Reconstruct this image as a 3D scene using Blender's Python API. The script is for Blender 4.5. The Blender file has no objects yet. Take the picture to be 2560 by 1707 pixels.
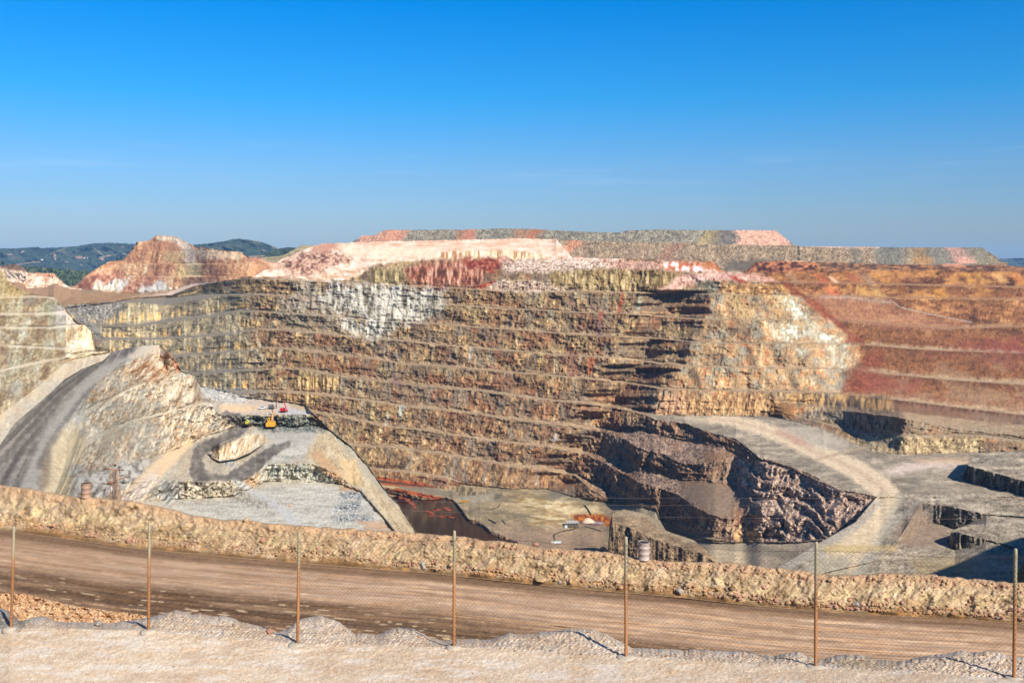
import bpy, math, random
import numpy as np
from mathutils import Vector, Matrix

# ------------------------------------------------------------------ camera, sky, sun, exposure
random.seed(7); RNG = np.random.default_rng(11)
sc = bpy.context.scene
COL = sc.collection
F, XC, YH = 2489.0, 1280.0, 650.0          # focal length and horizon in photo pixels (2560 x 1707)

cam_d = bpy.data.cameras.new("camera"); cam = bpy.data.objects.new("camera", cam_d); COL.objects.link(cam)
cam_d.lens = 35.0; cam_d.sensor_width = 36.0; cam_d.sensor_fit = 'HORIZONTAL'
cam_d.shift_y = -(853.5 - YH) / 2560.0
cam_d.clip_start = 0.1; cam_d.clip_end = 40000
cam.location = (0, 0, 0); cam.rotation_euler = (math.radians(90), 0, 0)
sc.camera = cam

SUN_EL, SUN_AZ = math.radians(37), math.radians(142)   # azimuth clockwise from straight ahead
to_sun = Vector((math.sin(SUN_AZ) * math.cos(SUN_EL), math.cos(SUN_AZ) * math.cos(SUN_EL), math.sin(SUN_EL)))
sun_d = bpy.data.lights.new("sun", 'SUN'); sun_d.energy = 5.0; sun_d.angle = math.radians(0.5); sun_d.color = (1.0, 0.95, 0.87)
sun = bpy.data.objects.new("sun", sun_d); COL.objects.link(sun)
sun.rotation_euler = to_sun.to_track_quat('Z', 'Y').to_euler(); sun.location = (60, -60, 80)

world = bpy.data.worlds.new("World"); sc.world = world; world.use_nodes = True
wn, wl = world.node_tree.nodes, world.node_tree.links
wn.clear()
w_out = wn.new('ShaderNodeOutputWorld'); w_bg = wn.new('ShaderNodeBackground'); w_sky = wn.new('ShaderNodeTexSky')
w_sky.sky_type = 'NISHITA'; w_sky.sun_disc = False; w_sky.sun_elevation = SUN_EL; w_sky.sun_rotation = SUN_AZ
w_sky.air_density = 1.0; w_sky.dust_density = 0.6; w_sky.ozone_density = 3.0; w_sky.altitude = 400
w_tc = wn.new('ShaderNodeTexCoord'); w_sep = wn.new('ShaderNodeSeparateXYZ'); w_ramp = wn.new('ShaderNodeValToRGB')
w_mul = wn.new('ShaderNodeMixRGB'); w_mul.blend_type = 'MULTIPLY'; w_mul.inputs[0].default_value = 1.0
wl.new(w_tc.outputs['Generated'], w_sep.inputs[0])
w_map = wn.new('ShaderNodeMapRange'); w_map.inputs[1].default_value = 0.0; w_map.inputs[2].default_value = 0.5
wl.new(w_sep.outputs[2], w_map.inputs[0]); wl.new(w_map.outputs[0], w_ramp.inputs[0])
SKY_TINT = [(0.0, (0.42, 0.50, 0.66)), (0.08, (0.44, 0.55, 0.74)), (0.18, (0.37, 0.61, 0.87)), (0.32, (0.11, 0.65, 1.03)), (0.50, (-0.10, 0.61, 1.14)), (1.0, (0.2, 0.7, 1.2))]
while len(w_ramp.color_ramp.elements) < len(SKY_TINT): w_ramp.color_ramp.elements.new(0.5)
for e, (p_, c_) in zip(w_ramp.color_ramp.elements, SKY_TINT):
    e.position = p_; e.color = (c_[0] / 2, c_[1] / 2, c_[2] / 2, 1)
w_wisp = wn.new('ShaderNodeTexNoise'); w_wmap = wn.new('ShaderNodeMapping'); w_wmap.inputs['Scale'].default_value = (3, 3, 40)
w_wisp.inputs['Scale'].default_value = 2.2; w_wisp.inputs['Detail'].default_value = 6
wl.new(w_tc.outputs['Generated'], w_wmap.inputs[0]); wl.new(w_wmap.outputs[0], w_wisp.inputs['Vector'])
wl.new(w_sky.outputs[0], w_mul.inputs[1]); wl.new(w_ramp.outputs[0], w_mul.inputs[2])
w_bm = wn.new('ShaderNodeMapRange'); w_bm.interpolation_type = 'SMOOTHSTEP'; w_bm.inputs[1].default_value = 0.52; w_bm.inputs[2].default_value = 0.75   # faint high cloud low in the sky
wl.new(w_wisp.outputs['Fac'], w_bm.inputs[0])
w_el = wn.new('ShaderNodeValToRGB'); wl.new(w_map.outputs[0], w_el.inputs[0])
for p_, v_ in ((0.10, .25), (0.19, 1.0)): w_el.color_ramp.elements.new(p_).color = (v_, v_, v_, 1)
w_el.color_ramp.elements[0].color = (0, 0, 0, 1); w_el.color_ramp.elements[-1].position = 0.235; w_el.color_ramp.elements[-1].color = (0, 0, 0, 1)
w_mm = wn.new('ShaderNodeMath'); w_mm.operation = 'MULTIPLY'; wl.new(w_bm.outputs[0], w_mm.inputs[0]); wl.new(w_el.outputs[0], w_mm.inputs[1])
w_ms = wn.new('ShaderNodeMath'); w_ms.operation = 'MULTIPLY'; w_ms.inputs[1].default_value = .12; wl.new(w_mm.outputs[0], w_ms.inputs[0])
w_cl = wn.new('ShaderNodeMixRGB'); w_cl.inputs[2].default_value = (2.6, 3.0, 3.7, 1); wl.new(w_ms.outputs[0], w_cl.inputs[0]); wl.new(w_mul.outputs[0], w_cl.inputs[1])
wl.new(w_cl.outputs[0], w_bg.inputs[0]); wl.new(w_bg.outputs[0], w_out.inputs[0])
w_bg.inputs[1].default_value = 0.14
sc.view_settings.view_transform = 'Standard'; sc.view_settings.look = 'None'
sc.view_settings.exposure = 0.95; sc.view_settings.gamma = 1.0; sc.view_settings.use_curve_mapping = False
sc.cycles.volume_step_rate = 4.0; sc.cycles.max_bounces = 5; sc.cycles.diffuse_bounces = 3; sc.cycles.volume_bounces = 0
KALB = 0.60                                   # sunlit sRGB look -> base colour

# ------------------------------------------------------------------ numeric helpers
def P(pts): return np.array(pts, dtype=float)
def ev(poly, X):
    if isinstance(poly, (int, float)): return np.full_like(X, float(poly), dtype=float)
    a = P(poly); return np.interp(X, a[:, 0], a[:, 1])
def sm(x, a, b):
    t = np.clip((x - a) / (b - a), 0, 1); return t * t * (3 - 2 * t)
def _h(ix, iy, seed):
    h = (ix.astype(np.int64) * 374761393 + iy.astype(np.int64) * 668265263 + seed * 974711) & 0xffffffff
    h = ((h ^ (h >> 13)) * 1274126177) & 0xffffffff
    h = ((h ^ (h >> 15)) * 2246822519) & 0xffffffff
    return ((h ^ (h >> 16)) & 0xffffff) / float(0xffffff)
def vn(x, y, seed=0):
    ix, iy = np.floor(x), np.floor(y); fx, fy = x - ix, y - iy
    fx = fx * fx * fx * (fx * (fx * 6 - 15) + 10); fy = fy * fy * fy * (fy * (fy * 6 - 15) + 10)
    a, b = _h(ix, iy, seed), _h(ix + 1, iy, seed); c, d = _h(ix, iy + 1, seed), _h(ix + 1, iy + 1, seed)
    return (a + (b - a) * fx) * (1 - fy) + (c + (d - c) * fx) * fy
def fbm(x, y, o=4, seed=0, gain=0.5):
    s, a, n = 0, 1.0, 0
    for i in range(o):
        s = s + a * vn(x + 17.3 * i, y - 9.1 * i, seed + i * 31); n += a; a *= gain; x, y = x * 2.03, y * 2.03
    return s / n
def ridge(x, y, o=3, seed=0):
    s, a, n = 0, 1.0, 0
    for i in range(o):
        s = s + a * (1 - np.abs(2 * vn(x + 5.7 * i, y + 3.3 * i, seed + i * 13) - 1)); n += a; a *= 0.5; x, y = x * 2.1, y * 2.1
    return s / n
def cell(x, y, seed, warp=.5):                                         # one value per irregular block: broken rock
    wx = x + warp * (vn(x * .7 + 3.1, y * .7, seed + 1) - .5) * 2; wy = y + warp * (vn(x * .7, y * .7 + 7.7, seed + 2) - .5) * 2
    iy = np.floor(wy); ix = np.floor(wx + _h(iy, iy * 0, seed + 3)); return _h(ix, iy, seed)
def st(v, c=0.5, k=2.0): return np.clip((v - c) * k + 0.5, 0, 1)      # contrast stretch
def ramp(t, stops):
    xs = [s[0] for s in stops]; out = np.empty(t.shape + (3,))
    for i in range(3): out[..., i] = np.interp(t, xs, [s[1][i] for s in stops])
    return out
def mix(c, d, w):
    d = np.array(d, dtype=float); return c + (d - c) * np.clip(w, 0, 1)[..., None]
def sdpoly(X, Y, pts):                                                # signed distance, negative inside
    p = P(pts); n = len(p); d = np.full(X.shape, 1e18); s = np.ones(X.shape)
    for i in range(n):
        a, b = p[i], p[i - 1]; e = b - a; wx, wy = X - a[0], Y - a[1]
        t = np.clip((wx * e[0] + wy * e[1]) / max(e @ e, 1e-9), 0, 1)
        d = np.minimum(d, (wx - e[0] * t) ** 2 + (wy - e[1] * t) ** 2)
        c1, c2, c3 = Y >= a[1], Y < b[1], e[0] * wy > e[1] * wx
        s = np.where((c1 & c2 & c3) | (~c1 & ~c2 & ~c3), -s, s)
    return s * np.sqrt(d)
def zone(c, X, Y, pts, col, feather=6, strength=1.0, warp=8, wl_=14, seed=5, wy=None):
    p = P(pts); m = feather + warp + 4
    k = (X > p[:, 0].min() - m) & (X < p[:, 0].max() + m) & (Y > p[:, 1].min() - m) & (Y < p[:, 1].max() + m)
    if not k.any(): return c
    x, y = X[k], Y[k]
    d = sdpoly(x, y, pts) + (fbm(x / wl_, y / (wy or wl_), 3, seed) - 0.5) * 2 * warp
    w = np.clip(0.5 - d / (2 * feather), 0, 1) * strength
    sub = c[k]; cc = col(x, y) if callable(col) else col
    c[k] = mix(sub, cc, w); return c
def band(c, X, Y, pts, width, col, feather=2, strength=1.0, warp=2, seed=9):   # stroke along a polyline
    p = P(pts); w_ = np.atleast_1d(np.array(width, dtype=float)); w_ = np.interp(np.linspace(0, 1, len(p)), np.linspace(0, 1, len(w_)), w_)
    m = w_.max() + feather + warp + 3
    k = (X > p[:, 0].min() - m) & (X < p[:, 0].max() + m) & (Y > p[:, 1].min() - m) & (Y < p[:, 1].max() + m)
    if not k.any(): return c
    x, y = X[k], Y[k]; best = np.full(x.shape, 1e9)
    for i in range(len(p) - 1):
        a, b = p[i], p[i + 1]; e = b - a; wx, wy = x - a[0], y - a[1]
        t = np.clip((wx * e[0] + wy * e[1]) / max(e @ e, 1e-9), 0, 1)
        best = np.minimum(best, np.hypot(wx - e[0] * t, wy - e[1] * t) - (w_[i] + (w_[i + 1] - w_[i]) * t))
    best = best + (fbm(x / 9, y / 9, 3, seed) - 0.5) * 2 * warp
    c[k] = mix(c[k], col, np.clip(0.5 - best / (2 * feather), 0, 1) * strength); return c
def lin(c):
    c = np.asarray(c, dtype=float) / 255.0
    return np.where(c <= 0.04045, c / 12.92, ((c + 0.055) / 1.055) ** 2.4)
def alb(c): return tuple(lin(c) * KALB)
def at(X, Y, D): return Vector(((X - XC) / F * D, D, -(Y - YH) / F * D))

# ------------------------------------------------------------------ materials
def new_mat(name):
    m = bpy.data.materials.new(name); m.use_nodes = True
    n, l = m.node_tree.nodes, m.node_tree.links; b = n['Principled BSDF']
    return m, n, l, b
def earth_mat(name, scale, bump=0.4, dist=1.0, contrast=0.35, speck=0.0, rough=0.95):
    """painted geology attribute, broken up by fine noise in object space, plus bump"""
    m, n, l, b = new_mat(name)
    b.inputs['Roughness'].default_value = rough; b.inputs['Specular IOR Level'].default_value = 0.08
    at_ = n.new('ShaderNodeAttribute'); at_.attribute_name = 'Col'
    tc = n.new('ShaderNodeTexCoord')
    n1 = n.new('ShaderNodeTexNoise'); n1.inputs['Scale'].default_value = scale; n1.inputs['Detail'].default_value = 8; n1.inputs['Roughness'].default_value = 0.68
    n2 = n.new('ShaderNodeTexNoise'); n2.inputs['Scale'].default_value = scale * 4.3; n2.inputs['Detail'].default_value = 5; n2.inputs['Roughness'].default_value = 0.7
    l.new(tc.outputs['Object'], n1.inputs['Vector']); l.new(tc.outputs['Object'], n2.inputs['Vector'])
    mr = n.new('ShaderNodeMapRange'); mr.inputs[1].default_value = 0.3; mr.inputs[2].default_value = 0.7
    mr.inputs[3].default_value = 1 - contrast; mr.inputs[4].default_value = 1 + contrast * 0.8
    l.new(n1.outputs['Fac'], mr.inputs[0])
    mx = n.new('ShaderNodeMixRGB'); mx.blend_type = 'MULTIPLY'; mx.inputs[0].default_value = 1
    l.new(at_.outputs['Color'], mx.inputs[1]); l.new(mr.outputs[0], mx.inputs[2])
    last = mx.outputs[0]
    if speck:
        v = n.new('ShaderNodeTexVoronoi'); v.inputs['Scale'].default_value = scale * 3; l.new(tc.outputs['Object'], v.inputs['Vector'])
        sp = n.new('ShaderNodeSeparateXYZ'); l.new(v.outputs['Color'], sp.inputs[0])
        m2 = n.new('ShaderNodeMapRange'); m2.inputs[1].default_value = 0; m2.inputs[2].default_value = 1; m2.inputs[3].default_value = 1 - speck; m2.inputs[4].default_value = 1 + speck
        l.new(sp.outputs[0], m2.inputs[0])
        mx2 = n.new('ShaderNodeMixRGB'); mx2.blend_type = 'MULTIPLY'; mx2.inputs[0].default_value = 1
        l.new(last, mx2.inputs[1]); l.new(m2.outputs[0], mx2.inputs[2]); last = mx2.outputs[0]
    l.new(last, b.inputs['Base Color'])
    ad = n.new('ShaderNodeMath'); ad.operation = 'ADD'; l.new(n1.outputs['Fac'], ad.inputs[0])
    ml = n.new('ShaderNodeMath'); ml.operation = 'MULTIPLY'; ml.inputs[1].default_value = 0.35; l.new(n2.outputs['Fac'], ml.inputs[0]); l.new(ml.outputs[0], ad.inputs[1])
    bp = n.new('ShaderNodeBump'); bp.inputs['Strength'].default_value = bump; bp.inputs['Distance'].default_value = dist
    l.new(ad.outputs[0], bp.inputs['Height']); l.new(bp.outputs[0], b.inputs['Normal'])
    return m
def plain(name, c, rough=0.6, var=0.2, scale=3.0, metal=0.0, bump=0.0, c2=None, spec=0.3, lo=0.35, hi=0.65):
    m, n, l, b = new_mat(name)
    b.inputs['Roughness'].default_value = rough; b.inputs['Metallic'].default_value = metal; b.inputs['Specular IOR Level'].default_value = spec
    tc = n.new('ShaderNodeTexCoord'); t = n.new('ShaderNodeTexNoise'); t.inputs['Scale'].default_value = scale; t.inputs['Detail'].default_value = 6
    l.new(tc.outputs['Object'], t.inputs['Vector'])
    a = np.array(alb(c)); r = n.new('ShaderNodeValToRGB'); r.color_ramp.elements[0].position = lo; r.color_ramp.elements[1].position = hi
    d = np.array(alb(c2)) if c2 is not None else a * (1 - var)
    r.color_ramp.elements[0].color = (*d, 1); r.color_ramp.elements[1].color = (*a, 1)
    l.new(t.outputs['Fac'], r.inputs[0]); l.new(r.outputs[0], b.inputs['Base Color'])
    if bump:
        bp = n.new('ShaderNodeBump'); bp.inputs['Strength'].default_value = bump; l.new(t.outputs['Fac'], bp.inputs['Height']); l.new(bp.outputs[0], b.inputs['Normal'])
    return m

M_FAR = earth_mat('rock_far', 0.16, 0.5, 2.0, 0.30, 0.10)
M_WALL = earth_mat('rock_wall', 0.30, 0.5, 1.2, 0.26, 0.14)
M_LEFT = earth_mat('pale_rock', 0.45, 0.45, 0.8, 0.20, 0.10)
M_BERM = earth_mat('berm_earth', 3.5, 0.4, 0.07, 0.18, 0.07)
M_ROAD = earth_mat('packed_dirt', 2.2, 0.25, 0.05, 0.14, 0.03)
M_GROUND = earth_mat('gravel_ground', 14.0, 0.35, 0.015, 0.14, 0.14)
M_HILL = earth_mat('wooded_hill', 0.02, 0.7, 10.0, 0.28, 0.15)

# ------------------------------------------------------------------ object helpers
def link(o, parent=None):
    COL.objects.link(o)
    if parent is not None: o.parent = parent
    return o
def tag(o, label=None, cat=None, group=None, kind=None):
    if label: o['label'] = label
    if cat: o['category'] = cat
    if group: o['group'] = group
    if kind: o['kind'] = kind
    return o
def empty(name, loc, rz=0):
    o = bpy.data.objects.new(name, None); o.location = loc; o.rotation_euler = (0, 0, rz); o.empty_display_size = 0.3
    return link(o)
def grid_mesh(name, V, nr, nc, colors, mat, kind=None):
    idx = np.arange(nr * nc).reshape(nr, nc)
    q = np.stack([idx[:-1, :-1], idx[:-1, 1:], idx[1:, 1:], idx[1:, :-1]], -1).reshape(-1, 4)
    me = bpy.data.meshes.new(name)
    me.vertices.add(len(V)); me.vertices.foreach_set('co', V.astype(np.float32).ravel())
    me.loops.add(q.size); me.loops.foreach_set('vertex_index', q.astype(np.int32).ravel())
    me.polygons.add(len(q)); me.polygons.foreach_set('loop_start', np.arange(0, q.size, 4, dtype=np.int32))
    me.polygons.foreach_set('loop_total', np.full(len(q), 4, dtype=np.int32))
    me.polygons.foreach_set('use_smooth', np.ones(len(q), dtype=bool))
    me.update(calc_edges=True)
    a = me.color_attributes.new('Col', 'FLOAT_COLOR', 'POINT')
    c4 = np.ones((len(V), 4), dtype=np.float32); c4[:, :3] = lin(np.clip(colors, 0, 255)) * KALB
    a.data.foreach_set('color', c4.ravel())
    me.materials.append(mat)
    o = bpy.data.objects.new(name, me); link(o)
    if kind: o['kind'] = kind
    return o
def sheet(name, x0, x1, xstep, knots, mat, paint, disp=None, ystep=2.0, anchor=0, skirt=((1.02, -2.0), (1.10, -30.0)), maxrows=260, smooth=0):
    """knots bottom first: dict(y=, one of z= / D= / g= (grade of the segment below), t='w'|'f'|'s', j=edge jitter px, jl=)"""
    X = np.arange(x0, x1 + xstep, xstep, dtype=float); n = len(X); K = len(knots)
    Y = np.empty((K, n)); D = np.full((K, n), np.nan); G = np.zeros((K, n))
    for k, kn in enumerate(knots):
        Y[k] = ev(kn['y'], X)
        if k: Y[k] = np.minimum(Y[k], Y[k - 1] - 0.02)
    p = (Y - YH) / F
    for k, kn in enumerate(knots):
        if 'D' in kn: D[k] = ev(kn['D'], X)
        elif 'z' in kn: D[k] = -ev(kn['z'], X) / p[k]
        if 'g' in kn: G[k] = ev(kn['g'], X)
    a = anchor
    for k in range(a + 1, K):
        if 'D' not in knots[k] and 'z' not in knots[k]: D[k] = D[k - 1] * (p[k - 1] + G[k]) / np.maximum(p[k] + G[k], 1e-3)
        D[k] = np.maximum(D[k], D[k - 1] * 1.00002)
        if 'Dmin' in knots[k]: D[k] = np.maximum(D[k], ev(knots[k]['Dmin'], X))
    for k in range(a - 1, -1, -1):
        if np.isnan(D[k]).any(): D[k] = D[k + 1] * (p[k + 1] + G[k + 1]) / np.maximum(p[k] + G[k + 1], 1e-3)
    if smooth:
        w_ = np.exp(-np.arange(-3 * smooth, 3 * smooth + 1) ** 2 / (2.0 * smooth ** 2)); w_ /= w_.sum()
        for k in range(K): D[k] = np.convolve(np.pad(D[k], 3 * smooth, mode='edge'), w_, 'valid')
        for k in range(1, K): D[k] = np.maximum(D[k], D[k - 1] * 1.00002)
    J = np.zeros((K, n))                          # ragged edges, applied after the depths are fixed
    for k, kn in enumerate(knots):
        if kn.get('j'): J[k] = (fbm(X / kn.get('jl', 11), np.full(n, k * 3.7), 4, 40 + k, 0.6) - 0.5) * 2.2 * ev(kn['j'], X)
    rows = [(Y[0] + J[0], D[0], 0.0, 0, 0.0)]
    for k in range(1, K):
        h = (Y[k - 1] - Y[k]).max(); m = int(np.clip(math.ceil(h / ystep), 1, maxrows)); L = 14.0 if knots[k].get('t') == 'w' else 4.5
        z1, z2 = -p[k - 1] * D[k - 1], -p[k] * D[k]
        dD = np.maximum(D[k] - D[k - 1], 1e-3); g = (z2 - z1) / dD
        for i in range(1, m + 1):
            t = i / m; y = Y[k - 1] + (Y[k] - Y[k - 1]) * t; pp = (y - YH) / F
            den = pp + g; d = np.where(np.abs(den) > 1e-4, D[k - 1] * (p[k - 1] + g) / np.where(np.abs(den) > 1e-4, den, 1), D[k - 1] + dD * t)
            d = np.clip(d, np.minimum(D[k - 1], D[k]), np.maximum(D[k - 1], D[k]))
            w0, w1 = np.exp(-(Y[k - 1] - y) / L), np.exp(-(y - Y[k]) / L); ws = np.maximum(w0 + w1, 1)
            rows.append((y + (J[k - 1] * w0 + J[k] * w1) / ws, d, k - 1 + t, k, t))
    YY = np.array([r[0] for r in rows]); DD = np.array([r[1] for r in rows])
    KK = np.array([[r[2]] * n for r in rows]); KI = np.array([[r[3]] * n for r in rows]); TT = np.array([[r[4]] * n for r in rows])
    XX = np.broadcast_to(X, YY.shape).copy()
    types = [kn.get('t', 'f') for kn in knots]
    W = np.array([[1.0 if types[r[3]] == 'w' else (0.5 if types[r[3]] == 's' else 0.0)] * n for r in rows])
    if disp is not None: DD = DD + disp(XX, YY, KK, TT, W, DD)
    C = paint(XX, YY, KK, TT, W, KI)
    V = np.stack([(XX - XC) / F * DD, DD, -(YY - YH) / F * DD], -1)
    extra = []
    for (fd, dz) in skirt:
        e = V[-1].copy(); e[:, 0] *= fd; e[:, 1] *= fd; e[:, 2] += dz; extra.append(e)
    if extra:
        V = np.concatenate([V, np.array(extra)], 0); C = np.concatenate([C, np.repeat(C[-1:], len(extra), 0)], 0)
    o = grid_mesh(name, V.reshape(-1, 3), V.shape[0], n, C.reshape(-1, 3), mat, 'structure')
    return o, dict(X=X, Y=Y, D=D, z=-p * D)
class MB:
    def __init__(s): s.v, s.f = [], []
    def add(s, vs, fs):
        b = len(s.v); s.v += [tuple(v) for v in vs]; s.f += [tuple(i + b for i in f) for f in fs]; return s
    def box(s, x0, x1, y0, y1, z0, z1, M=None):
        vs = [Vector(v) for v in ((x0, y0, z0), (x1, y0, z0), (x1, y1, z0), (x0, y1, z0), (x0, y0, z1), (x1, y0, z1), (x1, y1, z1), (x0, y1, z1))]
        if M is not None: vs = [M @ v for v in vs]
        return s.add(vs, [(0, 3, 2, 1), (4, 5, 6, 7), (0, 1, 5, 4), (1, 2, 6, 5), (2, 3, 7, 6), (3, 0, 4, 7)])
    def prism(s, pts, y0, y1, M=None):          # outline in (x, z), extruded along y
        n = len(pts); vs = [Vector((x, y0, z)) for x, z in pts] + [Vector((x, y1, z)) for x, z in pts]
        if M is not None: vs = [M @ v for v in vs]
        return s.add(vs, [tuple(range(n)), tuple(range(2 * n - 1, n - 1, -1))] + [(i, i + n, (i + 1) % n + n, (i + 1) % n) for i in range(n)])
    def tube(s, pts, r, sides=8, caps=True):
        pts = [Vector(p) for p in pts]; rs = r if isinstance(r, (list, tuple)) else [r] * len(pts); vs = []
        for i, p in enumerate(pts):
            d = (pts[min(i + 1, len(pts) - 1)] - pts[max(i - 1, 0)]).normalized()
            u = d.cross(Vector((0, 0, 1)) if abs(d.z) < 0.9 else Vector((1, 0, 0))).normalized(); w = d.cross(u)
            for k in range(sides):
                a = 2 * math.pi * k / sides; vs.append(p + (u * math.cos(a) + w * math.sin(a)) * rs[i])
        fs = []
        for i in range(len(pts) - 1):
            for k in range(sides):
                a, b = i * sides + k, i * sides + (k + 1) % sides; fs.append((a, b, b + sides, a + sides))
        if caps: fs += [tuple(range(sides - 1, -1, -1)), tuple(range((len(pts) - 1) * sides, len(pts) * sides))]
        return s.add(vs, fs)
    def lathe(s, prof, sides=16, c=(0, 0, 0)):   # prof: (r, z)
        vs = [(c[0] + r * math.cos(2 * math.pi * k / sides), c[1] + r * math.sin(2 * math.pi * k / sides), c[2] + z) for r, z in prof for k in range(sides)]
        fs = [(i * sides + k, i * sides + (k + 1) % sides, (i + 1) * sides + (k + 1) % sides, (i + 1) * sides + k) for i in range(len(prof) - 1) for k in range(sides)]
        fs += [tuple(range(sides - 1, -1, -1)), tuple(range((len(prof) - 1) * sides, len(prof) * sides))]
        return s.add(vs, fs)
    def build(s, name, mat, parent=None, smooth=False, loc=None):
        me = bpy.data.meshes.new(name); me.from_pydata(s.v, [], s.f); me.update(); me.materials.append(mat)
        if smooth: me.polygons.foreach_set('use_smooth', np.ones(len(me.polygons), dtype=bool))
        o = bpy.data.objects.new(name, me)
        if loc is not None: o.location = loc
        return link(o, parent)
# ------------------------------------------------------------------ far pit: benches, right wall, floors
def K(t, y, g=None, **kw):
    d = dict(t=t, y=y, **kw)
    if g is not None: d['g'] = g
    return d
def plus(poly, th):
    xs = sorted(set([a[0] for a in poly] + ([] if isinstance(th, (int, float)) else [a[0] for a in th])))
    X = P(xs); return list(zip(xs, ev(poly, X) + (th if isinstance(th, (int, float)) else ev(th, X))))
N2 = [(140,760),(279,756.5),(340,744),(430,738),(498,711),(572,701),(625,694),(672,672),(700,650),(740,632),(775,618),(804,609),(820,608),(850,607),(985,603),(1153,600),(1289,596),(1391,598),(1410,620),(1430,644),(1550,646),(1784,653),(1800,672),(1805,677),(1868,677),(1885,655),(1956,652),(2050,655),(2250,662),(2486,662),(2560,668),(2720,670)]
N1 = [(140,770.5),(279,757.5),(340,744.5),(430,739),(498,711.5),(572,701.5),(625,694.5),(690,676),(760,662),(850,655),(1000,650),(1100,646),(1249,646),(1313,651),(1525,648),(1656,653),(1784,656),(1805,678),(1870,680),(2050,676),(2300,674),(2550,680),(2720,682)]
B0 = [(140,771),(340,745),(430,739.5),(498,712),(572,702),(625,695),(700,690),(800,680),(900,672),(924,666),(1011,667),(1238,673),(1376,677),(1504,669),(1656,671),(1720,679),(1805,697),(1900,702),(2050,704),(2326,711),(2550,716),(2720,718)]
B1 = [(140,772),(279,758),(319,748),(340,745.5),(430,741),(498,713),(572,703),(625,696),(700,697),(778,701),(863,704),(926,708),(990,712),(1096,716),(1185,720),(1313,726),(1461,727),(1600,729),(1680,730),(1760,733),(1860,737),(2016,736),(2220,742),(2550,746),(2720,748)]
B2 = [(140,774),(279,758.5),(319,749),(340,746),(430,744),(508,735),(600,734),(650,734),(720,738),(841,745),(926,750),(1011,755),(1118,759),(1185,763),(1270,770),(1355,772),(1432,778),(1546,780),(1635,786),(1699,792),(1763,796),(1826,797),(1911,798),(2050,796),(2156,803),(2300,814),(2369,819),(2550,814),(2720,812)]
B3 = [(140,795),(200,805),(253,812),(338,812),(425,796),(519,786),(560,779),(593,774),(650,776),(735,782),(831,787),(926,799),(990,802),(1107,809),(1206,816),(1291,821),(1364,827),(1483,836),(1600,841),(1656,844),(1720,850),(1805,855),(1975,856),(2050,857),(2178,859),(2284,869),(2369,873),(2550,880),(2720,884)]
B4 = [(140,840),(238,844),(385,844),(466,840),(561,833),(589,831),(604,824),(650,819),(703,821),(799,829),(926,842),(1011,848),(1075,855),(1150,862),(1206,867),(1291,874),(1398,884),(1504,889),(1600,897),(1656,906),(1678,904),(1709,911),(1805,914),(1911,916),(2050,917),(2135,921),(2220,931),(2348,942),(2550,957),(2720,968)]
B5 = [(140,890),(430,887),(498,882),(572,876),(632,872),(650,866),(724,868),(778,876),(863,884),(948,895),(1011,906),(1150,915),(1291,928),(1419,938),(1515,947),(1600,957),(1646,966),(1693,970),(1823,973),(1972,975),(2098,980),(2248,995),(2395,1013),(2560,1032),(2720,1048)]
B5b = [(140,915),(650,893),(1000,930),(1291,955),(1500,978),(1646,1000),(1850,1005),(1950,1007),(2047,1009),(2150,1020),(2248,1030),(2400,1048),(2560,1065),(2720,1080)]
B6r = [(140,925),(650,905),(1000,942),(1291,970),(1500,993),(1646,1020),(1850,1022),(1950,1030),(2047,1050),(2139,1074),(2230,1086),(2330,1085),(2450,1084),(2560,1100),(2720,1110)]
B6 = [(140,935),(453,931),(583,922),(700,917),(760,918),(831,933),(916,944),(1011,955),(1104,964),(1200,972),(1256,978),(1363,995),(1469,1002),(1575,1019),(1618,1029),(1648,1037),(1786,1039),(1916,1040),(1978,1050),(2060,1074),(2124,1104),(2190,1130),(2262,1136),(2421,1131),(2560,1128),(2720,1126)]
B6c = [(140,943),(453,939),(583,930),(700,924),(760,925),(831,940),(916,951),(1011,962),(1200,979),(1363,1002),(1469,1009),(1575,1027),(1618,1038),(1637,1048),(1712,1058),(1786,1085),(1840,1098),(1868,1118),(1900,1145),(1933,1154),(1980,1168),(2028,1187),(2095,1223),(2182,1238),(2200,1242),(2720,1242)]
B7 = [(140,985),(551,974),(700,973),(785,979),(859,988),(998,1008),(1104,1019),(1200,1030),(1278,1042),(1405,1055),(1511,1070),(1565,1080),(1600,1076),(1656,1088),(1730,1104),(1786,1112),(1838,1133),(1868,1136),(1900,1150),(1980,1173),(2095,1227),(2182,1240),(2200,1243),(2720,1243)]
B7c = [(140,993),(700,981),(785,987),(859,996),(998,1016),(1104,1027),(1200,1038),(1278,1050),(1405,1063),(1511,1080),(1565,1099),(1600,1122),(1648,1133),(1712,1160),(1760,1158),(1808,1148),(1838,1139),(1868,1140),(1900,1153),(1980,1176),(2095,1229),(2182,1242),(2200,1244),(2720,1244)]
B8 = [(140,1040),(700,1015),(789,1026),(870,1040),(976,1063),(1062,1070),(1147,1083),(1235,1097),(1363,1109),(1469,1127),(1533,1152),(1592,1175),(1656,1187),(1700,1199),(1741,1200),(1779,1204),(1850,1216),(1900,1224),(1950,1236),(2000,1246),(2095,1262),(2182,1256),(2200,1245),(2720,1245)]
B8c = [(140,1047),(700,1021),(789,1032),(870,1047),(976,1070),(1062,1077),(1147,1090),(1235,1104),(1363,1117),(1469,1138),(1533,1170),(1600,1205),(1650,1222),(1690,1235),(1704,1244),(1740,1268),(1776,1288),(1826,1300),(1870,1288),(1905,1286),(1990,1300),(2095,1290),(2182,1278),(2200,1247),(2720,1247)]
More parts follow.
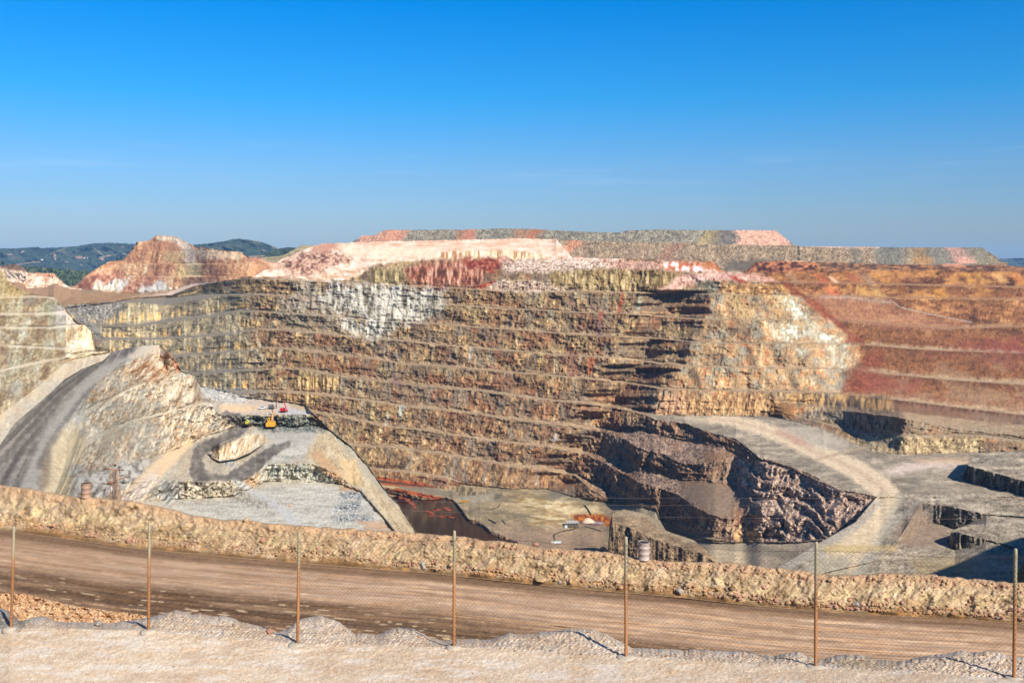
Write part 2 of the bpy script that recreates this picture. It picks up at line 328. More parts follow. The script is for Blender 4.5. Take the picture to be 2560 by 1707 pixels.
B9 = [(140,1100),(700,1090),(879,1108),(976,1112),(1062,1123),(1200,1144),(1278,1159),(1363,1167),(1437,1180),(1469,1197),(1522,1231),(1611,1251),(1640,1258),(1655,1298),(1735,1332),(1800,1344),(1826,1344),(1870,1340),(1940,1342),(1985,1342),(2000,1338),(2095,1330),(2182,1330),(2200,1350),(2720,1350)]
B9c = [(140,1107),(700,1097),(879,1115),(976,1120),(1062,1131),(1200,1152),(1278,1167),(1363,1175),(1437,1190),(1480,1225),(1522,1246),(1611,1262),(1640,1268),(1655,1308),(1735,1340),(1800,1350),(1836,1345),(1900,1345),(2000,1348),(2182,1333),(2200,1352),(2720,1352)]
B10 = [(140,1160),(700,1150),(923,1168),(1019,1175),(1125,1192),(1150,1203),(1278,1219),(1363,1218),(1426,1236),(1480,1248),(1522,1252),(1611,1266),(1640,1272),(1655,1314),(1735,1344),(1800,1354),(2000,1352),(2182,1336),(2200,1354),(2720,1354)]
B10c = [(140,1166),(700,1156),(923,1175),(1019,1182),(1125,1199),(1150,1205),(1278,1220.5),(1363,1219.5),(1426,1237.5),(1480,1249),(1522,1253),(1611,1267),(1640,1273),(1655,1315),(1735,1345),(1800,1355),(2000,1353),(2182,1338),(2200,1355),(2720,1355)]
B11 = [(140,1180),(700,1178),(947,1196),(1019,1207),(1091,1217),(1120,1224),(1160,1211),(1278,1222),(1363,1221),(1426,1239),(1480,1250.5),(1522,1255),(1611,1269),(1640,1275),(1655,1317),(1735,1347),(1800,1357),(2000,1355),(2182,1340),(2200,1357),(2720,1357)]
E = [(140,1200),(700,1200),(900,1212),(990,1220),(1060,1236),(1132,1248),(1147,1264),(1172,1296),(1200,1302),(1228,1327),(1291,1353),(1330,1376),(1450,1430),(2720,1444)]
Et = [(140,1222),(700,1222),(900,1234),(990,1242),(1060,1257),(1132,1272),(1147,1320),(1172,1362),(1200,1384),(1228,1404),(1291,1418),(1330,1428),(1450,1442),(2720,1446)]
gW = [(140,1.6),(560,1.8),(620,2.6),(700,3.2),(1620,3.2),(1700,1.8),(1980,1.6),(2080,.75),(2720,.72)]
gWl = [(140,1.8),(620,2.8),(1500,3.5),(1640,3.5),(1700,1.8),(2050,1.6),(2720,1.5)]
far_knots = [
    K('f', plus(E, 60), z=-300),
    K('f', Et, .02), K('w', E, 2.2, j=4, jl=9), K('f', B11, .004), K('w', B10c, 1.4), K('f', B10, .05, j=2),
    K('s', B9c, [(140,2.5),(1500,2.5),(1540,.05),(2720,.05)], j=2), K('f', B9, .06, j=2.5),
    K('w', B8c, [(140,3),(1500,3),(1600,1.8),(1826,1.8),(1840,.8),(1895,.8),(1905,.8),(2000,.4),(2160,.3),(2200,2),(2720,2)], j=3), K('f', B8, [(140,.06),(1840,.06),(1870,.25),(2182,.25),(2720,.06)], j=3),
    K('w', B7c, [(140,3.2),(1500,3.2),(1600,1.5),(1720,.9),(1868,.3),(2720,.3)], j=3), K('f', B7, [(140,.06),(1840,.06),(1868,.3),(2720,.3)], j=2),
    K('w', B6c, [(140,3.2),(1500,3.2),(1600,1.5),(1720,.9),(1868,.3),(2720,.3)], j=3), K('f', B6, .0, j=1.5),
    K('w', plus(B6r, [(140,.3),(1950,.3),(2047,6),(2139,12),(2230,5),(2450,8),(2560,5)]), [(140,1.8),(620,2.8),(1500,3.5),(1640,3.5),(1700,1.8),(1930,1.4),(1975,.34),(2110,.36),(2150,1.3),(2720,1.4)], j=[(1900,0),(1980,1.5)], Dmin=[(1900,0),(1978,806),(2060,786),(2124,752),(2200,698),(2250,664),(2270,0)]), K('f', B6r, .03),
    K('w', plus(B5b, [(140,.3),(1900,.3),(1960,4),(2047,8),(2150,12),(2248,14),(2400,26),(2560,24),(2720,22)]), [(140,1.8),(620,2.8),(1500,3.5),(1640,3.5),(1700,1.8),(1930,1.4),(1975,.5),(2110,.5),(2150,1.1),(2720,1.3)], j=[(1900,0),(1980,2)]), K('f', B5b, .03),
    K('w', plus(B5, 6), gWl, j=1, Dmin=[(1860,0),(1916,826),(2100,838),(2720,850)]), K('f', B5, .05, j=1),
    K('w', plus(B4, 6), gW, j=.9), K('f', B4, .05, j=.8),
    K('w', plus(B3, [(140,2),(338,5),(412,10),(568,9),(600,6),(650,4),(2720,4)]), gW, j=.9), K('f', B3, .05, j=.8),
    K('w', plus(B2, [(140,1),(279,1),(340,10),(412,20),(434,16),(508,13),(525,9),(560,5),(650,4),(1600,4),(2100,3),(2720,4)]), gW, j=.9), K('f', B2, .05, j=.8),
    K('w', plus(B1, [(140,.5),(600,.5),(680,3),(1200,4),(1600,5),(1700,3),(2720,3)]), gW, j=.9), K('f', B1, .05, j=.8),
    K('w', plus(B0, [(140,.4),(640,.4),(900,3),(1900,4),(2720,4)]), gW, j=2), K('f', B0, .08, j=1.2),
    K('s', N1, [(140,.5),(900,.4),(1600,.42),(1800,.7),(2720,.7)], j=2), K('s', N2, [(140,.4),(640,.4),(700,.3),(1380,.22),(1500,.3),(2720,.14)], j=2.2),
]
A_IDX = [i for i, k in enumerate(far_knots) if k['y'] is B6][0]
far_knots[A_IDX]['D'] = [(140,960),(450,928),(600,902),(700,888),(1000,864),(1200,852),(1400,840),(1500,834),(1575,829),(1618,825),(1648,818),(1786,814),(1916,810),(1978,790),(2060,745),(2124,696),(2190,658),(2262,650),(2421,657),(2560,661),(2720,664)]; far_knots[A_IDX].pop('g'); far_knots[0].pop('z'); far_knots[1]['g'] = .02
FLOOR_K = [i for i, k in enumerate(far_knots) if k['y'] is B11][0]
IB6c = [i for i, k in enumerate(far_knots) if k['y'] is B6c][0]
IB8 = [i for i, k in enumerate(far_knots) if k['y'] is B8][0]; IB8c = IB8 - 1; IB7 = [i for i, k in enumerate(far_knots) if k['y'] is B7][0]
IB0 = [i for i, k in enumerate(far_knots) if k['y'] is B0][0]

PAL_MID = [(0,(58,46,36)),(.2,(104,82,58)),(.45,(140,112,78)),(.62,(160,132,92)),(.8,(188,152,104)),(.93,(218,178,120)),(1,(234,204,152))]
PAL_LOW = [(0,(54,43,36)),(.25,(102,78,57)),(.5,(138,108,78)),(.68,(162,124,86)),(.85,(190,144,96)),(1,(226,192,142))]
PAL_LEFT = [(0,(84,74,60)),(.25,(116,104,84)),(.5,(142,127,100)),(.75,(164,146,112)),(1,(198,170,120))]
PAL_RIGHT = [(0,(96,78,60)),(.25,(134,110,82)),(.5,(160,132,98)),(.7,(180,148,106)),(.85,(192,140,92)),(1,(216,188,146))]
PAL_ORG = [(0,(70,44,30)),(.25,(112,72,46)),(.5,(140,92,58)),(.75,(162,110,68)),(1,(190,144,96))]
WHT = lambda x, y: ramp(st(fbm(x / 7, y / 30, 4, 3), .5, 2.4), [(0,(120,112,94)),(.25,(168,160,142)),(.6,(206,200,184)),(1,(232,224,206))])
PEACH = lambda x, y: ramp(st(fbm(x / 14, y / 7, 4, 4), .5, 2.0), [(0,(226,176,140)),(.4,(248,212,180)),(1,(255,236,212))])
def merge_far(X, k, KI, t, W):                     # three benches exist only on the right: elsewhere they are one face
    i0, i1 = A_IDX, A_IDX + 5
    q = (X < 1925) & (KI > i0) & (KI <= i1)
    return np.where(q, i0 + (k - i0) / 5.0, k), np.where(q, i1, KI), np.where(q, np.clip((k - i0) / 5.0, 0, 1), t), np.where(q, 1.0, W)
def paint_far(X, Y, k, t, W, KI):
    k, KI, t, W = merge_far(X, k, KI, t, W)
    n1 = fbm(X / 9 + .3 * Y / 9, Y / 22 + KI * 5.3, 4, 1, .6); n2 = fbm(X / 2.8, Y / 8 + KI * 2.1, 3, 2)
    nb = fbm(X / 70 + KI * 3.3, Y / 60, 3, 3); nf = vn(X / 1.7, Y / 1.7, 4); nb2 = fbm(X / 26, Y / 22, 4, 6)
    s = st(.42 * n1 + .28 * n2 + .14 * nf + .16 * nb2, .5, 3.0)
    c = ramp(s, PAL_MID)
    low = sm(Y, 900, 1040) * sm(X, 900, 1150); c = c + (ramp(s, PAL_LOW) - c) * low[..., None]
    c = mix(c, (150, 92, 58), sm(nb, .55, .72) * .45 * W)
    c = mix(c, (112, 108, 76), sm(nb2, .56, .70) * .4 * (1 - low))
    c = mix(c, (146, 146, 136), sm(fbm(X / 22, Y / 90 + KI, 3, 77), .62, .74) * .5)
    c = mix(c, (214, 178, 126), sm(fbm(X / 5, Y / 30 + KI * 3, 3, 8), .70, .82) * .45 * W)
    crack = np.abs(fbm(X / 6 + .3 * Y / 6, Y / 16 + KI * 4, 4, 160) - .5); c = mix(c, (54, 44, 38), sm(crack, .03, .006) * .4 * W)
    c = mix(c, (104, 92, 80), sm(fbm(X / 60 + KI * 2.7, Y / 40, 3, 161), .54, .66) * .55 * W)
    c = mix(c, (120, 72, 52), sm(fbm(X / 24 + KI * 1.9, Y / 30, 3, 162), .60, .70) * .5 * W)
    blk = .6 * cell(X / 4.2 + .15 * Y / 4.2, Y / 6.5 + KI * 3.3, 170) + .4 * cell(X / 10, Y / 13 + KI * 5.1, 171)
    # left benches
    wl_ = sm(X, 690, 590); cl = ramp(st(.4 * n1 + .3 * nb2 + .15 * nf + .15 * n2, .5, 2.6), PAL_LEFT)
    cl = mix(cl, (228, 182, 108), W * sm(t, .70, .25) * sm(fbm(X / 7, Y / 90 + KI * 1.7, 3, 12), .53, .63) * .9)
    cl = mix(cl, (214, 198, 160), sm(fbm(X / 6, Y / 140, 3, 13), .66, .75) * .6)
    c = c + (cl - c) * (wl_ * sm(Y, 715, 745))[..., None]
    # right wall
    we = np.interp(Y, [720, 800, 850, 910, 965, 985], [1782, 1762, 1730, 1700, 1680, 1640]) + (fbm(Y / 14, KI * 0 + .5, 3, 15) - .5) * 40
    wr = sm(X, we - 12, we + 12)
    wr = wr * sm(Y, 1060, 1035)
    nr = fbm((X - .35 * Y) / 22, (Y + .2 * X) / 34, 4, 16); cr = ramp(st(.5 * nr + .22 * n2 + .14 * nf + .14 * nb2, .5, 2.8), PAL_RIGHT)
    cr = mix(cr, (190, 118, 72), sm(fbm(X / 11, Y / 18, 4, 17, .6), .60, .72) * .65)
    cr = mix(cr, (150, 146, 130), sm(fbm(X / 30, Y / 22, 4, 18), .56, .68) * .6)
    c = c + (cr - c) * wr[..., None]
    # far right orange slopes
    edge = np.interp(Y, [690, 740, 800, 856, 918, 990, 1030], [1850, 2010, 2085, 2140, 2160, 2105, 2140])
    wo = sm(X, edge - 6, edge + 10) * sm(Y, 1075, 1030)
    no = fbm((X + .8 * Y) / 26, (Y - .2 * X) / 12, 4, 19); nob = fbm(X / 90, Y / 40, 3, 20)
    co = ramp(st(.45 * no + .25 * nob + .15 * nf + .15 * n2, .5, 2.6), PAL_ORG)
    co = mix(co, (124, 82, 52), sm(Y, 790, 850) * .6); co = mix(co, (116, 66, 48), sm(nob, .54, .68) * sm(Y, 820, 880) * .5); co = co * (1 - .22 * sm(fbm(X / 4, Y / 7, 3, 152), .55, .7))[..., None]
    co = mix(co, (142, 112, 84), sm(fbm(X / 50, Y / 26, 3, 21), .52, .66) * sm(Y, 860, 930) * .6)
    co = mix(co, (190, 136, 76), sm(fbm((X + .8 * Y) / 30, Y / 14, 3, 22), .54, .74) * sm(Y, 800, 740) * .6)
    co = mix(co, (158, 128, 104), sm(Y, 960, 1030) * .5)
    c = c + (co - c) * wo[..., None]
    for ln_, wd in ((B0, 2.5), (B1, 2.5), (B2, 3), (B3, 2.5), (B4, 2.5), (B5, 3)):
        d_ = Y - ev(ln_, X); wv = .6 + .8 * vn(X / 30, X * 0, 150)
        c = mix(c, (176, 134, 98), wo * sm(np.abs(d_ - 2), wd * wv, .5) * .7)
        c = mix(c, (88, 58, 42), wo * sm(d_, 4, 7) * sm(d_, 22, 8) * .6 * sm(fbm(X / 6, Y / 9, 3, 151), .36, .58))  # shade under each ledge, put into the colour
    c = c * (1.05 + W * (1 - .55 * np.maximum(sm(X, 1660, 1760), wl_)) * (1 - .4 * wo) * (blk - .5) * .38)[..., None]; c = mix(c, (152, 120, 88), W * (1 - wo) * (1 - wr) * (1 - wl_) * .22)
    # bench flats
    flat = (W < .1).astype(float); cf = ramp(st(.5 * fbm(X / 30, Y / 4, 3, 23) + .5 * nf, .5, 1.6), [(0,(152,125,96)),(.5,(176,148,115)),(1,(194,167,132))])
    cf = mix(cf, (146, 134, 116), wl_); cf = mix(cf, (160, 116, 82), wo * sm(Y, 860, 800) * .8)
    c = c + (cf - c) * (flat * sm(Y, 1216, 1190) * .9)[..., None]
    talus = W * (W > .9) * sm(t, .20, .02) * (.3 + .7 * sm(fbm(X / 12, KI * 2.2, 3, 24), .4, .62)); c = c + (cf - c) * (talus * .85)[..., None]
    # white washed rock on the upper benches
    c = zone(c, X, Y, [(830,706),(960,708),(1020,716),(1120,722),(1112,758),(1080,790),(1060,808),(985,806),(920,805),(850,786),(800,744)], WHT, 12, .85, 22, 16)
    c = zone(c, X, Y, [(840,800),(920,800),(990,806),(985,842),(930,848),(860,832)], WHT, 10, .9, 14, 16)
    c = zone(c, X, Y, [(690,742),(800,744),(830,790),(700,780)], lambda x, y: WHT(x, y) * .9, 14, .6, 16, 14)
    c = zone(c, X, Y, [(720,700),(830,706),(830,742),(740,740)], lambda x, y: WHT(x, y) * .84, 14, .55, 16, 14)
    c = zone(c, X, Y, [(690,778),(800,786),(830,830),(720,822)], (158, 150, 122), 14, .5, 16, 14)
    # peach and cream ground of the upper terrace
    c = zone(c, X, Y, [(640,655),(690,640),(760,612),(810,604),(1000,598),(1300,592),(1400,592),(1440,640),(1560,646),(1560,654),(1320,652),(1245,646),(1100,648),(1000,655),(930,664),(900,690),(850,703),(780,700),(700,695),(600,693)], PEACH, 4, .96, 5, 12)
    c = zone(c, X, Y, [(860,603),(1000,600),(1200,598),(1395,594),(1410,622),(1300,620),(1180,630),(1080,626),(900,618)], lambda x, y: ramp(st(fbm(x / 30, y / 5, 4, 133), .5, 2.2), [(0,(222,166,132)),(.5,(240,194,160)),(1,(250,220,192))]), 7, .75, 10, 20)
    c = zone(c, X, Y, [(1090,630),(1240,626),(1360,632),(1365,650),(1100,648)], lambda x, y: ramp(st(fbm(x / 4, y / 30, 3, 31), .5, 3), [(0,(186,132,84)),(.4,(238,204,150)),(1,(255,238,206))]), 3, .9, 4, 9)
    c = zone(c, X, Y, [(706,652),(750,630),(800,628),(870,636),(880,650),(830,664),(770,686),(720,684)], lambda x, y: ramp(st(fbm(x / 6, y / 5, 4, 32), .5, 3), [(0,(104,72,60)),(.4,(176,124,98)),(1,(230,188,156))]), 7, .95, 12, 12)
    c = zone(c, X, Y, [(775,612),(835,604),(850,612),(820,632),(780,632)], (196, 140, 112), 6, .8, 6, 9)
    c = zone(c, X, Y, [(850,612),(1090,622),(1090,640),(930,645),(860,640)], (250, 226, 190), 6, .7, 6, 12)
    # rusty and red patches over W0
    c = zone(c, X, Y, [(1000,676),(1060,658),(1120,650),(1160,644),(1235,650),(1246,672),(1214,690),(1196,716),(1130,712),(1100,717),(1040,710)], lambda x, y: ramp(st(fbm(x / 5, y / 22, 4, 33), .5, 2.6), [(0,(92,52,40)),(.4,(164,98,72)),(.75,(206,140,108)),(1,(228,178,150))]), 9, .9, 10, 12)
    c = zone(c, X, Y, [(1146,656),(1180,647),(1256,645),(1286,650),(1262,664),(1232,682),(1205,674),(1170,672)], lambda x, y: ramp(st(fbm(x / 6, y / 5, 4, 132), .5, 2.4), [(0,(96,42,32)),(.5,(150,66,46)),(1,(190,116,88))]), 5, .9, 9, 10)
    c = zone(c, X, Y, [(1185,718),(1240,700),(1232,714),(1200,720)], (170, 66, 44), 4, .9, 4, 8)
    c = zone(c, X, Y, [(924,668),(1010,670),(1015,708),(990,712),(926,706)], lambda x, y: ramp(st(fbm(x / 5, y / 30, 4, 34), .5, 2.6), [(0,(100,88,62)),(.5,(170,148,104)),(1,(226,200,140))]), 4, .85, 6, 9)
    RUB = lambda x, y: ramp(st(.6 * vn(x / 2.2, y / 2.2, 35) + .4 * fbm(x / 16, y / 9, 3, 36), .5, 2.2), [(0,(120,96,80)),(.35,(196,164,140)),(.7,(228,198,170)),(1,(246,226,206))])
    c = zone(c, X, Y, [(1250,650),(1530,648),(1560,672),(1500,672),(1380,682),(1260,684)], RUB, 5, .9, 7, 10)
    c = zone(c, X, Y, [(1210,720),(1240,700),(1300,702),(1420,704),(1470,722),(1400,728),(1320,732),(1230,724)], RUB, 4, .85, 6, 10)
    c = zone(c, X, Y, [(1500,650),(1660,650),(1680,676),(1550,678)], lambda x, y: RUB(x, y) * np.array([.97, .86, .84]), 5, .9, 6, 10)
    c = zone(c, X, Y, [(1376,682),(1500,673),(1650,676),(1690,690),(1650,727),(1450,726),(1380,716)], lambda x, y: ramp(st(.6 * fbm(x / 4, y / 26, 4, 37) + .4 * fbm(x / 40, y / 20, 3, 38), .5, 3), [(0,(96,78,48)),(.4,(156,130,84)),(.75,(194,166,112)),(1,(226,204,156))]), 6, .85, 6, 12)
    c = zone(c, X, Y, [(1660,655),(1785,655),(1805,677),(1790,680),(1662,676)], lambda x, y: ramp(st(fbm(x / 9, y / 12, 4, 39), .5, 3), [(0,(176,104,62)),(.4,(222,160,140)),(.7,(238,204,206)),(1,(246,228,228))]), 4, .95, 4, 8)
    c = zone(c, X, Y, [(1745,658),(1790,656),(1805,678),(1760,672)], (176, 102, 52), 6, .8, 5, 8)
    c = zone(c, X, Y, [(1640,728),(1700,690),(1760,680),(1900,684),(1945,704),(1860,704),(1800,700),(1740,706),(1700,722)], lambda x, y: ramp(st(fbm(x / 8, y / 8, 4, 40), .5, 2.5), [(0,(176,130,112)),(.5,(216,168,150)),(1,(232,194,176))]), 5, .9, 6, 10)
    c = zone(c, X, Y, [(1818,688),(1838,690),(1870,708),(1840,704)], (158, 62, 44), 4, .9, 4, 8)
    c = zone(c, X, Y, [(1740,702),(1780,702),(1800,706),(1796,722),(1760,722)], (96, 92, 76), 4, .8, 5, 8)
    c = zone(c, X, Y, [(1720,722),(1800,716),(1790,733),(1700,735)], (152, 148, 128), 5, .7, 6, 8)
    c = zone(c, X, Y, [(1800,712),(1960,712),(2010,735),(1880,738),(1800,730)], lambda x, y: ramp(st(fbm(x / 10, y / 9, 4, 41), .5, 2.5), [(0,(120,84,52)),(.5,(186,134,76)),(1,(214,176,122))]), 4, .85, 5, 8)
    c = zone(c, X, Y, [(1950,712),(1990,722),(2016,735),(1985,737)], (236, 186, 116), 4, .85, 4, 8)
    # dark notch rim
    c = zone(c, X, Y, [(1872,680),(1890,652),(1960,652),(2045,656),(2040,676),(1960,678)], lambda x, y: ramp(st(fbm(x / 9, y / 6, 4, 42), .5, 3), [(0,(70,40,32)),(.5,(130,80,60)),(1,(196,126,82))]), 3, .95, 4, 8)
    c = zone(c, X, Y, [(2040,655),(2260,662),(2490,664),(2560,670),(2560,680),(2300,674),(2060,677)], lambda x, y: ramp(st(fbm(x / 14, y / 4, 4, 43), .5, 3), [(0,(84,62,52)),(.5,(128,92,70)),(1,(188,130,84))]), 3, .85, 4, 8)
    c = band(c, X, Y, [(1960,651),(2050,653),(2130,655),(2240,659)], [1.2, 1.8, .8], (246, 220, 196), 1, .95, .8)
    c = zone(c, X, Y, [(2355,660),(2412,658),(2415,668),(2360,667)], (214, 146, 106), 3, .9, 3, 6)
    c = zone(c, X, Y, [(2066,690),(2078,690),(2098,706),(2088,708)], (226, 186, 150), 2, .8, 2, 6)
    for i_, (xa, col_) in enumerate([(2000,(150,104,66)),(2030,(176,92,58)),(2110,(170,96,66)),(2145,(140,116,96)),(2180,(196,138,70)),(2260,(160,110,74)),(2400,(206,150,70)),(2430,(212,160,84)),(2478,(226,180,110)),(2520,(196,122,66)),(1960,(150,120,90))]):
        c = zone(c, X, Y, [(xa, 684), (xa + 22, 684), (xa + 46, 706), (xa + 24, 708)], col_, 5, .6, 5, 9, 50 + i_)
    for i_, (xa, col_) in enumerate([(2064,(204,112,74)),(2140,(206,160,84)),(2175,(196,158,98)),(2330,(210,148,62)),(2365,(124,82,54)),(2240,(132,88,50)),(2440,(150,100,56))]):
        c = zone(c, X, Y, [(xa, 718), (xa + 24, 718), (xa + 40, 742), (xa + 10, 742)], col_, 6, .65, 6, 9, 70 + i_)
    PKB = lambda x, y: ramp(st(.7 * fbm(x / 60, y / 2.2, 4, 44) + .3 * vn(x / 1.6, y / 9, 45), .5, 2.4), [(0,(138,92,70)),(.5,(156,108,82)),(1,(176,130,104))])
    c = zone(c, X, Y, [(2010,742),(2130,740),(2222,744),(2250,765),(2320,785),(2420,805),(2380,818),(2290,812),(2160,803),(2080,800)], PKB, 8, .6, 8, 14)
    c = band(c, X, Y, [(2052,744),(2110,742),(2160,748),(2225,756)], [3, 5, 3], (176, 156, 142), 4, .6, 3)
    c = band(c, X, Y, [(2226,750),(2250,768),(2310,782),(2400,800),(2430,806)], [1.5, 1.2], (168, 150, 134), 1.2, .9, 1)
    c = zone(c, X, Y, [(2400,865),(2560,840),(2560,886),(2440,876)], (132, 66, 58), 12, .6, 12, 18)
    c = zone(c, X, Y, [(2420,890),(2540,884),(2540,912),(2430,910)], (130, 80, 62), 12, .55, 12, 18)
    c = zone(c, X, Y, [(2160,805),(2300,817),(2370,822),(2330,828),(2180,818)], (160, 108, 86), 5, .5, 5, 8)
    # pale green-white leached streaks
    CYA = lambda x, y: ramp(st(fbm(x / 5, y / 9, 4, 46), .5, 2.4), [(0,(168,152,120)),(.45,(206,204,180)),(1,(226,234,218))])
    c = zone(c, X, Y, [(1938,736),(1962,738),(1990,752),(2006,770),(2014,794),(1985,796),(1964,768),(1944,760)], CYA, 6, .85, 14, 6)
    c = zone(c, X, Y, [(1925,736),(1965,738),(1956,795),(1928,795)], (204, 162, 106), 8, .6, 10, 10)
    c = zone(c, X, Y, [(1955,812),(2000,798),(1990,845),(1975,852),(1952,844)], CYA, 5, .9, 14, 6)
    c = zone(c, X, Y, [(1995,800),(2050,800),(2056,850),(2000,842)], CYA, 6, .45, 16, 6)
    c = zone(c, X, Y, [(2050,832),(2105,846),(2095,854),(2045,852)], CYA, 5, .9, 8, 8)
    c = zone(c, X, Y, [(2058,858),(2124,858),(2116,918),(2078,918)], CYA, 8, .55, 20, 6)
    c = zone(c, X, Y, [(1920,806),(1950,808),(1950,845),(1930,846)], CYA, 6, .55, 9, 8)
    c = zone(c, X, Y, [(1985,868),(2030,872),(2010,895),(1980,888)], CYA, 6, .5, 9, 6)
    for x_, y0, y1 in [(1908,918,972),(1902,860,914),(1936,920,970),(2005,918,960),(1806,925,970),(1660,935,965)]:
        c = band(c, X, Y, [(x_ + 4, y0), (x_, y1)], [2, 4], (226, 196, 142), 3, .7, 3, int(x_))
    c = zone(c, X, Y, [(1825,738),(1850,740),(1892,796),(1842,796)], (196, 166, 112), 8, .65, 8, 12)
    # red contact bands
    RED = lambda x, y: ramp(st(.6 * fbm((x + .8 * y) / 20, (y - .3 * x) / 8, 4, 47) + .4 * vn(x / 1.8, y / 1.8, 147), .5, 2.0), [(0,(98,52,36)),(.6,(132,68,46)),(1,(160,98,70))])
    c = zone(c, X, Y, [(1955,706),(1975,710),(2016,740),(2050,760),(2090,798),(2062,798),(2030,770),(1998,742),(1978,736)], RED, 4, .85, 4, 22)
    c = zone(c, X, Y, [(2080,803),(2100,803),(2125,830),(2158,848),(2160,858),(2112,857),(2116,836)], RED, 5, .85, 5, 22)
    c = zone(c, X, Y, [(2170,884),(2200,876),(2215,905),(2195,920),(2150,918),(2148,896)], RED, 9, .75, 6, 22)
    c = zone(c, X, Y, [(2132,922),(2190,926),(2220,950),(2200,975),(2160,985),(2104,982),(2118,945)], RED, 9, .8, 6, 22)
    c = zone(c, X, Y, [(2150,940),(2300,950),(2300,985),(2180,985)], (142, 84, 68), 16, .55, 14, 14)
    # ochre cliff at the back of the platform
    c = zone(c, X, Y, [(1648,986),(1700,980),(1900,984),(1960,1004),(1916,1040),(1786,1039),(1650,1036)], lambda x, y: ramp(st(.6 * fbm(x / 9, y / 16, 4, 48) + .4 * fbm(x / 3, y / 9, 3, 49), .5, 3), [(0,(120,84,54)),(.35,(176,136,96)),(.65,(206,158,100)),(1,(228,190,136))]), 8, .85, 9, 12)
    c = zone(c, X, Y, [(1660,980),(1720,984),(1700,1030),(1655,1030)], (204, 160, 128), 14, .6, 12, 12)
    c = zone(c, X, Y, [(1925,1008),(1985,1010),(1985,1044),(1930,1040)], (126, 82, 44), 8, .7, 10, 7)
    c = zone(c, X, Y, [(1945,984),(2225,992),(2240,1030),(2000,1012)], lambda x, y: ramp(st(fbm(x / 7, y / 26, 4, 51), .5, 3), [(0,(70,64,54)),(.45,(140,112,82)),(.8,(196,146,80)),(1,(216,178,120))]), 6, .8, 8, 10)
    c = zone(c, X, Y, [(2040,1022),(2160,1036),(2225,1050),(2230,1086),(2140,1076),(2050,1048),(2000,1036)], lambda x, y: ramp(st(fbm(x / 5, y / 12, 4, 52), .5, 3), [(0,(66,64,58)),(.5,(124,114,96)),(1,(172,158,134))]), 8, .85, 9, 9)
    c = zone(c, X, Y, [(2270,1050),(2420,1066),(2560,1085),(2560,1110),(2440,1090),(2280,1078)], (168, 148, 120), 8, .7, 8, 10)
    c = zone(c, X, Y, [(2060,1110),(2139,1086),(2450,1094),(2450,1132),(2262,1136),(2124,1138)], lambda x, y: ramp(st(.6 * fbm(x / 7, y / 14, 4, 53) + .4 * nf_(x, y), .5, 2.6), [(0,(106,92,72)),(.4,(162,140,104)),(.7,(196,170,122)),(1,(222,200,156))]), 6, .9, 7, 9)
    # red-brown loose piles and cliffs below the platform
    rb = sm(Y, 1045, 1075) * sm(X, 1440, 1530) * sm(X, 2200, 2150) * (KI <= IB6c) * (KI >= FLOOR_K + 2)
    crb = ramp(st(.5 * vn(X / 2.3, Y / 2.3, 54) + .3 * fbm(X / 9, Y / 12, 3, 55) + .2 * n1, .5, 2.4), [(0,(70,57,50)),(.3,(124,101,86)),(.6,(160,132,112)),(.85,(190,152,120)),(1,(214,180,146))])
    crb = mix(crb, (150, 106, 70), sm(nb, .5, .66) * .6)
    c = c + (crb - c) * (rb * np.where(W > .4, .55, .95))[..., None]
    c = zone(c, X, Y, [(1835,1140),(1990,1172),(2160,1242),(2190,1252),(2120,1300),(2010,1380),(1900,1400),(1890,1300),(1850,1220)], lambda x, y: ramp(st(.55 * vn(x / 2.6, y / 2.6, 56) + .45 * fbm(x / 12, y / 12, 3, 57), .5, 2.6), [(0,(104,84,72)),(.35,(170,140,120)),(.7,(206,174,148)),(1,(236,204,176))]), 8, .9, 10, 12)
    c = zone(c, X, Y, [(1690,1208),(1780,1206),(1880,1230),(1870,1270),(1790,1296),(1730,1262)], (146, 124, 102), 8, .85, 8, 12)
    c = zone(c, X, Y, [(1838,1270),(1900,1272),(1898,1330),(1830,1334)], lambda x, y: ramp(st(fbm(x / 9, y / 9, 4, 58), .5, 2.2), [(0,(140,100,76)),(.5,(180,136,104)),(1,(214,176,128))]), 7, .9, 8, 9)
    # the wide platform
    pf = (KI == IB6c + 1).astype(float) * sm(X, 1600, 1640)
    cp = ramp(st(.5 * fbm((X + .6 * Y) / 60, Y / 7, 4, 59) + .3 * fbm(X / 14, Y / 3, 3, 60) + .2 * nf, .5, 2.2), [(0,(130,117,98)),(.4,(158,143,121)),(.7,(178,161,136)),(1,(208,188,158))])
    c = c + (cp - c) * pf[..., None]
    PK = [(1780,1047),(1830,1052),(1890,1066),(1960,1090),(2020,1120),(2090,1150),(2150,1180),(2200,1215),(2220,1245)]
    c = band(c, X, Y, [(1720,1046),(1800,1052),(1880,1068),(1950,1092)], [5, 9, 12], (222, 198, 164), 7, .9 , 5)
    c = band(c, X, Y, PK, [9, 16, 20, 27, 32], (236, 208, 170), 5, .98, 5)
    c = band(c, X, Y, PK, [1, 4, 6], (196, 160, 130), 5, .5, 3)
    c = zone(c, X, Y, [(1945,1078),(1990,1082),(2030,1112),(1990,1108)], (190, 132, 110), 9, .7, 8, 14)
    c = zone(c, X, Y, [(2000,1060),(2110,1090),(2120,1128),(2050,1120),(1960,1080)], (204, 190, 166), 12, .75, 10, 14)
    c = band(c, X, Y, [(2040,1150),(2100,1132),(2180,1114),(2250,1092),(2330,1090)], [4, 3, 2], (196, 172, 138), 3, .85, 2)
    c = zone(c, X, Y, [(2205,1180),(2260,1156),(2340,1150),(2416,1154),(2400,1166),(2300,1175),(2240,1184)], (232, 206, 186), 6, .9, 7, 14, wy=5)
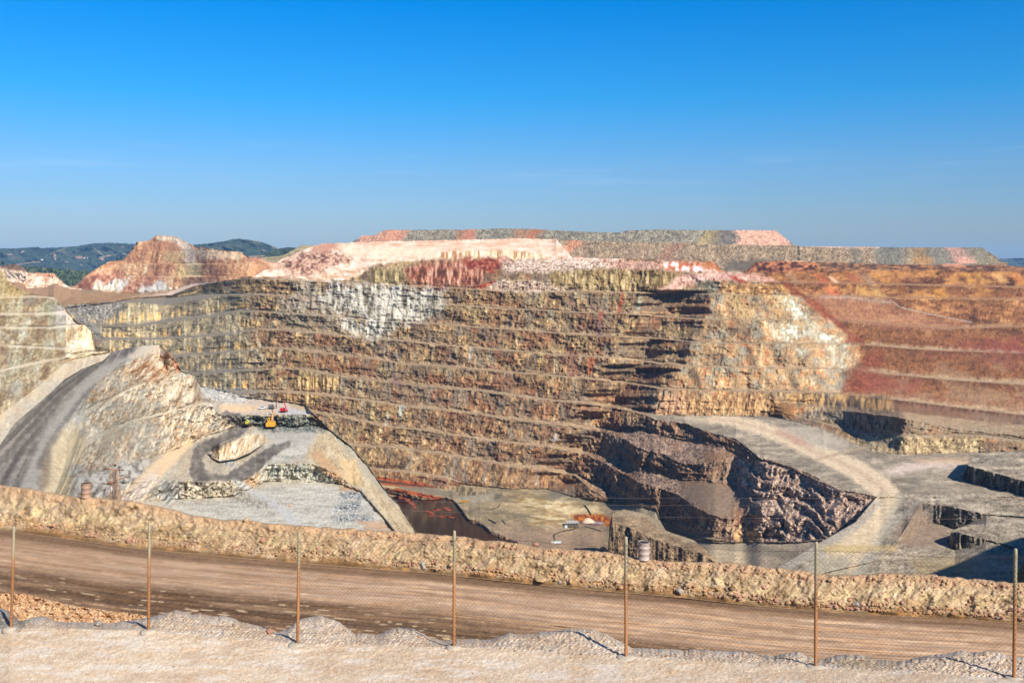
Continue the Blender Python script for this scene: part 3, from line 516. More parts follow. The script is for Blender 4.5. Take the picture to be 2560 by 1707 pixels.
    c = zone(c, X, Y, [(2280,1148),(2420,1140),(2420,1160),(2300,1158)], (222, 186, 146), 7, .7, 6, 14, wy=5)
    for i_, (x_, y_, w_) in enumerate([(1905,1110,14),(1925,1130,22),(1955,1118,12),(1880,1100,14),(2060,1184,26),(1990,1140,14)]):
        c = zone(c, X, Y, [(x_ - w_, y_), (x_, y_ - 3), (x_ + w_, y_), (x_, y_ + 3)], (206, 190, 162), 2, .8, 3, 8, 90 + i_, wy=3)
    # basin floor and the flats beyond
    fl = ((KI <= FLOOR_K) | ((KI <= FLOOR_K + 3) & (X > 1500))).astype(float) * (W < .1)
    nfl = fbm((X - .8 * Y) / 46, Y / 9, 4, 61)
    cfl = ramp(st(.6 * nfl + .2 * fbm(X / 9, Y / 4, 3, 62) + .2 * nf, .5, 2.4), [(0,(128,114,90)),(.35,(156,136,104)),(.65,(176,152,114)),(1,(204,178,134))]); cfl = mix(cfl, ramp(nf, [(0,(196,172,138)),(1,(232,208,172))]), sm(X, 1640, 1760) * .8)
    c = c + (cfl - c) * fl[..., None]
    YLW = lambda x, y: ramp(st(fbm((x - y) / 26, y / 6, 4, 63), .5, 2.8), [(0,(140,116,78)),(.4,(186,150,92)),(.75,(220,188,128)),(1,(240,218,172))])
    c = zone(c, X, Y, [(1270,1240),(1400,1236),(1460,1262),(1500,1285),(1430,1296),(1400,1318),(1340,1320),(1320,1300),(1350,1280),(1290,1264)], YLW, 12, .7, 16, 16)
    c = zone(c, X, Y, [(1395,1270),(1490,1262),(1500,1284),(1410,1292)], (236, 212, 166), 8, .75, 9, 14, wy=5)
    c = zone(c, X, Y, [(1360,1262),(1405,1256),(1400,1266),(1365,1268)], (238, 214, 168), 4, .8, 5, 9, wy=4)
    c = zone(c, X, Y, [(1345,1230),(1420,1226),(1440,1246),(1380,1250)], (118, 112, 100), 12, .7, 12, 16, wy=6)
    c = zone(c, X, Y, [(1130,1232),(1240,1226),(1235,1252),(1150,1262)], (166, 156, 134), 10, .7, 8, 14, wy=6)
    c = zone(c, X, Y, [(1220,1320),(1420,1318),(1515,1310),(1515,1390),(1290,1390)], (158, 130, 106), 18, .75, 12, 20, wy=8)
    c = zone(c, X, Y, [(1428,1288),(1450,1284),(1500,1286),(1527,1294),(1527,1316),(1490,1306),(1440,1302)], lambda x, y: ramp(st(fbm(x / 4, y / 9, 4, 64), .5, 2.5), [(0,(122,58,24)),(.5,(190,96,30)),(1,(226,134,46))]), 4, .95, 4, 8)
    c = zone(c, X, Y, [(1450,1300),(1500,1302),(1516,1309),(1480,1314),(1448,1308)], (112, 84, 78), 3, .9, 3, 9)
    c = band(c, X, Y, [(1470,1304),(1512,1308)], [2], (196, 180, 180), 2, .8, 2)
    c = zone(c, X, Y, [(1832,1330),(1894,1328),(1903,1350),(1838,1354)], (222, 180, 126), 3, .95, 3, 8)
    c = band(c, X, Y, [(1560,1268),(1600,1275),(1655,1296),(1655,1320),(1720,1342),(1800,1360),(1900,1372),(1990,1392)], [7, 10, 13, 13, 12, 10, 12], (166, 150, 122), 5, .85, 4)
    c = zone(c, X, Y, [(1118,1212),(1155,1216),(1218,1222),(1218,1234),(1150,1238)], lambda x, y: ramp(st(fbm(x / 3, y / 12, 4, 65), .5, 3), [(0,(76,66,50)),(1,(190,162,116))]), 3, .8, 4, 6)
    c = zone(c, X, Y, [(1232,1246),(1240,1234),(1254,1232),(1258,1240),(1240,1252)], (112, 104, 88), 3, .9, 4, 5)
    # orange mud at the shore
    OR = lambda x, y: ramp(st(fbm(x / 7, y / 3, 4, 66), .5, 2.5), [(0,(110,46,22)),(.5,(172,78,38)),(1,(204,108,58))])
    c = band(c, X, Y, [(930,1193),(980,1200),(1040,1209),(1090,1218)], [3, 4, 4, 2], OR(np.array([0.]), np.array([0.]))[0], 2, .95, 2)
    c = zone(c, X, Y, [(930,1198),(1000,1206),(1090,1217),(1040,1219),(960,1211)], (84, 52, 40), 2, .9, 2, 9)
    c = band(c, X, Y, [(950,1208),(1000,1213),(1060,1220)], [2, 2.5, 1], (196, 100, 52), 2, .95, 1.5)
    c = band(c, X, Y, [(990,1223),(1060,1238),(1132,1250)], [3, 4, 3], (168, 76, 40), 2, .95, 2)
    c = zone(c, X, Y, [(1000,1214),(1090,1220),(1130,1228),(1132,1246),(1060,1233),(1010,1222)], (140, 126, 104), 3, .9, 3, 9)
    # single coloured streaks on the middle wall
    for x_, y0, y1, w0, w1, col_ in [(1553,735,760,3,4,(166,80,54)),(1547,760,781,4,3,(166,80,54)),(1500,786,806,7,3,(160,84,66)),(1497,806,834,4,9,(150,118,104)),(1597,740,772,3,3,(176,188,170)),(1162,868,912,5,4,(216,176,124)),(1173,870,905,4,3,(190,196,176)),(1161,780,812,3,3,(206,156,86)),(1350,885,900,6,6,(216,186,130)),(1345,905,930,4,3,(206,156,90)),(1392,950,992,4,4,(198,140,94)),(1360,1000,1045,3,3,(186,140,104)),(900,952,990,5,3,(178,172,140)),(1000,1018,1040,6,5,(186,192,180)),(965,1040,1060,4,3,(206,206,190)),(950,1070,1105,4,3,(230,206,150)),(930,1010,1050,4,4,(214,194,138)),(990,935,955,6,10,(150,120,106)),(1388,1085,1100,2,4,(200,206,200)),(1475,900,930,8,6,(176,104,70)),(1430,888,930,14,12,(150,110,86))]:
        c = band(c, X, Y, [(x_ + 3, y0), (x_, y1)], [w0, w1], col_, 3, .8, 3, int(x_ + y0))
    for i_, (x0, x1, y0, y1) in enumerate([(740,850,942,974),(664,735,916,918),(700,740,990,1004),(760,800,988,1010),(590,650,862,872),(600,650,800,818)]):
        c = zone(c, X, Y, [(x0, y0), (x1, y0), (x1, y1), (x0, y1)], lambda x, y: ramp(st(fbm(x / 3.2, y / 60, 3, 67), .5, 4), [(0,(92,74,50)),(.45,(204,160,96)),(1,(240,208,146))]), 6, .85, 8, 9)
    for xa, ya, xb, yb in [(575,790,588,832),(612,838,628,872),(640,832,650,864),(590,795,604,824),(516,752,524,786),(640,870,652,890)]:
        c = band(c, X, Y, [(xa, ya), ((xa * .6 + xb * .4), ya * .45 + yb * .55), (xb, yb)], [1.6, 2.4, 4], (214, 196, 158), 2, .85, 2, int(xa))
    # left plain, tracks and rubble
    c = zone(c, X, Y, [(140,745),(280,742),(340,736),(420,740),(330,748),(290,756),(220,770),(140,765)], (174, 134, 92), 5, .85, 6, 14)
    c = zone(c, X, Y, [(150,765),(230,758),(310,752),(280,790),(250,808),(200,790)], lambda x, y: ramp(st(.6 * vn(x / 2, y / 2, 68) + .4 * fbm(x / 9, y / 9, 3, 69), .5, 2.5), [(0,(92,84,74)),(.5,(148,140,126)),(1,(196,188,174))]), 6, .85, 8, 9)
    c = band(c, X, Y, [(178,780),(205,800),(238,824),(250,845)], [4, 8, 10], (148, 140, 128), 4, .9, 3)
    c = zone(c, X, Y, [(236,748),(285,745),(300,750),(250,755)], (182, 178, 170), 3, .8, 3, 8)
    c = zone(c, X, Y, [(240,850),(258,848),(245,868)], (132, 98, 84), 4, .8, 4, 8)
    return np.clip(c, 18, 255)
def nf_(x, y): return vn(x / 1.7, y / 1.7, 4)
def disp_far(X, Y, k, t, W, D):
    k, _, t, W = merge_far(X, k, np.ceil(k), t, W)
    sc_ = D / 900.0
    v = k * 2.37 + Y / 160.0
    big = (fbm(X / 70 + v * .3, v * .5, 2, 81) - .5) * 6
    mid = (ridge(X / 30 + .006 * Y, v * 1.3, 3, 82) - .5) * 4.2
    rib = (ridge(X / 10 + .02 * Y, v * 1.9, 2, 83) - .5) * 1.9 + (vn(X / 4.2 + .03 * Y, Y / 22 + v, 84) - .5) * .7
    fine = (fbm(X / 3.2, Y / 3.6, 3, 85) - .5) * 1.2
    soft = sm(X, 2010, 2090) * sm(Y, 1060, 1000)                          # far-right slopes are loose earth
    left = sm(X, 660, 560)
    a = np.clip(W * (1 - .6 * soft) * (1 - .35 * left), 0, 1)
    a = a * (1 - .75 * sm(Y, 716, 690) * sm(X, 1500, 1300))
    brk = (cell(X / 4.2 + .15 * Y / 4.2, Y / 6.5 + np.ceil(k) * 3.3, 170) - .5) * 1.5 + (cell(X / 10, Y / 13 + np.ceil(k) * 5.1, 171) - .5) * 2.4
    brk = brk * .72 * (1 - .5 * np.maximum(sm(X, 1660, 1760), left))
    broad = ((W < .1) & ((k <= FLOOR_K) | ((Y > 1042) & (X > 1640)) | ((Y > 1236) & (X > 1480)))).astype(float)
    shade = 1 + 1.1 * sm(X, 1360, 1500) * sm(X, 2000, 1900) * sm(Y, 960, 1100)
    rub = ((X > 1480) & (X < 2190) & (Y > 1060) & (W < .6)) * (fbm(X / 5, Y / 4, 3, 86) - .5) * 2.6
    cor = np.interp(Y, [720, 800, 850, 910, 965, 985], [1782, 1762, 1730, 1700, 1680, 1640]) + (vn(Y / 9, Y * 0, 87) - .5) * 22
    cor2 = np.interp(Y, [720, 800, 850, 910, 965, 1030, 1060, 1100, 1150, 1235], [1788, 1765, 1730, 1708, 1662, 1632, 1606, 1590, 1545, 1500]) + (vn(Y / 9, Y * 0, 87) - .5) * 26
    rec = 44 * sm(X, cor2 - 200, cor2 - 105) * np.clip((cor2 - X) / 105, 0, 1) * sm(Y, 1240, 1200) * sm(Y, 724, 738)
    wed = sm(X, 1800, 1860) * sm(X, 2190, 2140) * (Y > 1100) * (k >= FLOOR_K + 2) * (k < IB6c + .01) * ((ridge((X + .5 * Y) / 34, (Y - .6 * X) / 90, 3, 88) - .5) * 9 + (fbm(X / 14, Y / 12, 3, 89) - .5) * 7)
    vv = np.mod((Y - ev(B6c, X) + (fbm(X / 46, Y / 60, 4, 90) - .5) * 80) / 44, 1); led = sm(X, 1850, 1890) * sm(X, 2185, 2120) * (Y > 1100) * (k >= FLOOR_K + 2) * (k < IB6c + .01) * np.where(vv < .62, vv / .62, (1 - vv) / .38) * 10 * (.4 + 1.2 * fbm(X / 60, Y / 40, 2, 91)) * sm(Y - ev(B6c, X), 4, 24)
    dip = led - wed + rec
    grad = (big * (.35 + .65 * a) * (1 - .8 * soft) * (1 - .7 * sm(Y, 716, 690)) + mid * (.25 + .75 * a) * (1 - .8 * soft) * (1 - .7 * sm(Y, 716, 690)) + (rib * .7 + brk) * a) * shade * (1 - broad) + fine * (.35 + .65 * a) * (1 - .6 * broad) + rub * (1 - .8 * broad)
    return (dip - grad) * sc_
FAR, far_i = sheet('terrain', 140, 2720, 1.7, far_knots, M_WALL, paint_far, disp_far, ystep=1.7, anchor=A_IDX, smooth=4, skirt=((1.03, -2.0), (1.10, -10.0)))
def zfar(kidx, x): return float(np.interp(x, far_i['X'], far_i['z'][kidx])), float(np.interp(x, far_i['X'], far_i['D'][kidx]))
IE = [i for i, k in enumerate(far_knots) if k['y'] is E][0]
ZW = min(zfar(IE, 960)[0], zfar(IE, 1040)[0], zfar(IE, 1110)[0], zfar(IE, 1000)[0]) - 0.6
ZF = zfar(IE, 1230)[0]
if __import__('os').environ.get('DBG'):
    for nm, idx in [('E', IE), ('B9', [i for i, k in enumerate(far_knots) if k['y'] is B9][0]), ('B6', A_IDX), ('B4', [i for i, k in enumerate(far_knots) if k['y'] is B4][0]), ('B2', [i for i, k in enumerate(far_knots) if k['y'] is B2][0]), ('B1', [i for i, k in enumerate(far_knots) if k['y'] is B1][0]), ('N1', len(far_knots) - 2), ('N2', len(far_knots) - 1)]:
        print(nm, [(x, tuple(round(v) for v in zfar(idx, x))) for x in (200, 400, 600, 800, 1000, 1200, 1400, 1550, 1700, 1900, 2100, 2400)])
    print('ZW', ZW, 'ZF', ZF)
# ------------------------------------------------------------------ blocks in front of the far pit
PAL_GREY = [(0,(100,90,76)),(.3,(146,132,112)),(.6,(172,156,132)),(1,(210,192,164))]
def paint_p2(X, Y, k, t, W, KI):
    nf = vn(X / 1.7, Y / 1.7, 101)
    s = st(.4 * fbm((X + .5 * Y) / 50, Y / 8, 4, 102) + .3 * fbm(X / 8, Y / 5, 3, 103) + .3 * nf, .5, 2.2)
    c = ramp(s, PAL_GREY)
    c = mix(c, ramp(st(.6 * nf + .4 * fbm(X / 6, Y / 9, 3, 104), .5, 2.4), [(0,(66,62,58)),(.5,(112,104,94)),(1,(158,146,128))]), (W > .9) * .95 * sm(X, 2285, 2305))
    c = zone(c, X, Y, [(2235,1335),(2300,1262),(2330,1304),(2380,1330),(2340,1370),(2250,1360)], (142,118,98), 10, .7, 10, 14)
    RD = [(2222,1238),(2190,1290),(2150,1340),(2110,1390),(2080,1450)]
    c = band(c, X, Y, RD, [34, 44, 56, 66, 70], (178,168,148), 8, .92, 6)
    c = band(c, X, Y, RD, [24, 32, 40, 42], (222,196,158), 12, .9, 6)
    c = band(c, X, Y, [(2196,1256),(2150,1306),(2060,1362),(1960,1416)], [6, 10, 14], (176,164,148), 6, .85, 6)
    c = zone(c, X, Y, [(2050,1362),(2230,1362),(2240,1376),(2060,1382)], (200,170,110), 4, .6, 5, 14, wy=4)
    c = band(c, X, Y, [(2300,1250),(2250,1296),(2222,1336)], [3, 4], (168,158,142), 3, .7, 3)
    for i_, (x_, y_, w_) in enumerate([(2340,1246,46),(2500,1282,40),(2490,1294,30),(2540,1300,26),(2430,1262,30),(2450,1276,26)]):
        c = zone(c, X, Y, [(x_ - w_, y_), (x_, y_ - 4), (x_ + w_, y_ + 1), (x_, y_ + 4)], (206,192,166), 3, .7, 4, 8, 110 + i_, wy=3)
    c = zone(c, X, Y, [(2280,1400),(2420,1390),(2440,1430),(2300,1440)], (176,150,106), 10, .6, 10, 12)
    c = zone(c, X, Y, [(2040,1395),(2130,1385),(2120,1440),(2030,1440)], (170,160,136), 8, .7, 8, 10)
    return c
def disp_rub(a1, a2):
    def f(X, Y, k, t, W, D):
        g = (ridge(X / 26, Y / 60 + k, 3, 121) - .5) * a1 * W + (fbm(X / 5, Y / 4, 4, 122) - .5) * a2 * (.25 + .75 * np.minimum(W * 2, 1))
        return -g
    return f
p2_knots = [K('f', 1500, D=[(1900,410),(2720,400)]),
    K('f', [(1900,1470),(2200,1400),(2290,1330),(2334,1305),(2387,1322),(2440,1300),(2465,1288),(2720,1300)], z=[(1900,-139.1),(2200,-135.2),(2334,-137.5),(2387,-139),(2465,-130),(2720,-129.5)]),
    K('w', [(1900,1469),(2200,1399),(2255,1334),(2304,1258),(2379,1267),(2460,1284),(2470,1286),(2720,1299)], z=[(1900,-139),(2200,-135),(2300,-127.2),(2460,-127.4),(2720,-127.6)], j=[(2280,0),(2310,2)]),
    K('f', [(1900,1440),(1940,1420),(2044,1360),(2139,1305),(2180,1256),(2200,1234),(2720,1228)], z=[(1900,-138),(2044,-133),(2139,-130),(2186,-126.9),(2215,-126.2),(2720,-126.0)])]
P2, p2_i = sheet('terrain', 1900, 2720, 1.7, p2_knots, M_WALL, paint_p2, disp_rub(5, 1.6), ystep=1.7, skirt=((1.003, -.1), (1.007, -2), (1.012, -30)))
def paint_blk(pal_top, pal_w, sd):
    def f(X, Y, k, t, W, KI):
        nf = vn(X / 1.7, Y / 1.7, sd)
        c = ramp(st(.5 * fbm((X + .5 * Y) / 40, Y / 7, 4, sd + 1) + .25 * fbm(X / 7, Y / 5, 3, sd + 2) + .25 * nf, .5, 2.2), pal_top)
        w = ramp(st(.5 * fbm(X / 6, Y / 24, 3, sd + 3) + .3 * nf + .2 * fbm(X / 20, Y / 14, 3, sd + 4), .5, 2.6), pal_w)
        return c + (w - c) * (W > .4).astype(float)[..., None]
    return f
PW = [(0,(58,56,52)),(.4,(104,96,84)),(.75,(140,126,104)),(1,(176,156,126))]
sheet('terrain', 2407, 2720, 1.7, [K('f', [(2407,1203),(2464,1218),(2528,1235),(2560,1242),(2720,1290)], z=-127.5),
    K('w', [(2407,1190),(2419,1163),(2485,1182),(2560,1203),(2720,1250)], g=12, j=2),
    K('f', [(2407,1189),(2419,1160),(2443,1133),(2560,1126),(2720,1124)], g=.004)], M_WALL, paint_blk(PAL_GREY, PW, 131), disp_rub(7, 1.2), ystep=1.7, skirt=((1.002, -2), (1.01, -12)))
sheet('terrain', 2368, 2720, 1.7, [K('f', [(2368,1362),(2379,1374),(2440,1387),(2720,1440)], z=-139.5),
    K('w', [(2368,1352),(2381,1327),(2485,1354),(2600,1385),(2720,1410)], g=6, j=3),
    K('f', [(2368,1351),(2381,1325),(2420,1312),(2560,1302),(2720,1302)], g=.01)], M_WALL, paint_blk(PAL_GREY, PW, 141), disp_rub(7, 1.2), ystep=1.7, skirt=((1.002, -2), (1.01, -12)))
def paint_t1(X, Y, k, t, W, KI):
    c = paint_blk([(0,(104,86,66)),(.4,(142,118,90)),(.7,(166,140,108)),(1,(196,170,130))], [(0,(56,46,38)),(.4,(104,86,66)),(.75,(146,120,90)),(1,(190,160,120))], 151)(X, Y, k, t, W, KI)
    return band(c, X, Y, [(1545,1280),(1620,1284),(1660,1318),(1730,1350)], [6, 10, 10], (166,150,122), 6, .7, 4)
sheet('terrain', 1517, 1830, 1.5, [K('f', [(1517,1430),(1830,1445)], z=ZF + 9),
    K('w', [(1517,1412),(1525,1330),(1530,1306),(1545,1310),(1576,1320),(1635,1348),(1707,1368),(1760,1388),(1830,1430)], g=.95, j=4),
    K('f', [(1517,1411),(1524,1310),(1532,1282),(1560,1272),(1600,1280),(1650,1300),(1664,1326),(1735,1350),(1830,1428)], g=.01, j=1)], M_WALL, paint_t1, disp_rub(9, 3.4), ystep=1.7, skirt=((1.002, -3), (1.01, -25)))

# ------------------------------------------------------------------ water in the bottom of the pit
m, n, l, b = new_mat('mine_water'); b.inputs['Base Color'].default_value = (0.012, 0.006, 0.005, 1); b.inputs['Roughness'].default_value = 0.12; b.inputs['IOR'].default_value = 1.33
tc = n.new('ShaderNodeTexCoord'); tn = n.new('ShaderNodeTexNoise'); tn.inputs['Scale'].default_value = 0.35; l.new(tc.outputs['Object'], tn.inputs['Vector'])
bp = n.new('ShaderNodeBump'); bp.inputs['Strength'].default_value = 0.06; l.new(tn.outputs['Fac'], bp.inputs['Height']); l.new(bp.outputs[0], b.inputs['Normal'])
M_WATER = m
w_ = MB(); w_.add([(-330, 480, ZW), (8, 480, ZW), (8, 1010, ZW), (-330, 1010, ZW)], [(0, 1, 2, 3)])
o = w_.build('water', M_WATER); o['kind'] = 'structure'

# ------------------------------------------------------------------ left hill: haul road, terraces, quarry floor
gL = [(-200,1290),(-150,1290),(113,1290)]
lr_knots = [
    K('f', [(-200,1330),(113,1330),(212,1330),(300,1350),(400,1370),(700,1400),(1050,1430)], z=[(-200,-49.5),(113,-50),(212,-72),(250,-80),(330,-93),(400,-101),(480,-104.5),(1050,-106)]),
    K('f', [(-200,1325),(113,1325),(212,1290),(300,1262),(440,1246),(579,1240),(640,1215),(668,1202),(787,1205),(847,1208),(903,1229),(984,1324),(1050,1429)], z=[(-200,-49.4),(113,-49.9),(212,-70),(300,-86),(400,-99),(440,-103.5),(847,-104.7),(1050,-106)], j=1.5),
    K('w', [(-200,1320),(113,1320),(212,1215),(300,1205),(445,1203),(560,1203),(600,1197),(640,1187),(662,1162),(775,1157),(832,1178),(903,1225),(984,1320),(1050,1428)], z=[(-200,-49.3),(113,-49.8),(212,-65),(300,-78),(400,-92),(445,-95),(800,-95.5),(832,-97.5),(860,-102.5),(880,-104.6),(1050,-105.8)], j=[(800,2),(840,0)]),
    K('f', [(-200,1315),(113,1315),(212,1185),(300,1168),(400,1137),(477,1107),(540,1082),(570,1070),(600,1065),(653,1065),(800,1064),(817,1070),(850,1094),(877,1115),(921,1166),(972,1238),(996,1258),(1050,1340)], z=[(-200,-49.2),(113,-49.7),(212,-63.5),(300,-77),(400,-92),(445,-95),(817,-95),(850,-97),(877,-100),(921,-106),(972,-112),(1050,-118)], j=1.5),
    K('w', [(-200,1310),(113,1310),(212,1115),(300,1066),(336,1053),(402,1038),(501,1012),(530,1016),(545,1033),(560,1038),(585,1038),(700,1037),(781,1034),(800,1046),(817,1067),(850,1092),(877,1114),(1050,1339)], z=[(-200,-49.1),(113,-49.6),(212,-58.5),(300,-69),(336,-72.5),(402,-76.5),(501,-78),(530,-80),(560,-86.5),(790,-86.5),(817,-93),(850,-96.5),(877,-99.8),(921,-106),(972,-112),(1050,-118)], j=2.5),
    K('f', [(-200,1305),(113,1305),(212,1100),(300,1059),(336,1046),(402,1031),(501,1005),(520,1008),(541,1013),(555,1000),(579,992),(626,994),(668,998),(716,1003),(763,1010),(778,1028),(817,1066),(877,1113),(1050,1338)], z=[(-200,-49),(113,-49.5),(212,-58),(300,-68.5),(336,-72),(402,-76),(501,-77.5),(530,-79),(555,-84),(626,-86),(790,-86),(817,-92.5),(850,-96.4),(877,-99.6),(921,-105.9),(972,-111.9),(1050,-118)], j=1.5),
    K('w', [(-200,1302),(113,1302),(212,1036),(300,988),(311,979),(366,957),(453,934),(486,943),(501,966),(540,974),(579,980),(626,992),(668,997),(716,1002),(763,1009),(778,1027),(817,1065),(1050,1337)], z=[(-200,-48.9),(113,-49.4),(212,-53),(300,-59.5),(366,-60.5),(453,-60.5),(486,-64),(501,-80),(579,-84),(626,-85.9),(790,-85.9),(817,-92.4),(877,-99.5),(921,-105.8),(972,-111.8),(1050,-118)], j=2.5),
    K('f', [(-200,1299),(113,1299),(212,1022),(300,981),(366,951),(453,928),(486,937),(501,965),(540,973),(579,979),(1050,1336)], z=[(-200,-48.7),(113,-49.2),(212,-52.5),(300,-59),(366,-60),(453,-60),(486,-63.5),(501,-79.5),(579,-83.9),(626,-85.8),(790,-85.8),(817,-92.3),(877,-99.4),(921,-105.7),(972,-111.7),(1050,-118)], j=1.5),
    K('w', [(-200,1296),(60,1260),(85,1210),(100,1170),(113,1133),(146,1068),(212,988),(263,937),(311,900),(362,882),(399,868),(424,884),(442,907),(453,926),(486,936),(501,964),(579,978),(1050,1335)], z=[(-200,-48),(362,-48),(424,-49),(453,-58),(486,-63),(501,-79),(579,-83.8),(626,-85.7),(790,-85.7),(817,-92.2),(877,-99.3),(921,-105.6),(972,-111.6),(1050,-118)], j=1.5),
    K('f', [(-200,1240),(-60,1150),(0,1101),(37,1050),(110,988),(161,940),(205,915),(256,896),(280,880),(310,871),(352,866),(366,863),(399,862),(424,882),(442,905),(453,924),(486,935),(501,963),(579,977),(1050,1334)], z=[(-200,-47.9),(362,-47.6),(399,-47.2),(424,-48.8),(453,-57.8),(486,-62.8),(501,-78.8),(579,-83.6),(626,-85.6),(790,-85.6),(817,-92.1),(877,-99.2),(921,-105.5),(972,-111.5),(1050,-118)]),
]
# silhouette of the right flank as one polyline for every knot above the floor
SIL = [(541,1013),(579,980),(626,992),(668,998),(716,1003),(763,1010),(778,1028),(817,1067),(877,1114),(921,1165),(972,1237),(996,1257),(1050,1345)]
def cap(poly, off):
    xs = sorted(set([a[0] for a in poly] + [a[0] for a in SIL])); X = P(xs); y = ev(poly, X)
    s = np.where(X >= 579, ev(SIL, X) + off, -1e9); return list(zip(xs, np.maximum(y, s)))
for i_, kn in enumerate(lr_knots): kn['y'] = cap(kn['y'], (len(lr_knots) - 1 - i_) * .25)
PAL_PALE = [(0,(150,130,102)),(.3,(198,176,144)),(.55,(220,200,166)),(.8,(234,216,186)),(1,(246,232,208))]
GREYBLUE = lambda x, y: ramp(st(.6 * fbm((x + y) / 40, y / 6, 4, 161) + .4 * vn(x / 2, y / 2, 162), .5, 2.0), [(0,(166,160,144)),(.4,(200,193,175)),(.7,(214,206,188)),(1,(228,220,202))])
def paint_lr(X, Y, k, t, W, KI):
    nf = vn(X / 1.8, Y / 1.8, 163); nb = fbm(X / 34, Y / 30, 4, 164); sl = fbm((X + .45 * Y) / 9, (Y - .3 * X) / 44, 4, 165)
    s = st(.2 * sl + .28 * nb + .24 * nf + .28 * fbm(X / 6, Y / 7, 4, 166), .5, 2.6)
    c = ramp(s, PAL_PALE)
    c = mix(c, (210, 158, 108), sm(fbm((X + .4 * Y) / 16, (Y - .3 * X) / 26, 4, 167), .54, .70) * .45)
    c = mix(c, (180, 124, 80), sm(fbm((X + .5 * Y) / 7, (Y - .4 * X) / 30, 4, 168), .64, .74) * .6 * (W > .9))
    c = mix(c, (182, 178, 162), sm(fbm(X / 30, Y / 26, 3, 169), .5, .66) * .6)
    c = mix(c, (90, 82, 72), (nf > .93) * .45)
    c = mix(c, ramp(st(.5 * nf + .5 * nb, .5, 1.8), [(0,(164,150,128)),(.5,(192,178,154)),(1,(214,200,176))]), (W < .1) * .7)
    c = mix(c, (120, 100, 78), W * (X > 230) * sm(np.abs(fbm((X + .4 * Y) / 8, Y / 16, 4, 198) - .5), .03, .005) * .5)
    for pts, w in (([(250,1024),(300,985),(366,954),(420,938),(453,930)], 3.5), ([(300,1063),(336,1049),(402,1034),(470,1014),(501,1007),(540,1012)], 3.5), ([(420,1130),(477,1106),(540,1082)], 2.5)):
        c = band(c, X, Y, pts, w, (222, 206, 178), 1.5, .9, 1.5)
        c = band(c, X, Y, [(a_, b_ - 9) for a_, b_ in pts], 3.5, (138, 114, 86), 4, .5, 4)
    c = c * (1 + (W > .4) * (.6 * cell(X / 4.5 + .3 * Y / 4.5, Y / 6, 172) + .4 * cell(X / 11 + .3 * Y / 11, Y / 13, 173) - .5) * .34)[..., None]
    # orange crest by the bend and the grey-green middle terrace
    c = band(c, X, Y, [(388,866),(415,876),(434,898),(446,924)], [3, 7, 5], (206,128,88), 4, .85, 4)
    c = zone(c, X, Y, [(335,905),(420,880),(440,930),(380,960),(330,930)], lambda x, y: ramp(st(fbm((x + y) / 9, (y - x) / 30, 4, 170), .5, 3), [(0,(140,92,56)),(.4,(200,156,112)),(1,(236,214,182))]), 12, .8, 14, 14)
    c = zone(c, X, Y, [(240,1090),(340,1010),(400,1000),(380,1040),(300,1110),(250,1180)], (166,154,130), 14, .6, 14, 20)
    c = zone(c, X, Y, [(400,960),(490,945),(505,1005),(420,1030)], lambda x, y: ramp(st(fbm((x + .3 * y) / 6, y / 40, 4, 171), .5, 3), [(0,(160,122,84)),(.5,(206,182,148)),(1,(236,220,194))]), 10, .75, 10, 12)
    c = zone(c, X, Y, [(180,1180),(330,1150),(420,1160),(340,1240),(180,1260)], lambda x, y: ramp(st(fbm(x / 9, y / 9, 4, 172), .5, 2.6), [(0,(126,118,106)),(.35,(190,182,168)),(1,(228,220,206))]), 16, .8, 16, 16)
    # peach ramp
    c = band(c, X, Y, [(474,1106),(440,1130),(400,1168),(355,1215),(325,1255)], [10, 16, 19, 24, 32], (240,206,162), 5, .92, 4)
    c = band(c, X, Y, [(380,1196),(340,1240),(325,1258)], [14, 22, 26], (236,216,196), 8, .8, 4)
    c = zone(c, X, Y, [(300,872),(352,866),(399,862),(420,878),(365,886),(320,884)], (222,204,176), 4, .0, 3, 9)
    # blue-grey quarry floors
    c = zone(c, X, Y, [(440,1252),(580,1246),(640,1222),(680,1206),(790,1208),(850,1212),(905,1232),(960,1300),(1000,1430),(560,1430),(420,1300)], GREYBLUE, 8, .92, 8, 20)
    c = zone(c, X, Y, [(640,1080),(820,1076),(815,1092),(770,1130),(745,1156),(665,1160),(640,1184),(600,1190),(650,1130),(680,1104),(655,1092)], GREYBLUE, 8, .9, 8, 20)
    c = zone(c, X, Y, [(680,1084),(790,1082),(780,1102),(700,1110)], (176,166,156), 14, .55, 12, 14, wy=5)
    c = zone(c, X, Y, [(665,1163),(775,1158),(846,1206),(790,1204),(670,1201)], lambda x, y: ramp(st(.6 * fbm(x / 5, y / 20, 4, 173) + .4 * nf_(x, y), .5, 2.6), [(0,(130,130,118)),(.4,(176,178,164)),(.75,(208,204,184)),(1,(236,226,196))]), 5, .92, 6, 9)
    c = zone(c, X, Y, [(445,1204),(560,1204),(586,1210),(570,1244),(450,1246)], lambda x, y: ramp(st(.6 * fbm(x / 6, y / 26, 4, 174) + .4 * nf_(x, y), .5, 2.6), [(0,(124,116,100)),(.35,(190,180,158)),(.7,(226,206,168)),(1,(240,226,204))]), 6, .9, 8, 10)
    c = zone(c, X, Y, [(400,1200),(450,1200),(452,1250),(420,1262),(395,1240)], lambda x, y: ramp(st(fbm((x + y) / 5, y / 24, 4, 175), .5, 2.8), [(0,(96,96,92)),(.4,(170,168,160)),(1,(226,220,208))]), 8, .8, 8, 9)
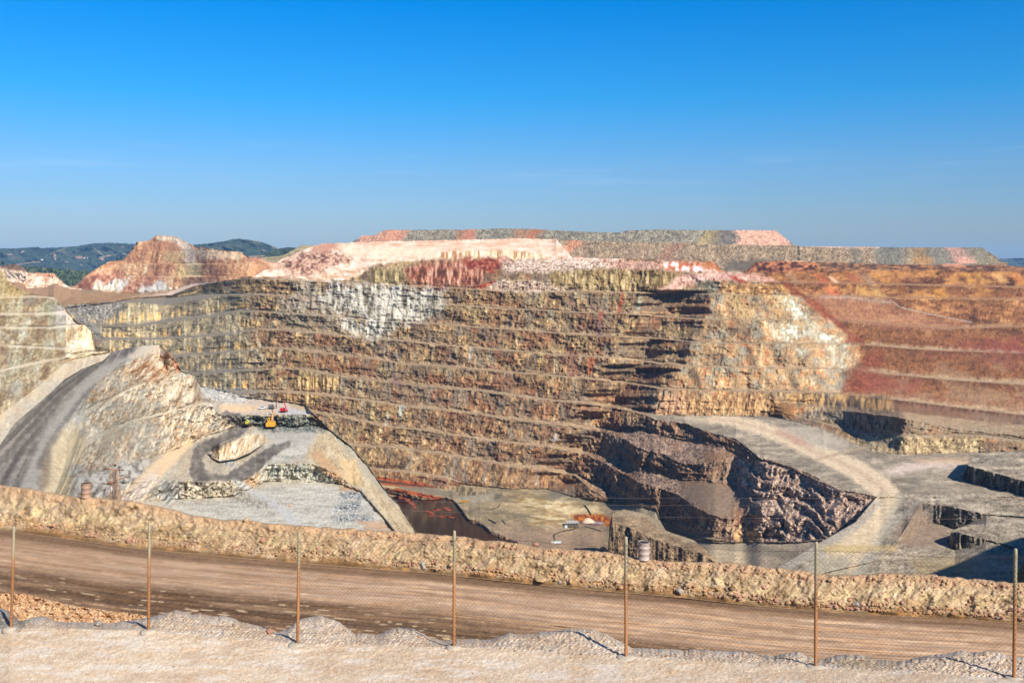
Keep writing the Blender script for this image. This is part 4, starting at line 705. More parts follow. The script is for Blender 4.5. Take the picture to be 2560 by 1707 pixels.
    # tan slope falling to the right
    TAN = lambda x, y: ramp(st(.3 * fbm((x - .7 * y) / 8, (y + .5 * x) / 50, 4, 176) + .35 * fbm(x / 18, y / 18, 4, 177) + .35 * vn(x / 1.8, y / 1.8, 178), .5, 2.2), [(0,(156,132,98)),(.35,(200,176,136)),(.65,(220,194,150)),(1,(232,214,180))])
    c = zone(c, X, Y, [(800,1080),(830,1074),(880,1112),(925,1166),(975,1236),(1000,1256),(1060,1350),(1000,1340),(960,1300),(905,1228),(850,1204),(780,1156),(772,1136)], TAN, 10, .9, 14, 18)
    c = zone(c, X, Y, [(826,1076),(880,1112),(925,1166),(1000,1256),(985,1262),(910,1190),(860,1130)], (180,172,150), 8, .7, 8, 12)
    c = zone(c, X, Y, [(776,1132),(800,1126),(860,1190),(840,1200),(800,1170)], (206,152,104), 6, .55, 6, 9)
    c = zone(c, X, Y, [(850,1150),(892,1150),(902,1192),(900,1222),(865,1200)], (228,192,138), 6, .75, 7, 9)
    c = zone(c, X, Y, [(850,1215),(902,1222),(900,1232),(845,1226)], (196,148,104), 4, .7, 4, 9)
    # dark face behind the excavator, rubble at its foot
    DG = lambda x, y: ramp(st(.6 * vn(x / 2, y / 2, 178) + .4 * fbm(x / 9, y / 9, 3, 179), .5, 2.4), [(0,(72,78,76)),(.45,(116,122,116)),(.8,(148,150,138)),(1,(190,176,140))])
    c = zone(c, X, Y, [(600,1040),(786,1036),(808,1052),(825,1074),(815,1080),(660,1080),(632,1064)], DG, 4, .95, 5, 9)
    c = zone(c, X, Y, [(778,1036),(800,1046),(826,1076),(810,1074),(785,1052)], (196,144,80), 4, .8, 5, 8)
    c = zone(c, X, Y, [(560,1034),(625,1038),(630,1056),(600,1056),(566,1046)], lambda x, y: DG(x, y) * 1.25, 5, .6, 6, 8)
    # upper terrace and white rubble
    c = zone(c, X, Y, [(560,1000),(640,996),(770,1008),(785,1034),(560,1036),(545,1020)], (216,194,170), 5, .9, 5, 16, wy=5)
    c = zone(c, X, Y, [(548,1012),(640,1014),(690,1020),(600,1030),(552,1030)], (236,200,152), 5, .8, 6, 14, wy=5)
    c = zone(c, X, Y, [(690,1022),(775,1020),(783,1034),(700,1036)], (200,198,196), 5, .8, 6, 14, wy=5)
    c = zone(c, X, Y, [(720,1008),(765,1010),(776,1026),(735,1022)], (196,164,112), 4, .6, 5, 8)
    c = zone(c, X, Y, [(500,960),(545,970),(600,984),(626,994),(600,1008),(545,1006),(505,990)], lambda x, y: ramp(st(vn(x / 2, y / 2, 180), .5, 1.8), [(0,(160,152,138)),(.4,(208,200,184)),(1,(238,230,214))]), 4, .95, 5, 9)
    # dark boulders spread on the lower floor
    for i_, (pts) in enumerate([[(850,1232),(905,1226),(905,1246),(855,1246)],[(845,1258),(900,1252),(905,1272),(880,1280),(822,1276)],[(830,1292),(880,1282),(930,1296),(900,1302),(835,1300)],[(556,1150),(585,1150),(583,1164),(556,1162)]]):
        c = zone(c, X, Y, pts, lambda x, y: ramp(st(vn(x / 2.4, y / 2.0, 181), .5, 2.4), [(0,(70,74,76)),(.4,(134,138,138)),(.7,(196,194,186)),(1,(222,216,206))]), 4, .85, 6, 7, 190 + i_)
    c = zone(c, X, Y, [(890,1300),(965,1306),(985,1324),(920,1322)], (212,164,118), 5, .7, 5, 12, wy=5)
    for i_, (x_, y_, w_) in enumerate([(750,1255,24),(770,1206,60),(700,1240,20),(660,1262,40),(740,1290,50),(720,1312,60)]):
        c = zone(c, X, Y, [(x_ - w_, y_), (x_, y_ - 2), (x_ + w_, y_), (x_, y_ + 2)], (224,218,206), 2, .7, 3, 9, 200 + i_, wy=2.5)
    c = band(c, X, Y, [(588,1200),(630,1228),(672,1254),(705,1276),(740,1310)], [7, 8, 9, 9, 14], (204,200,192), 3, .85, 3)
    c = zone(c, X, Y, [(580,1210),(650,1246),(690,1272),(640,1270),(580,1250)], lambda x, y: ramp(st(vn(x / 2.2, y / 2.2, 182), .5, 2), [(0,(120,112,96)),(.5,(170,160,140)),(1,(206,196,174))]), 6, .8, 6, 9)
    # knob and its pale face
    c = zone(c, X, Y, [(538,1118),(590,1096),(652,1084),(664,1102),(625,1126),(552,1150),(530,1136)], lambda x, y: ramp(st(fbm((x + .3 * y) / 5, y / 26, 4, 183), .5, 2.6), [(0,(180,150,112)),(.4,(222,192,152)),(1,(242,224,194))]), 5, .9, 6, 9)
    # black haul roads of the quarry
    BLK = lambda x, y: ramp(st(fbm(x / 14, y / 9, 3, 184), .5, 1.6), [(0,(98,91,83)),(.5,(120,111,100)),(1,(150,139,125))])
    for pts, w in [([(566,1038),(590,1050),(600,1066),(590,1082),(560,1100),(520,1116)], [11, 17, 19, 17, 14, 16]), ([(520,1112),(498,1130),(492,1152),(494,1178),(500,1194)], [16, 14, 15, 21, 22]), ([(500,1194),(570,1192),(610,1180),(650,1150),(690,1122),(722,1108)], [7, 7, 20, 16, 12, 6])]:
        p_ = P(pts); k_ = (X > p_[:, 0].min() - 30) & (X < p_[:, 0].max() + 30) & (Y > p_[:, 1].min() - 30) & (Y < p_[:, 1].max() + 30)
        full = np.zeros(X.shape + (3,)); full[k_] = BLK(X[k_], Y[k_])
        wgt = np.zeros(X.shape + (3,)); wgt = band(wgt, X, Y, pts, w, (1, 1, 1), 3, .88, 5)
        c = c + (full - c) * wgt
    # the long dark haul road on the shelf
    road = [(330,871),(345,880),(300,893),(258,912),(215,940),(170,985),(110,1050),(60,1130),(20,1220),(-40,1330)]
    c = band(c, X, Y, road, [8, 14, 20, 24, 32, 42, 54, 74, 100, 130], (172,164,152), 5, .92, 4)
    lanes = fbm((X - ev([(860,300),(912,258),(985,170),(1130,50),(1330,-60)], Y)) / (3 + (Y - 860) / 22), Y / 300, 4, 185)
    wgt = band(np.zeros(X.shape + (3,)), X, Y, [(300,868),(330,874),(280,889),(240,906),(196,936),(150,982),(85,1050),(30,1130),(-20,1220),(-90,1330)], [6, 10, 14, 15, 19, 26, 36, 50, 66, 90], (1, 1, 1), 7, .9, 5)[..., 0]
    dk = ramp(st(.7 * lanes + .3 * fbm(X / 9, Y / 9, 3, 186), .5, 2.4), [(0,(92,84,76)),(.5,(116,107,96)),(.8,(138,130,118)),(1,(164,154,140))])
    c = c + (dk - c) * wgt[..., None]
    c = band(c, X, Y, [(236,960),(200,1000),(150,1070),(122,1120),(108,1160)], [3, 5, 6, 10, 16], (110,102,92), 4, .6, 4)
    c = band(c, X, Y, [(205,1030),(170,1080),(160,1110)], [4, 8, 4], (232,226,216), 4, .6, 6)
    c = zone(c, X, Y, [(140,1090),(190,1060),(210,1110),(175,1180),(160,1250),(95,1250),(110,1170)], (226,202,158), 12, .8, 12, 20)
    c = zone(c, X, Y, [(100,1160),(125,1120),(125,1200),(95,1250)], (132,112,88), 8, .6, 10, 8)
    c = zone(c, X, Y, [(358,862),(399,861),(424,880),(380,884),(330,897),(318,892)], (226,206,176), 4, .85, 4, 9)
    return np.clip(c, 20, 255)
def KI_ok(k): return (k > 1.5).astype(float)
def disp_lr(X, Y, k, t, W, D):
    sc_ = D / 450.0; v = k * 1.9
    a = W * sm(X, 120, 200)
    g = (ridge((X + .4 * Y) / 70, v * .6 + Y / 220, 2, 191) - .5) * 7 * (.3 + .7 * a) + (ridge((X + .4 * Y) / 20, v + Y / 60, 3, 192) - .5) * 5.0 * a + (fbm(X / 6, Y / 6, 4, 193) - .5) * 3.0 * a * (1 - .5 * sm(X, 560, 660)) + (fbm(X / 26, Y / 20, 3, 197) - .5) * 5 * a
    road = 1 - sm(X, 40, -10) * .0
    g = g + ((cell(X / 4.5 + .3 * Y / 4.5, Y / 6, 172) - .5) * 1.5 + (cell(X / 11 + .3 * Y / 11, Y / 13, 173) - .5) * 2.4) * a * .75
    fl = (W < .1); g = np.where(fl, g * .12 + (fbm(X / 5, Y / 4, 4, 194) - .5) * .8, g)
    rubb = ((X > 500) & (X < 640) & (Y < 1010) & (Y > 955)) | ((X > 590) & (X < 830) & (Y > 1036) & (Y < 1062))
    g = g + sm(X, 760, 830) * sm(Y, 1070, 1090) * ((fbm((X - .6 * Y) / 26, (Y + .5 * X) / 60, 4, 199) - .5) * 7 + (fbm(X / 7, Y / 7, 4, 200) - .5) * 3) * (KI_ok(k))
    g = g + rubb * (fbm(X / 3.5, Y / 3.2, 3, 195) - .5) * 3.0
    return -g * sc_ * sm(X, -20, 150) * .9
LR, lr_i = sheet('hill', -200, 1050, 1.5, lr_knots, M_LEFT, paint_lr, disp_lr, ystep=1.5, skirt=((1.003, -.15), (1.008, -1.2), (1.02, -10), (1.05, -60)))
# knob of pale rock between the two black roads
knob_bot = [(528,1140),(549,1150),(590,1144),(626,1128),(655,1108),(668,1096)]
sheet('hill', 528, 668, 1.2, [K('f', plus(knob_bot, 3), z=-95.2), K('f', knob_bot, z=-95.1), K('w', [(528,1122),(540,1112),(579,1095),(615,1087),(650,1081),(660,1088),(668,1094)], g=1.3, j=1.5),
    K('s', [(528,1118),(545,1108),(579,1091),(615,1083),(650,1079),(660,1086),(668,1093)], g=.05)], M_LEFT, paint_lr, lambda X, Y, k, t, W, D: -(fbm(X / 9, Y / 12, 4, 196) - .5) * 4.0 * W, ystep=1.2, skirt=((1.002, -1.5), (1.01, -8)))

# hill behind the road, stepped
lb_knots = [
    K('f', [(-260,1270),(-60,1162),(0,1112),(37,1058),(110,996),(161,948),(205,922),(256,902),(275,886)], z=-47.6),
    K('f', [(-260,1200),(-60,1085),(0,1038),(60,992),(100,962),(165,905),(230,888),(256,886),(275,880)], z=-46.6, j=2),
    K('w', [(-260,985),(0,929),(73,914),(165,896),(230,880),(256,879),(275,878)], g=2.2, j=3),
    K('f', [(-260,975),(0,922),(73,907),(165,890),(230,877),(275,877)], g=.02, j=2),
    K('w', [(-260,862),(0,867),(100,872),(183,877),(241,875.5),(275,876)], g=2.0, j=2),
    K('f', [(-260,855),(0,860),(150,868),(200,869),(241,874.5),(275,875.5)], g=.02),
    K('w', [(-260,825),(0,822),(131,822),(187,813),(211,812),(228,829),(241,872),(275,875)], g=1.6, j=2),
    K('f', [(-260,820),(0,817),(131,817),(187,810),(211,811),(228,828),(241,871),(275,874.5)], g=.02),
    K('w', [(-260,788),(0,787),(112,787),(160,788),(178,793),(193,809),(211,810),(228,827),(241,870),(275,874)], g=1.3, j=2),
    K('f', [(-260,783),(0,782),(112,782),(161,775),(178,792),(193,808.5),(228,826),(241,869),(275,873)], g=.02),
    K('w', [(-260,748),(0,746),(94,744),(135,746),(161,768),(178,791.5),(193,808),(228,825),(241,868),(275,872)], g=1.2, j=2),
    K('f', [(-260,742),(0,740),(94,738),(135,743),(161,767.5),(178,791),(193,807.5),(228,824),(241,867),(275,871)], g=.03),
    K('w', [(-260,600),(-60,650),(0,671),(11,691),(30,712),(60,728),(94,737),(135,742.5),(161,767),(178,790.5),(193,807),(228,823),(241,866),(275,870)], g=.8, j=2)]
def paint_lb(X, Y, k, t, W, KI):
    nf = vn(X / 1.8, Y / 1.8, 211); nb = fbm(X / 40, Y / 26, 4, 212); sl = fbm((X + .2 * Y) / 8, Y / 46, 4, 213)
    c = ramp(st(.4 * sl + .3 * nb + .2 * nf + .1 * fbm(X / 5, Y / 5, 3, 214), .5, 2.6), [(0,(186,156,114)),(.3,(232,202,154)),(.6,(248,224,178)),(.85,(254,238,204)),(1,(255,246,224))])
    c = mix(c, (200, 162, 98), sm(nb, .5, .66) * sm(Y, 820, 740) * .6)
    c = mix(c, (176, 142, 104), sm(fbm(X / 22, Y / 30, 4, 215), .56, .68) * .6)
    c = mix(c, (214, 200, 178), (W < .1) * .55)
    c = zone(c, X, Y, [(-10,660),(40,700),(60,740),(-10,742)], (222, 190, 126), 10, .7, 10, 14)
    c = zone(c, X, Y, [(120,750),(160,775),(185,800),(195,812),(140,818),(132,790)], (238, 222, 200), 8, .9, 12, 12)
    c = zone(c, X, Y, [(110,755),(135,760),(138,816),(125,816)], (206, 202, 166), 6, .6, 8, 9)
    c = zone(c, X, Y, [(60,742),(90,742),(90,760),(66,764)], (206, 196, 178), 4, .5, 6, 7)
    c = band(c, X, Y, [(10,870),(22,905)], [3, 5], (216, 210, 186), 3, .7, 3)
    c = zone(c, X, Y, [(0,862),(20,866),(14,915),(0,922)], (168, 128, 94), 8, .6, 8, 9)
    c = c * (1 + (W > .4) * (.6 * cell(X / 4.5, Y / 6 + KI, 174) + .4 * cell(X / 11, Y / 13 + KI, 175) - .5) * .3)[..., None]
    c = mix(c, (196, 186, 168), sm(Y, 900, 980) * sm(nb, .4, .6) * .5)
    return np.clip(c, 20, 255)
def disp_lb(X, Y, k, t, W, D):
    v = k * 2.1; a = .25 + .75 * W; sc_ = D / 450.
    return -((ridge((X + .2 * Y) / 44, v * .5, 2, 216) - .5) * 4 * a + (ridge((X + .2 * Y) / 15, v + Y / 40, 3, 217) - .5) * 2.0 * a + (fbm(X / 5, Y / 6, 4, 218) - .5) * 2.0 * a) * sc_ * np.where(k < 1, .3, 1)
LB, lb_i = sheet('hill', -260, 275, 1.5, lb_knots, M_LEFT, paint_lb, disp_lb, ystep=1.5, skirt=((1.02, -3), (1.1, -50)))

# ------------------------------------------------------------------ butte, saddle, little white hill, woods, far hills, spoil heaps
BUT = [(-200,700),(60,706),(100,712),(187,715),(215,689),(241,672),(271,654),(307,650),(326,629),(344,605),(374,601),(391,589),(440,591),(455,600),(477,610),(485,616),(511,618),(545,625),(603,630),(618,642),(646,644),(672,655),(690,657),(740,640),(800,640)]
BBASE = [(-200,722),(60,710.5),(100,713),(187,716),(200,723),(296,731),(328,734),(434,725),(476,712),(561,702),(640,690),(700,672),(800,660)]
def part(a, b_, f_): xs = sorted(set([q[0] for q in a] + [q[0] for q in b_])); X = P(xs); return list(zip(xs, ev(a, X) * (1 - f_) + ev(b_, X) * f_))
def flatcap(y0): xs = sorted(set([q[0] for q in BUT] + [q[0] for q in BBASE] + list(range(190, 700, 10)))); X = P(xs); return list(zip(xs, np.clip(np.full(len(X), y0), ev(BUT, X) + .1, ev(BBASE, X) - .1)))
sb_knots = [K('f', [(-200,800),(60,780),(300,770),(440,750),(520,720),(640,700),(800,700)], D=[(-200,1235),(200,1300),(340,1390),(640,1330),(800,1440)]),
    K('f', BBASE, g=[(-200,.06),(340,.05),(640,.06),(800,.1)]),
    K('w', flatcap(692), g=1.0, j=1), K('f', flatcap(689.5), g=.05), K('w', flatcap(661), g=1.0, j=1), K('f', flatcap(659), g=.12), K('w', flatcap(628), g=1.0, j=1), K('f', flatcap(626.5), g=.15), K('w', BUT, g=.9, j=1.2)]
def paint_sb(X, Y, k, t, W, KI):
    nf = vn(X / 1.7, Y / 1.7, 221); nb = fbm(X / 30, Y / 18, 4, 222); sl = fbm((X + .3 * Y) / 9, Y / 26, 4, 223)
    c = ramp(st(.35 * sl + .35 * nb + .18 * nf + .12 * fbm(X / 4, Y / 4, 3, 224), .5, 2.6), [(0,(142,94,66)),(.3,(186,132,94)),(.6,(210,160,114)),(.85,(228,188,140)),(1,(240,214,174))])
    gl = (KI == 1); c = np.where(gl[..., None], ramp(st(.5 * nf + .5 * nb, .5, 2.2), [(0,(130,100,68)),(.5,(172,132,90)),(1,(198,162,122))]), c)
    c = zone(c, X, Y, [(187,715),(230,680),(262,676),(300,684),(330,700),(400,690),(420,710),(380,728),(300,730),(200,722)], lambda x, y: ramp(st(fbm(x / 9, y / 9, 4, 225), .5, 2.6), [(0,(140,84,64)),(.5,(188,124,96)),(1,(220,168,130))]), 8, .8, 10, 12)
    c = zone(c, X, Y, [(225,722),(250,700),(262,712),(290,696),(310,704),(325,690),(318,712),(300,730),(270,730)], lambda x, y: ramp(st(fbm(x / 6, y / 14, 4, 226), .5, 2.4), [(0,(196,172,126)),(.4,(224,216,196)),(1,(238,234,222))]), 4, .95, 8, 7)
    c = zone(c, X, Y, [(345,730),(352,712),(378,714),(400,700),(430,722),(400,730)], (226, 220, 204), 4, .9, 7, 7)
    c = zone(c, X, Y, [(395,595),(440,592),(462,602),(482,612),(490,640),(500,690),(470,690),(455,640),(440,606)], (250, 226, 192), 5, .9, 8, 10)
    c = zone(c, X, Y, [(485,618),(600,632),(612,642),(560,650),(500,648)], (246, 214, 172), 5, .85, 6, 12)
    c = zone(c, X, Y, [(440,660),(505,662),(505,690),(440,692)], (234, 202, 136), 7, .8, 8, 10)
    c = zone(c, X, Y, [(345,607),(440,606),(462,626),(420,630),(350,628)], (192, 134, 96), 5, .8, 5, 12)
    c = zone(c, X, Y, [(400,630),(470,626),(466,650),(410,654)], (206, 176, 124), 6, .6, 8, 9)
    c = zone(c, X, Y, [(606,646),(648,646),(640,656),(612,656)], (160, 108, 90), 4, .8, 5, 8)
    c = band(c, X, Y, [(330,742),(360,741),(420,736),(455,722),(480,712),(540,704)], [2.5, 3, 4, 5, 3.5, 1.2], (238, 208, 182), 2, .95, 1.5)
    c = zone(c, X, Y, [(640,650),(740,650),(720,660),(730,690),(690,680),(676,664)], (228, 178, 140), 3, .9, 4, 9)
    c = band(c, X, Y, [(690,658),(684,664),(692,672),(706,680),(730,690)], [5, 6, 7, 8, 8], (236, 190, 152), 3, .85, 3)
    c = zone(c, X, Y, [(560,660),(640,656),(690,680),(620,698),(560,700)], (196, 146, 104), 8, .6, 8, 12)
    c = zone(c, X, Y, [(60,712),(200,724),(300,732),(420,740),(300,760),(60,760)], (176, 136, 94), 5, .7, 5, 12)
    c = zone(c, X, Y, [(70,712),(140,716),(200,724),(260,728),(200,732),(100,724)], (150, 138, 118), 4, .6, 5, 12, wy=5)
    c = band(c, X, Y, [(96,722),(112,728),(132,742)], [2, 3], (190, 186, 170), 2, .8, 1.5)
    c = zone(c, X, Y, [(40,700),(66,704),(100,738),(70,740),(44,720)], (170, 118, 78), 5, .8, 6, 9)
    return np.clip(c, 20, 255)
def disp_sb(X, Y, k, t, W, D):
    return -((ridge((X + .2 * Y) / 30, k * .7 + Y / 40, 3, 227) - .5) * 7 * W + (fbm(X / 5, Y / 5, 4, 228) - .5) * 4 * (W * .8 + .1))
SB, sb_i = sheet('hill', -200, 800, 1.7, sb_knots, M_FAR, paint_sb, disp_sb, ystep=1.7, smooth=14, skirt=((1.01, -5), (1.1, -60)))

WHS = [(-200,640),(-60,655),(0,665),(10,663),(35,661),(50,664),(62,671),(66,680),(80,682),(120,683),(135,684),(150,700),(165,713),(176,719),(200,722)]
def paint_wh(X, Y, k, t, W, KI):
    c = ramp(st(.5 * fbm((X + .7 * Y) / 7, (Y - .5 * X) / 20, 4, 231) + .3 * vn(X / 1.7, Y / 1.7, 232) + .2 * fbm(X / 20, Y / 9, 3, 233), .5, 2.6), [(0,(166,120,90)),(.35,(222,180,142)),(.7,(242,214,184)),(1,(250,232,210))])
    c = mix(c, (178, 138, 98), (KI <= 1) * .9)
    c = zone(c, X, Y, [(-60,650),(36,658),(72,672),(70,680),(40,676),(0,672)], (100, 76, 60), 4, .85, 5, 8)
    c = zone(c, X, Y, [(0,676),(60,680),(64,700),(10,696)], lambda x, y: ramp(st(fbm((x - y) / 4, (x + y) / 26, 4, 234), .5, 3), [(0,(84,74,66)),(.5,(176,150,126)),(1,(232,212,188))]), 4, .8, 6, 8)
    c = zone(c, X, Y, [(78,681),(136,683),(150,700),(140,694),(90,688)], (196, 128, 92), 3, .7, 4, 7)
    return c
sheet('hill', -200, 205, 1.5, [K('f', plus(WHS, [(-200,110),(0,95),(120,78),(165,48),(200,44)]), D=1390), K('f', plus(WHS, [(-200,66),(0,48),(120,34),(165,5),(200,2)]), g=.1), K('w', WHS, g=.7, j=1.5)], M_FAR, paint_wh, lambda X, Y, k, t, W, D: -(fbm((X + Y) / 14, Y / 12, 4, 235) - .5) * 16 * W, ystep=1.5, skirt=((1.01, -6), (1.1, -40)))

def paint_wood(X, Y, k, t, W, KI):
    n = fbm(X / 3.2, Y / 2.2, 4, 241); c = ramp(st(n, .5, 3), [(0,(30,42,30)),(.5,(62,80,50)),(1,(112,120,76))])
    return mix(c, (150, 132, 98), sm(fbm(X / 14, Y / 6, 3, 242), .66, .74) * .6)
o_, _ = sheet('hill', -60, 330, 1.2, [K('f', 735, D=1900), K('s', [(-60,664),(65,665),(90,667),(140,671),(190,676),(235,679),(330,676)], g=.09, j=1.6, jl=4)], M_HILL, paint_wood, lambda X, Y, k, t, W, D: -(fbm(X / 3.2, Y / 2.2, 4, 241) - .5) * 26, ystep=1.0, skirt=((1.02, -10), (1.1, -60)))
def paint_hill(X, Y, k, t, W, KI):
    n = fbm(X / 2.6, Y / 2.0, 3, 243); nb = fbm(X / 40, Y / 14, 4, 244)
    c = ramp(st(.5 * n + .5 * nb, .5, 2.0), [(0,(46,58,46)),(.5,(64,78,58)),(1,(86,96,72))])
    c = mix(c, (120, 104, 84), sm(nb, .62, .72) * .4)
    for i_, (pts, w) in enumerate([([(52,632),(60,628)], 1.4), ([(40,662),(75,656),(108,654)], 1), ([(137,637),(138,649)], 2.2), ([(237,622),(248,630),(258,638)], .8), ([(250,643),(280,638),(314,634)], 1), ([(125,636),(150,625),(165,620)], .7), ([(10,637),(28,636)], 1.4), ([(300,615),(312,619)], .8), ([(160,654),(172,655)], .9), ([(200,661),(207,664)], .8), ([(655,624),(664,628)], 1), ([(680,617),(692,622)], .8), ([(620,642),(660,640)], 1.5)]):
        c = band(c, X, Y, pts, w, (206, 160, 128), .8, .9, .6, 250 + i_)
    c = zone(c, X, Y, [(187,641),(200,640),(212,645),(198,648),(190,646)], (190, 136, 110), 1, .9, 1, 6)
    c = zone(c, X, Y, [(246,646),(258,643),(264,648),(256,651)], (200, 160, 130), 1, .9, 1, 6)
    return c
HILLS = [('hill', -300, 520, [(-300,618),(0,621),(40,621),(95,617),(100,620),(140,619),(195,615),(235,608),(280,607),(340,610),(420,612),(520,622)], 6200, 720),
         ('hill', 420, 760, [(420,622),(470,613),(520,609),(545,605),(570,601),(580,598),(600,597),(630,601),(645,603),(660,607),(690,619),(700,626),(760,650)], 5200, 700),
         ('hill', 600, 900, [(600,660),(655,640),(680,628),(700,621),(720,618),(745,620),(790,628),(900,632)], 3300, 690),
         ('hill', 2380, 2900, [(2380,650),(2480,647),(2520,646.5),(2560,645),(2620,643),(2700,644),(2900,640)], 8200, 690)]
hill_info = []
for nm, xa, xb, top, Dh, yb in HILLS:
    _, inf = sheet(nm, xa, xb, 1.2, [K('f', yb, D=Dh * .8), K('s', top, g=.22, j=1.3, jl=3)], M_HILL, paint_hill, lambda X, Y, k, t, W, D: -((fbm(X / 30, Y / 14, 4, 245) - .5) * D * .05 + (fbm(X / 2.6, Y / 2.0, 3, 243) - .5) * D * .004), ystep=1.0, skirt=((1.02, -20), (1.1, -200)))
    hill_info.append(inf)

def dump_paint(stripes, base, sd):
    def f(X, Y, k, t, W, KI):
        nf = vn(X / 1.6, Y / 1.6, sd); c = ramp(st(.6 * nf + .4 * fbm(X / 8, Y / 7, 3, sd + 1), .5, 2.2), base)
        sh = (fbm(X / 14, Y / 10, 4, sd + 2) - .5) * 26
        for xa, xb, dx, col_, w in stripes:                   # tipped load tongues, leaning by dx
            xm = X - dx * t + sh; c = mix(c, np.broadcast_to(np.array(col_, float), c.shape) * (.86 + .28 * nf[..., None]), sm(xm + (nf - .5) * 14, xa - 9, xa + 9) * sm(xm + (nf - .5) * 14, xb + 9, xb - 9) * w * (.75 + .25 * nf))
        return c
    return f
GB = [(0,(92,86,74)),(.4,(124,116,98)),(.75,(150,140,118)),(1,(178,166,140))]
d1_top = [(850,612),(877,606),(908,589),(938,588),(960,575),(1003,575),(1153,574.5),(1252,571),(1336,573),(1435,578),(1545,582),(1567,576),(1640,574),(1709,575),(1938,576),(1985,613),(2010,640)]
ST1 = [(860,925,40,(208,150,120),.9),(925,985,40,(206,142,110),.95),(1108,1136,45,(182,120,88),.8),(1150,1172,20,(190,118,92),.9),(1250,1300,45,(166,118,86),.8),(1300,1325,30,(184,106,70),.8),(1720,1748,45,(176,150,98),.8),(1750,1775,40,(150,128,92),.7),(1780,1842,20,(108,100,92),.7),(1842,1975,0,(232,174,144),.97),(1200,1240,40,(118,112,98),.5),(1040,1100,30,(140,126,104),.5)]
D_base = 1520.
sheet('hill', 850, 2010, 1.7, [K('f', 670, D=D_base), K('f', 640, g=.2), K('s', d1_top, g=.62, j=1.0)], M_FAR, dump_paint(ST1, GB, 261), lambda X, Y, k, t, W, D: -((fbm(X / 40, Y / 40, 3, 264) - .5) * 10 + (fbm(X / 3, Y / 3, 3, 265) - .5) * 4) * W * 2, ystep=1.5, skirt=((1.03, 0), (1.10, -40)))
d2_top = [(1380,650),(1391,604),(1420,600),(1500,603),(1700,607),(1850,612),(1992,614),(2000,616),(2150,617),(2250,618.5),(2455,619),(2490,642),(2506,656)]
ST2 = [(1385,1420,40,(206,140,106),.9),(1560,1600,40,(150,124,100),.5),(1640,1680,40,(166,116,96),.6),(2130,2155,-10,(112,108,96),.7),(2200,2270,-20,(116,116,106),.8),(2290,2335,-10,(180,134,84),.85),(2335,2402,-20,(124,122,110),.8),(2400,2448,-38,(222,160,138),.95),(2440,2500,-30,(140,132,108),.8)]
def paint_d2(X, Y, k, t, W, KI):
    c = dump_paint(ST2, [(0,(110,92,72)),(.4,(146,124,98)),(.75,(170,144,114)),(1,(198,172,140))], 271)(X, Y, k, t, W, KI)
    c = mix(c, (112, 108, 98), sm(X, 2190, 2220) * sm(X, 2480, 2460) * sm(Y, 648, 640) * .35)
    c = zone(c, X, Y, [(1880,648),(1960,648),(1955,676),(1800,678),(1830,652)], (112, 100, 86), 5, .8, 5, 9)
    return band(c, X, Y, [(2020,616.5),(2080,617.5),(2200,619)], [.8, 1.4, .6], (232, 190, 166), .8, .8, .6)
sheet('hill', 1380, 2520, 1.7, [K('f', 700, D=1080), K('f', plus(d2_top, [(1380,1),(1400,40),(1700,42),(1956,42),(2250,42),(2455,40),(2490,17),(2506,3)]), g=.15), K('s', d2_top, g=.6, j=1.0)], M_FAR, paint_d2, lambda X, Y, k, t, W, D: -((fbm(X / 44, Y / 40, 3, 274) - .5) * 9 + (fbm(X / 3, Y / 3, 3, 275) - .5) * 3.5) * W * 2, ystep=1.5, skirt=((1.03, 0), (1.12, -40)))
d3_top = [(560,665),(620,648),(660,643),(700,640),(720,632),(755,612.5),(790,613.5),(830,614),(900,618)]
sheet('hill', 560, 900, 1.7, [K('f', 690, D=1640), K('s', d3_top, g=.5, j=.8)], M_FAR, dump_paint([], [(0,(124,110,82)),(.5,(158,140,106)),(1,(184,166,130))], 281), None, ystep=1.5, skirt=((1.03, 0), (1.1, -40)))
# plain beyond, out to the horizon
pl = MB(); pl.add([(-16000, 1750, -60), (16000, 1750, -60), (16000, 20000, -12), (-16000, 20000, -12)], [(0, 1, 2, 3)])
M_PLAIN = plain('wooded_plain', (84, 92, 68), 0.95, 0.4, 0.02, spec=0.05); o = pl.build('terrain', M_PLAIN); o['kind'] = 'structure'
# the rim of the pit goes on to the right of the picture and shades its lower corner
rim = []
PROF = [(-75, -178), (-58, -140), (-40, -95), (-22, -62), (-8, -36), (0, -30), (12, -27), (40, -24), (90, -26), (160, -40), (240, -90)]
for i in range(41):
    bx, by = 150 + (560 - 150) * i / 40, 232 + (545 - 232) * i / 40
    for j, (o_, z_) in enumerate(PROF):
        nz = float(fbm(np.array([i * .6]), np.array([j * .4]), 3, 5)[0]) - .5
        rim.append((bx - .607 * -o_ + nz * 6, by + .795 * -o_ - nz * 4, z_ + nz * 9))
RIMV = np.array(rim); RIM_O = grid_mesh('hill', RIMV, 41, 11, np.tile(np.array([[150., 130, 104]]), (451, 1)), M_WALL, 'structure')
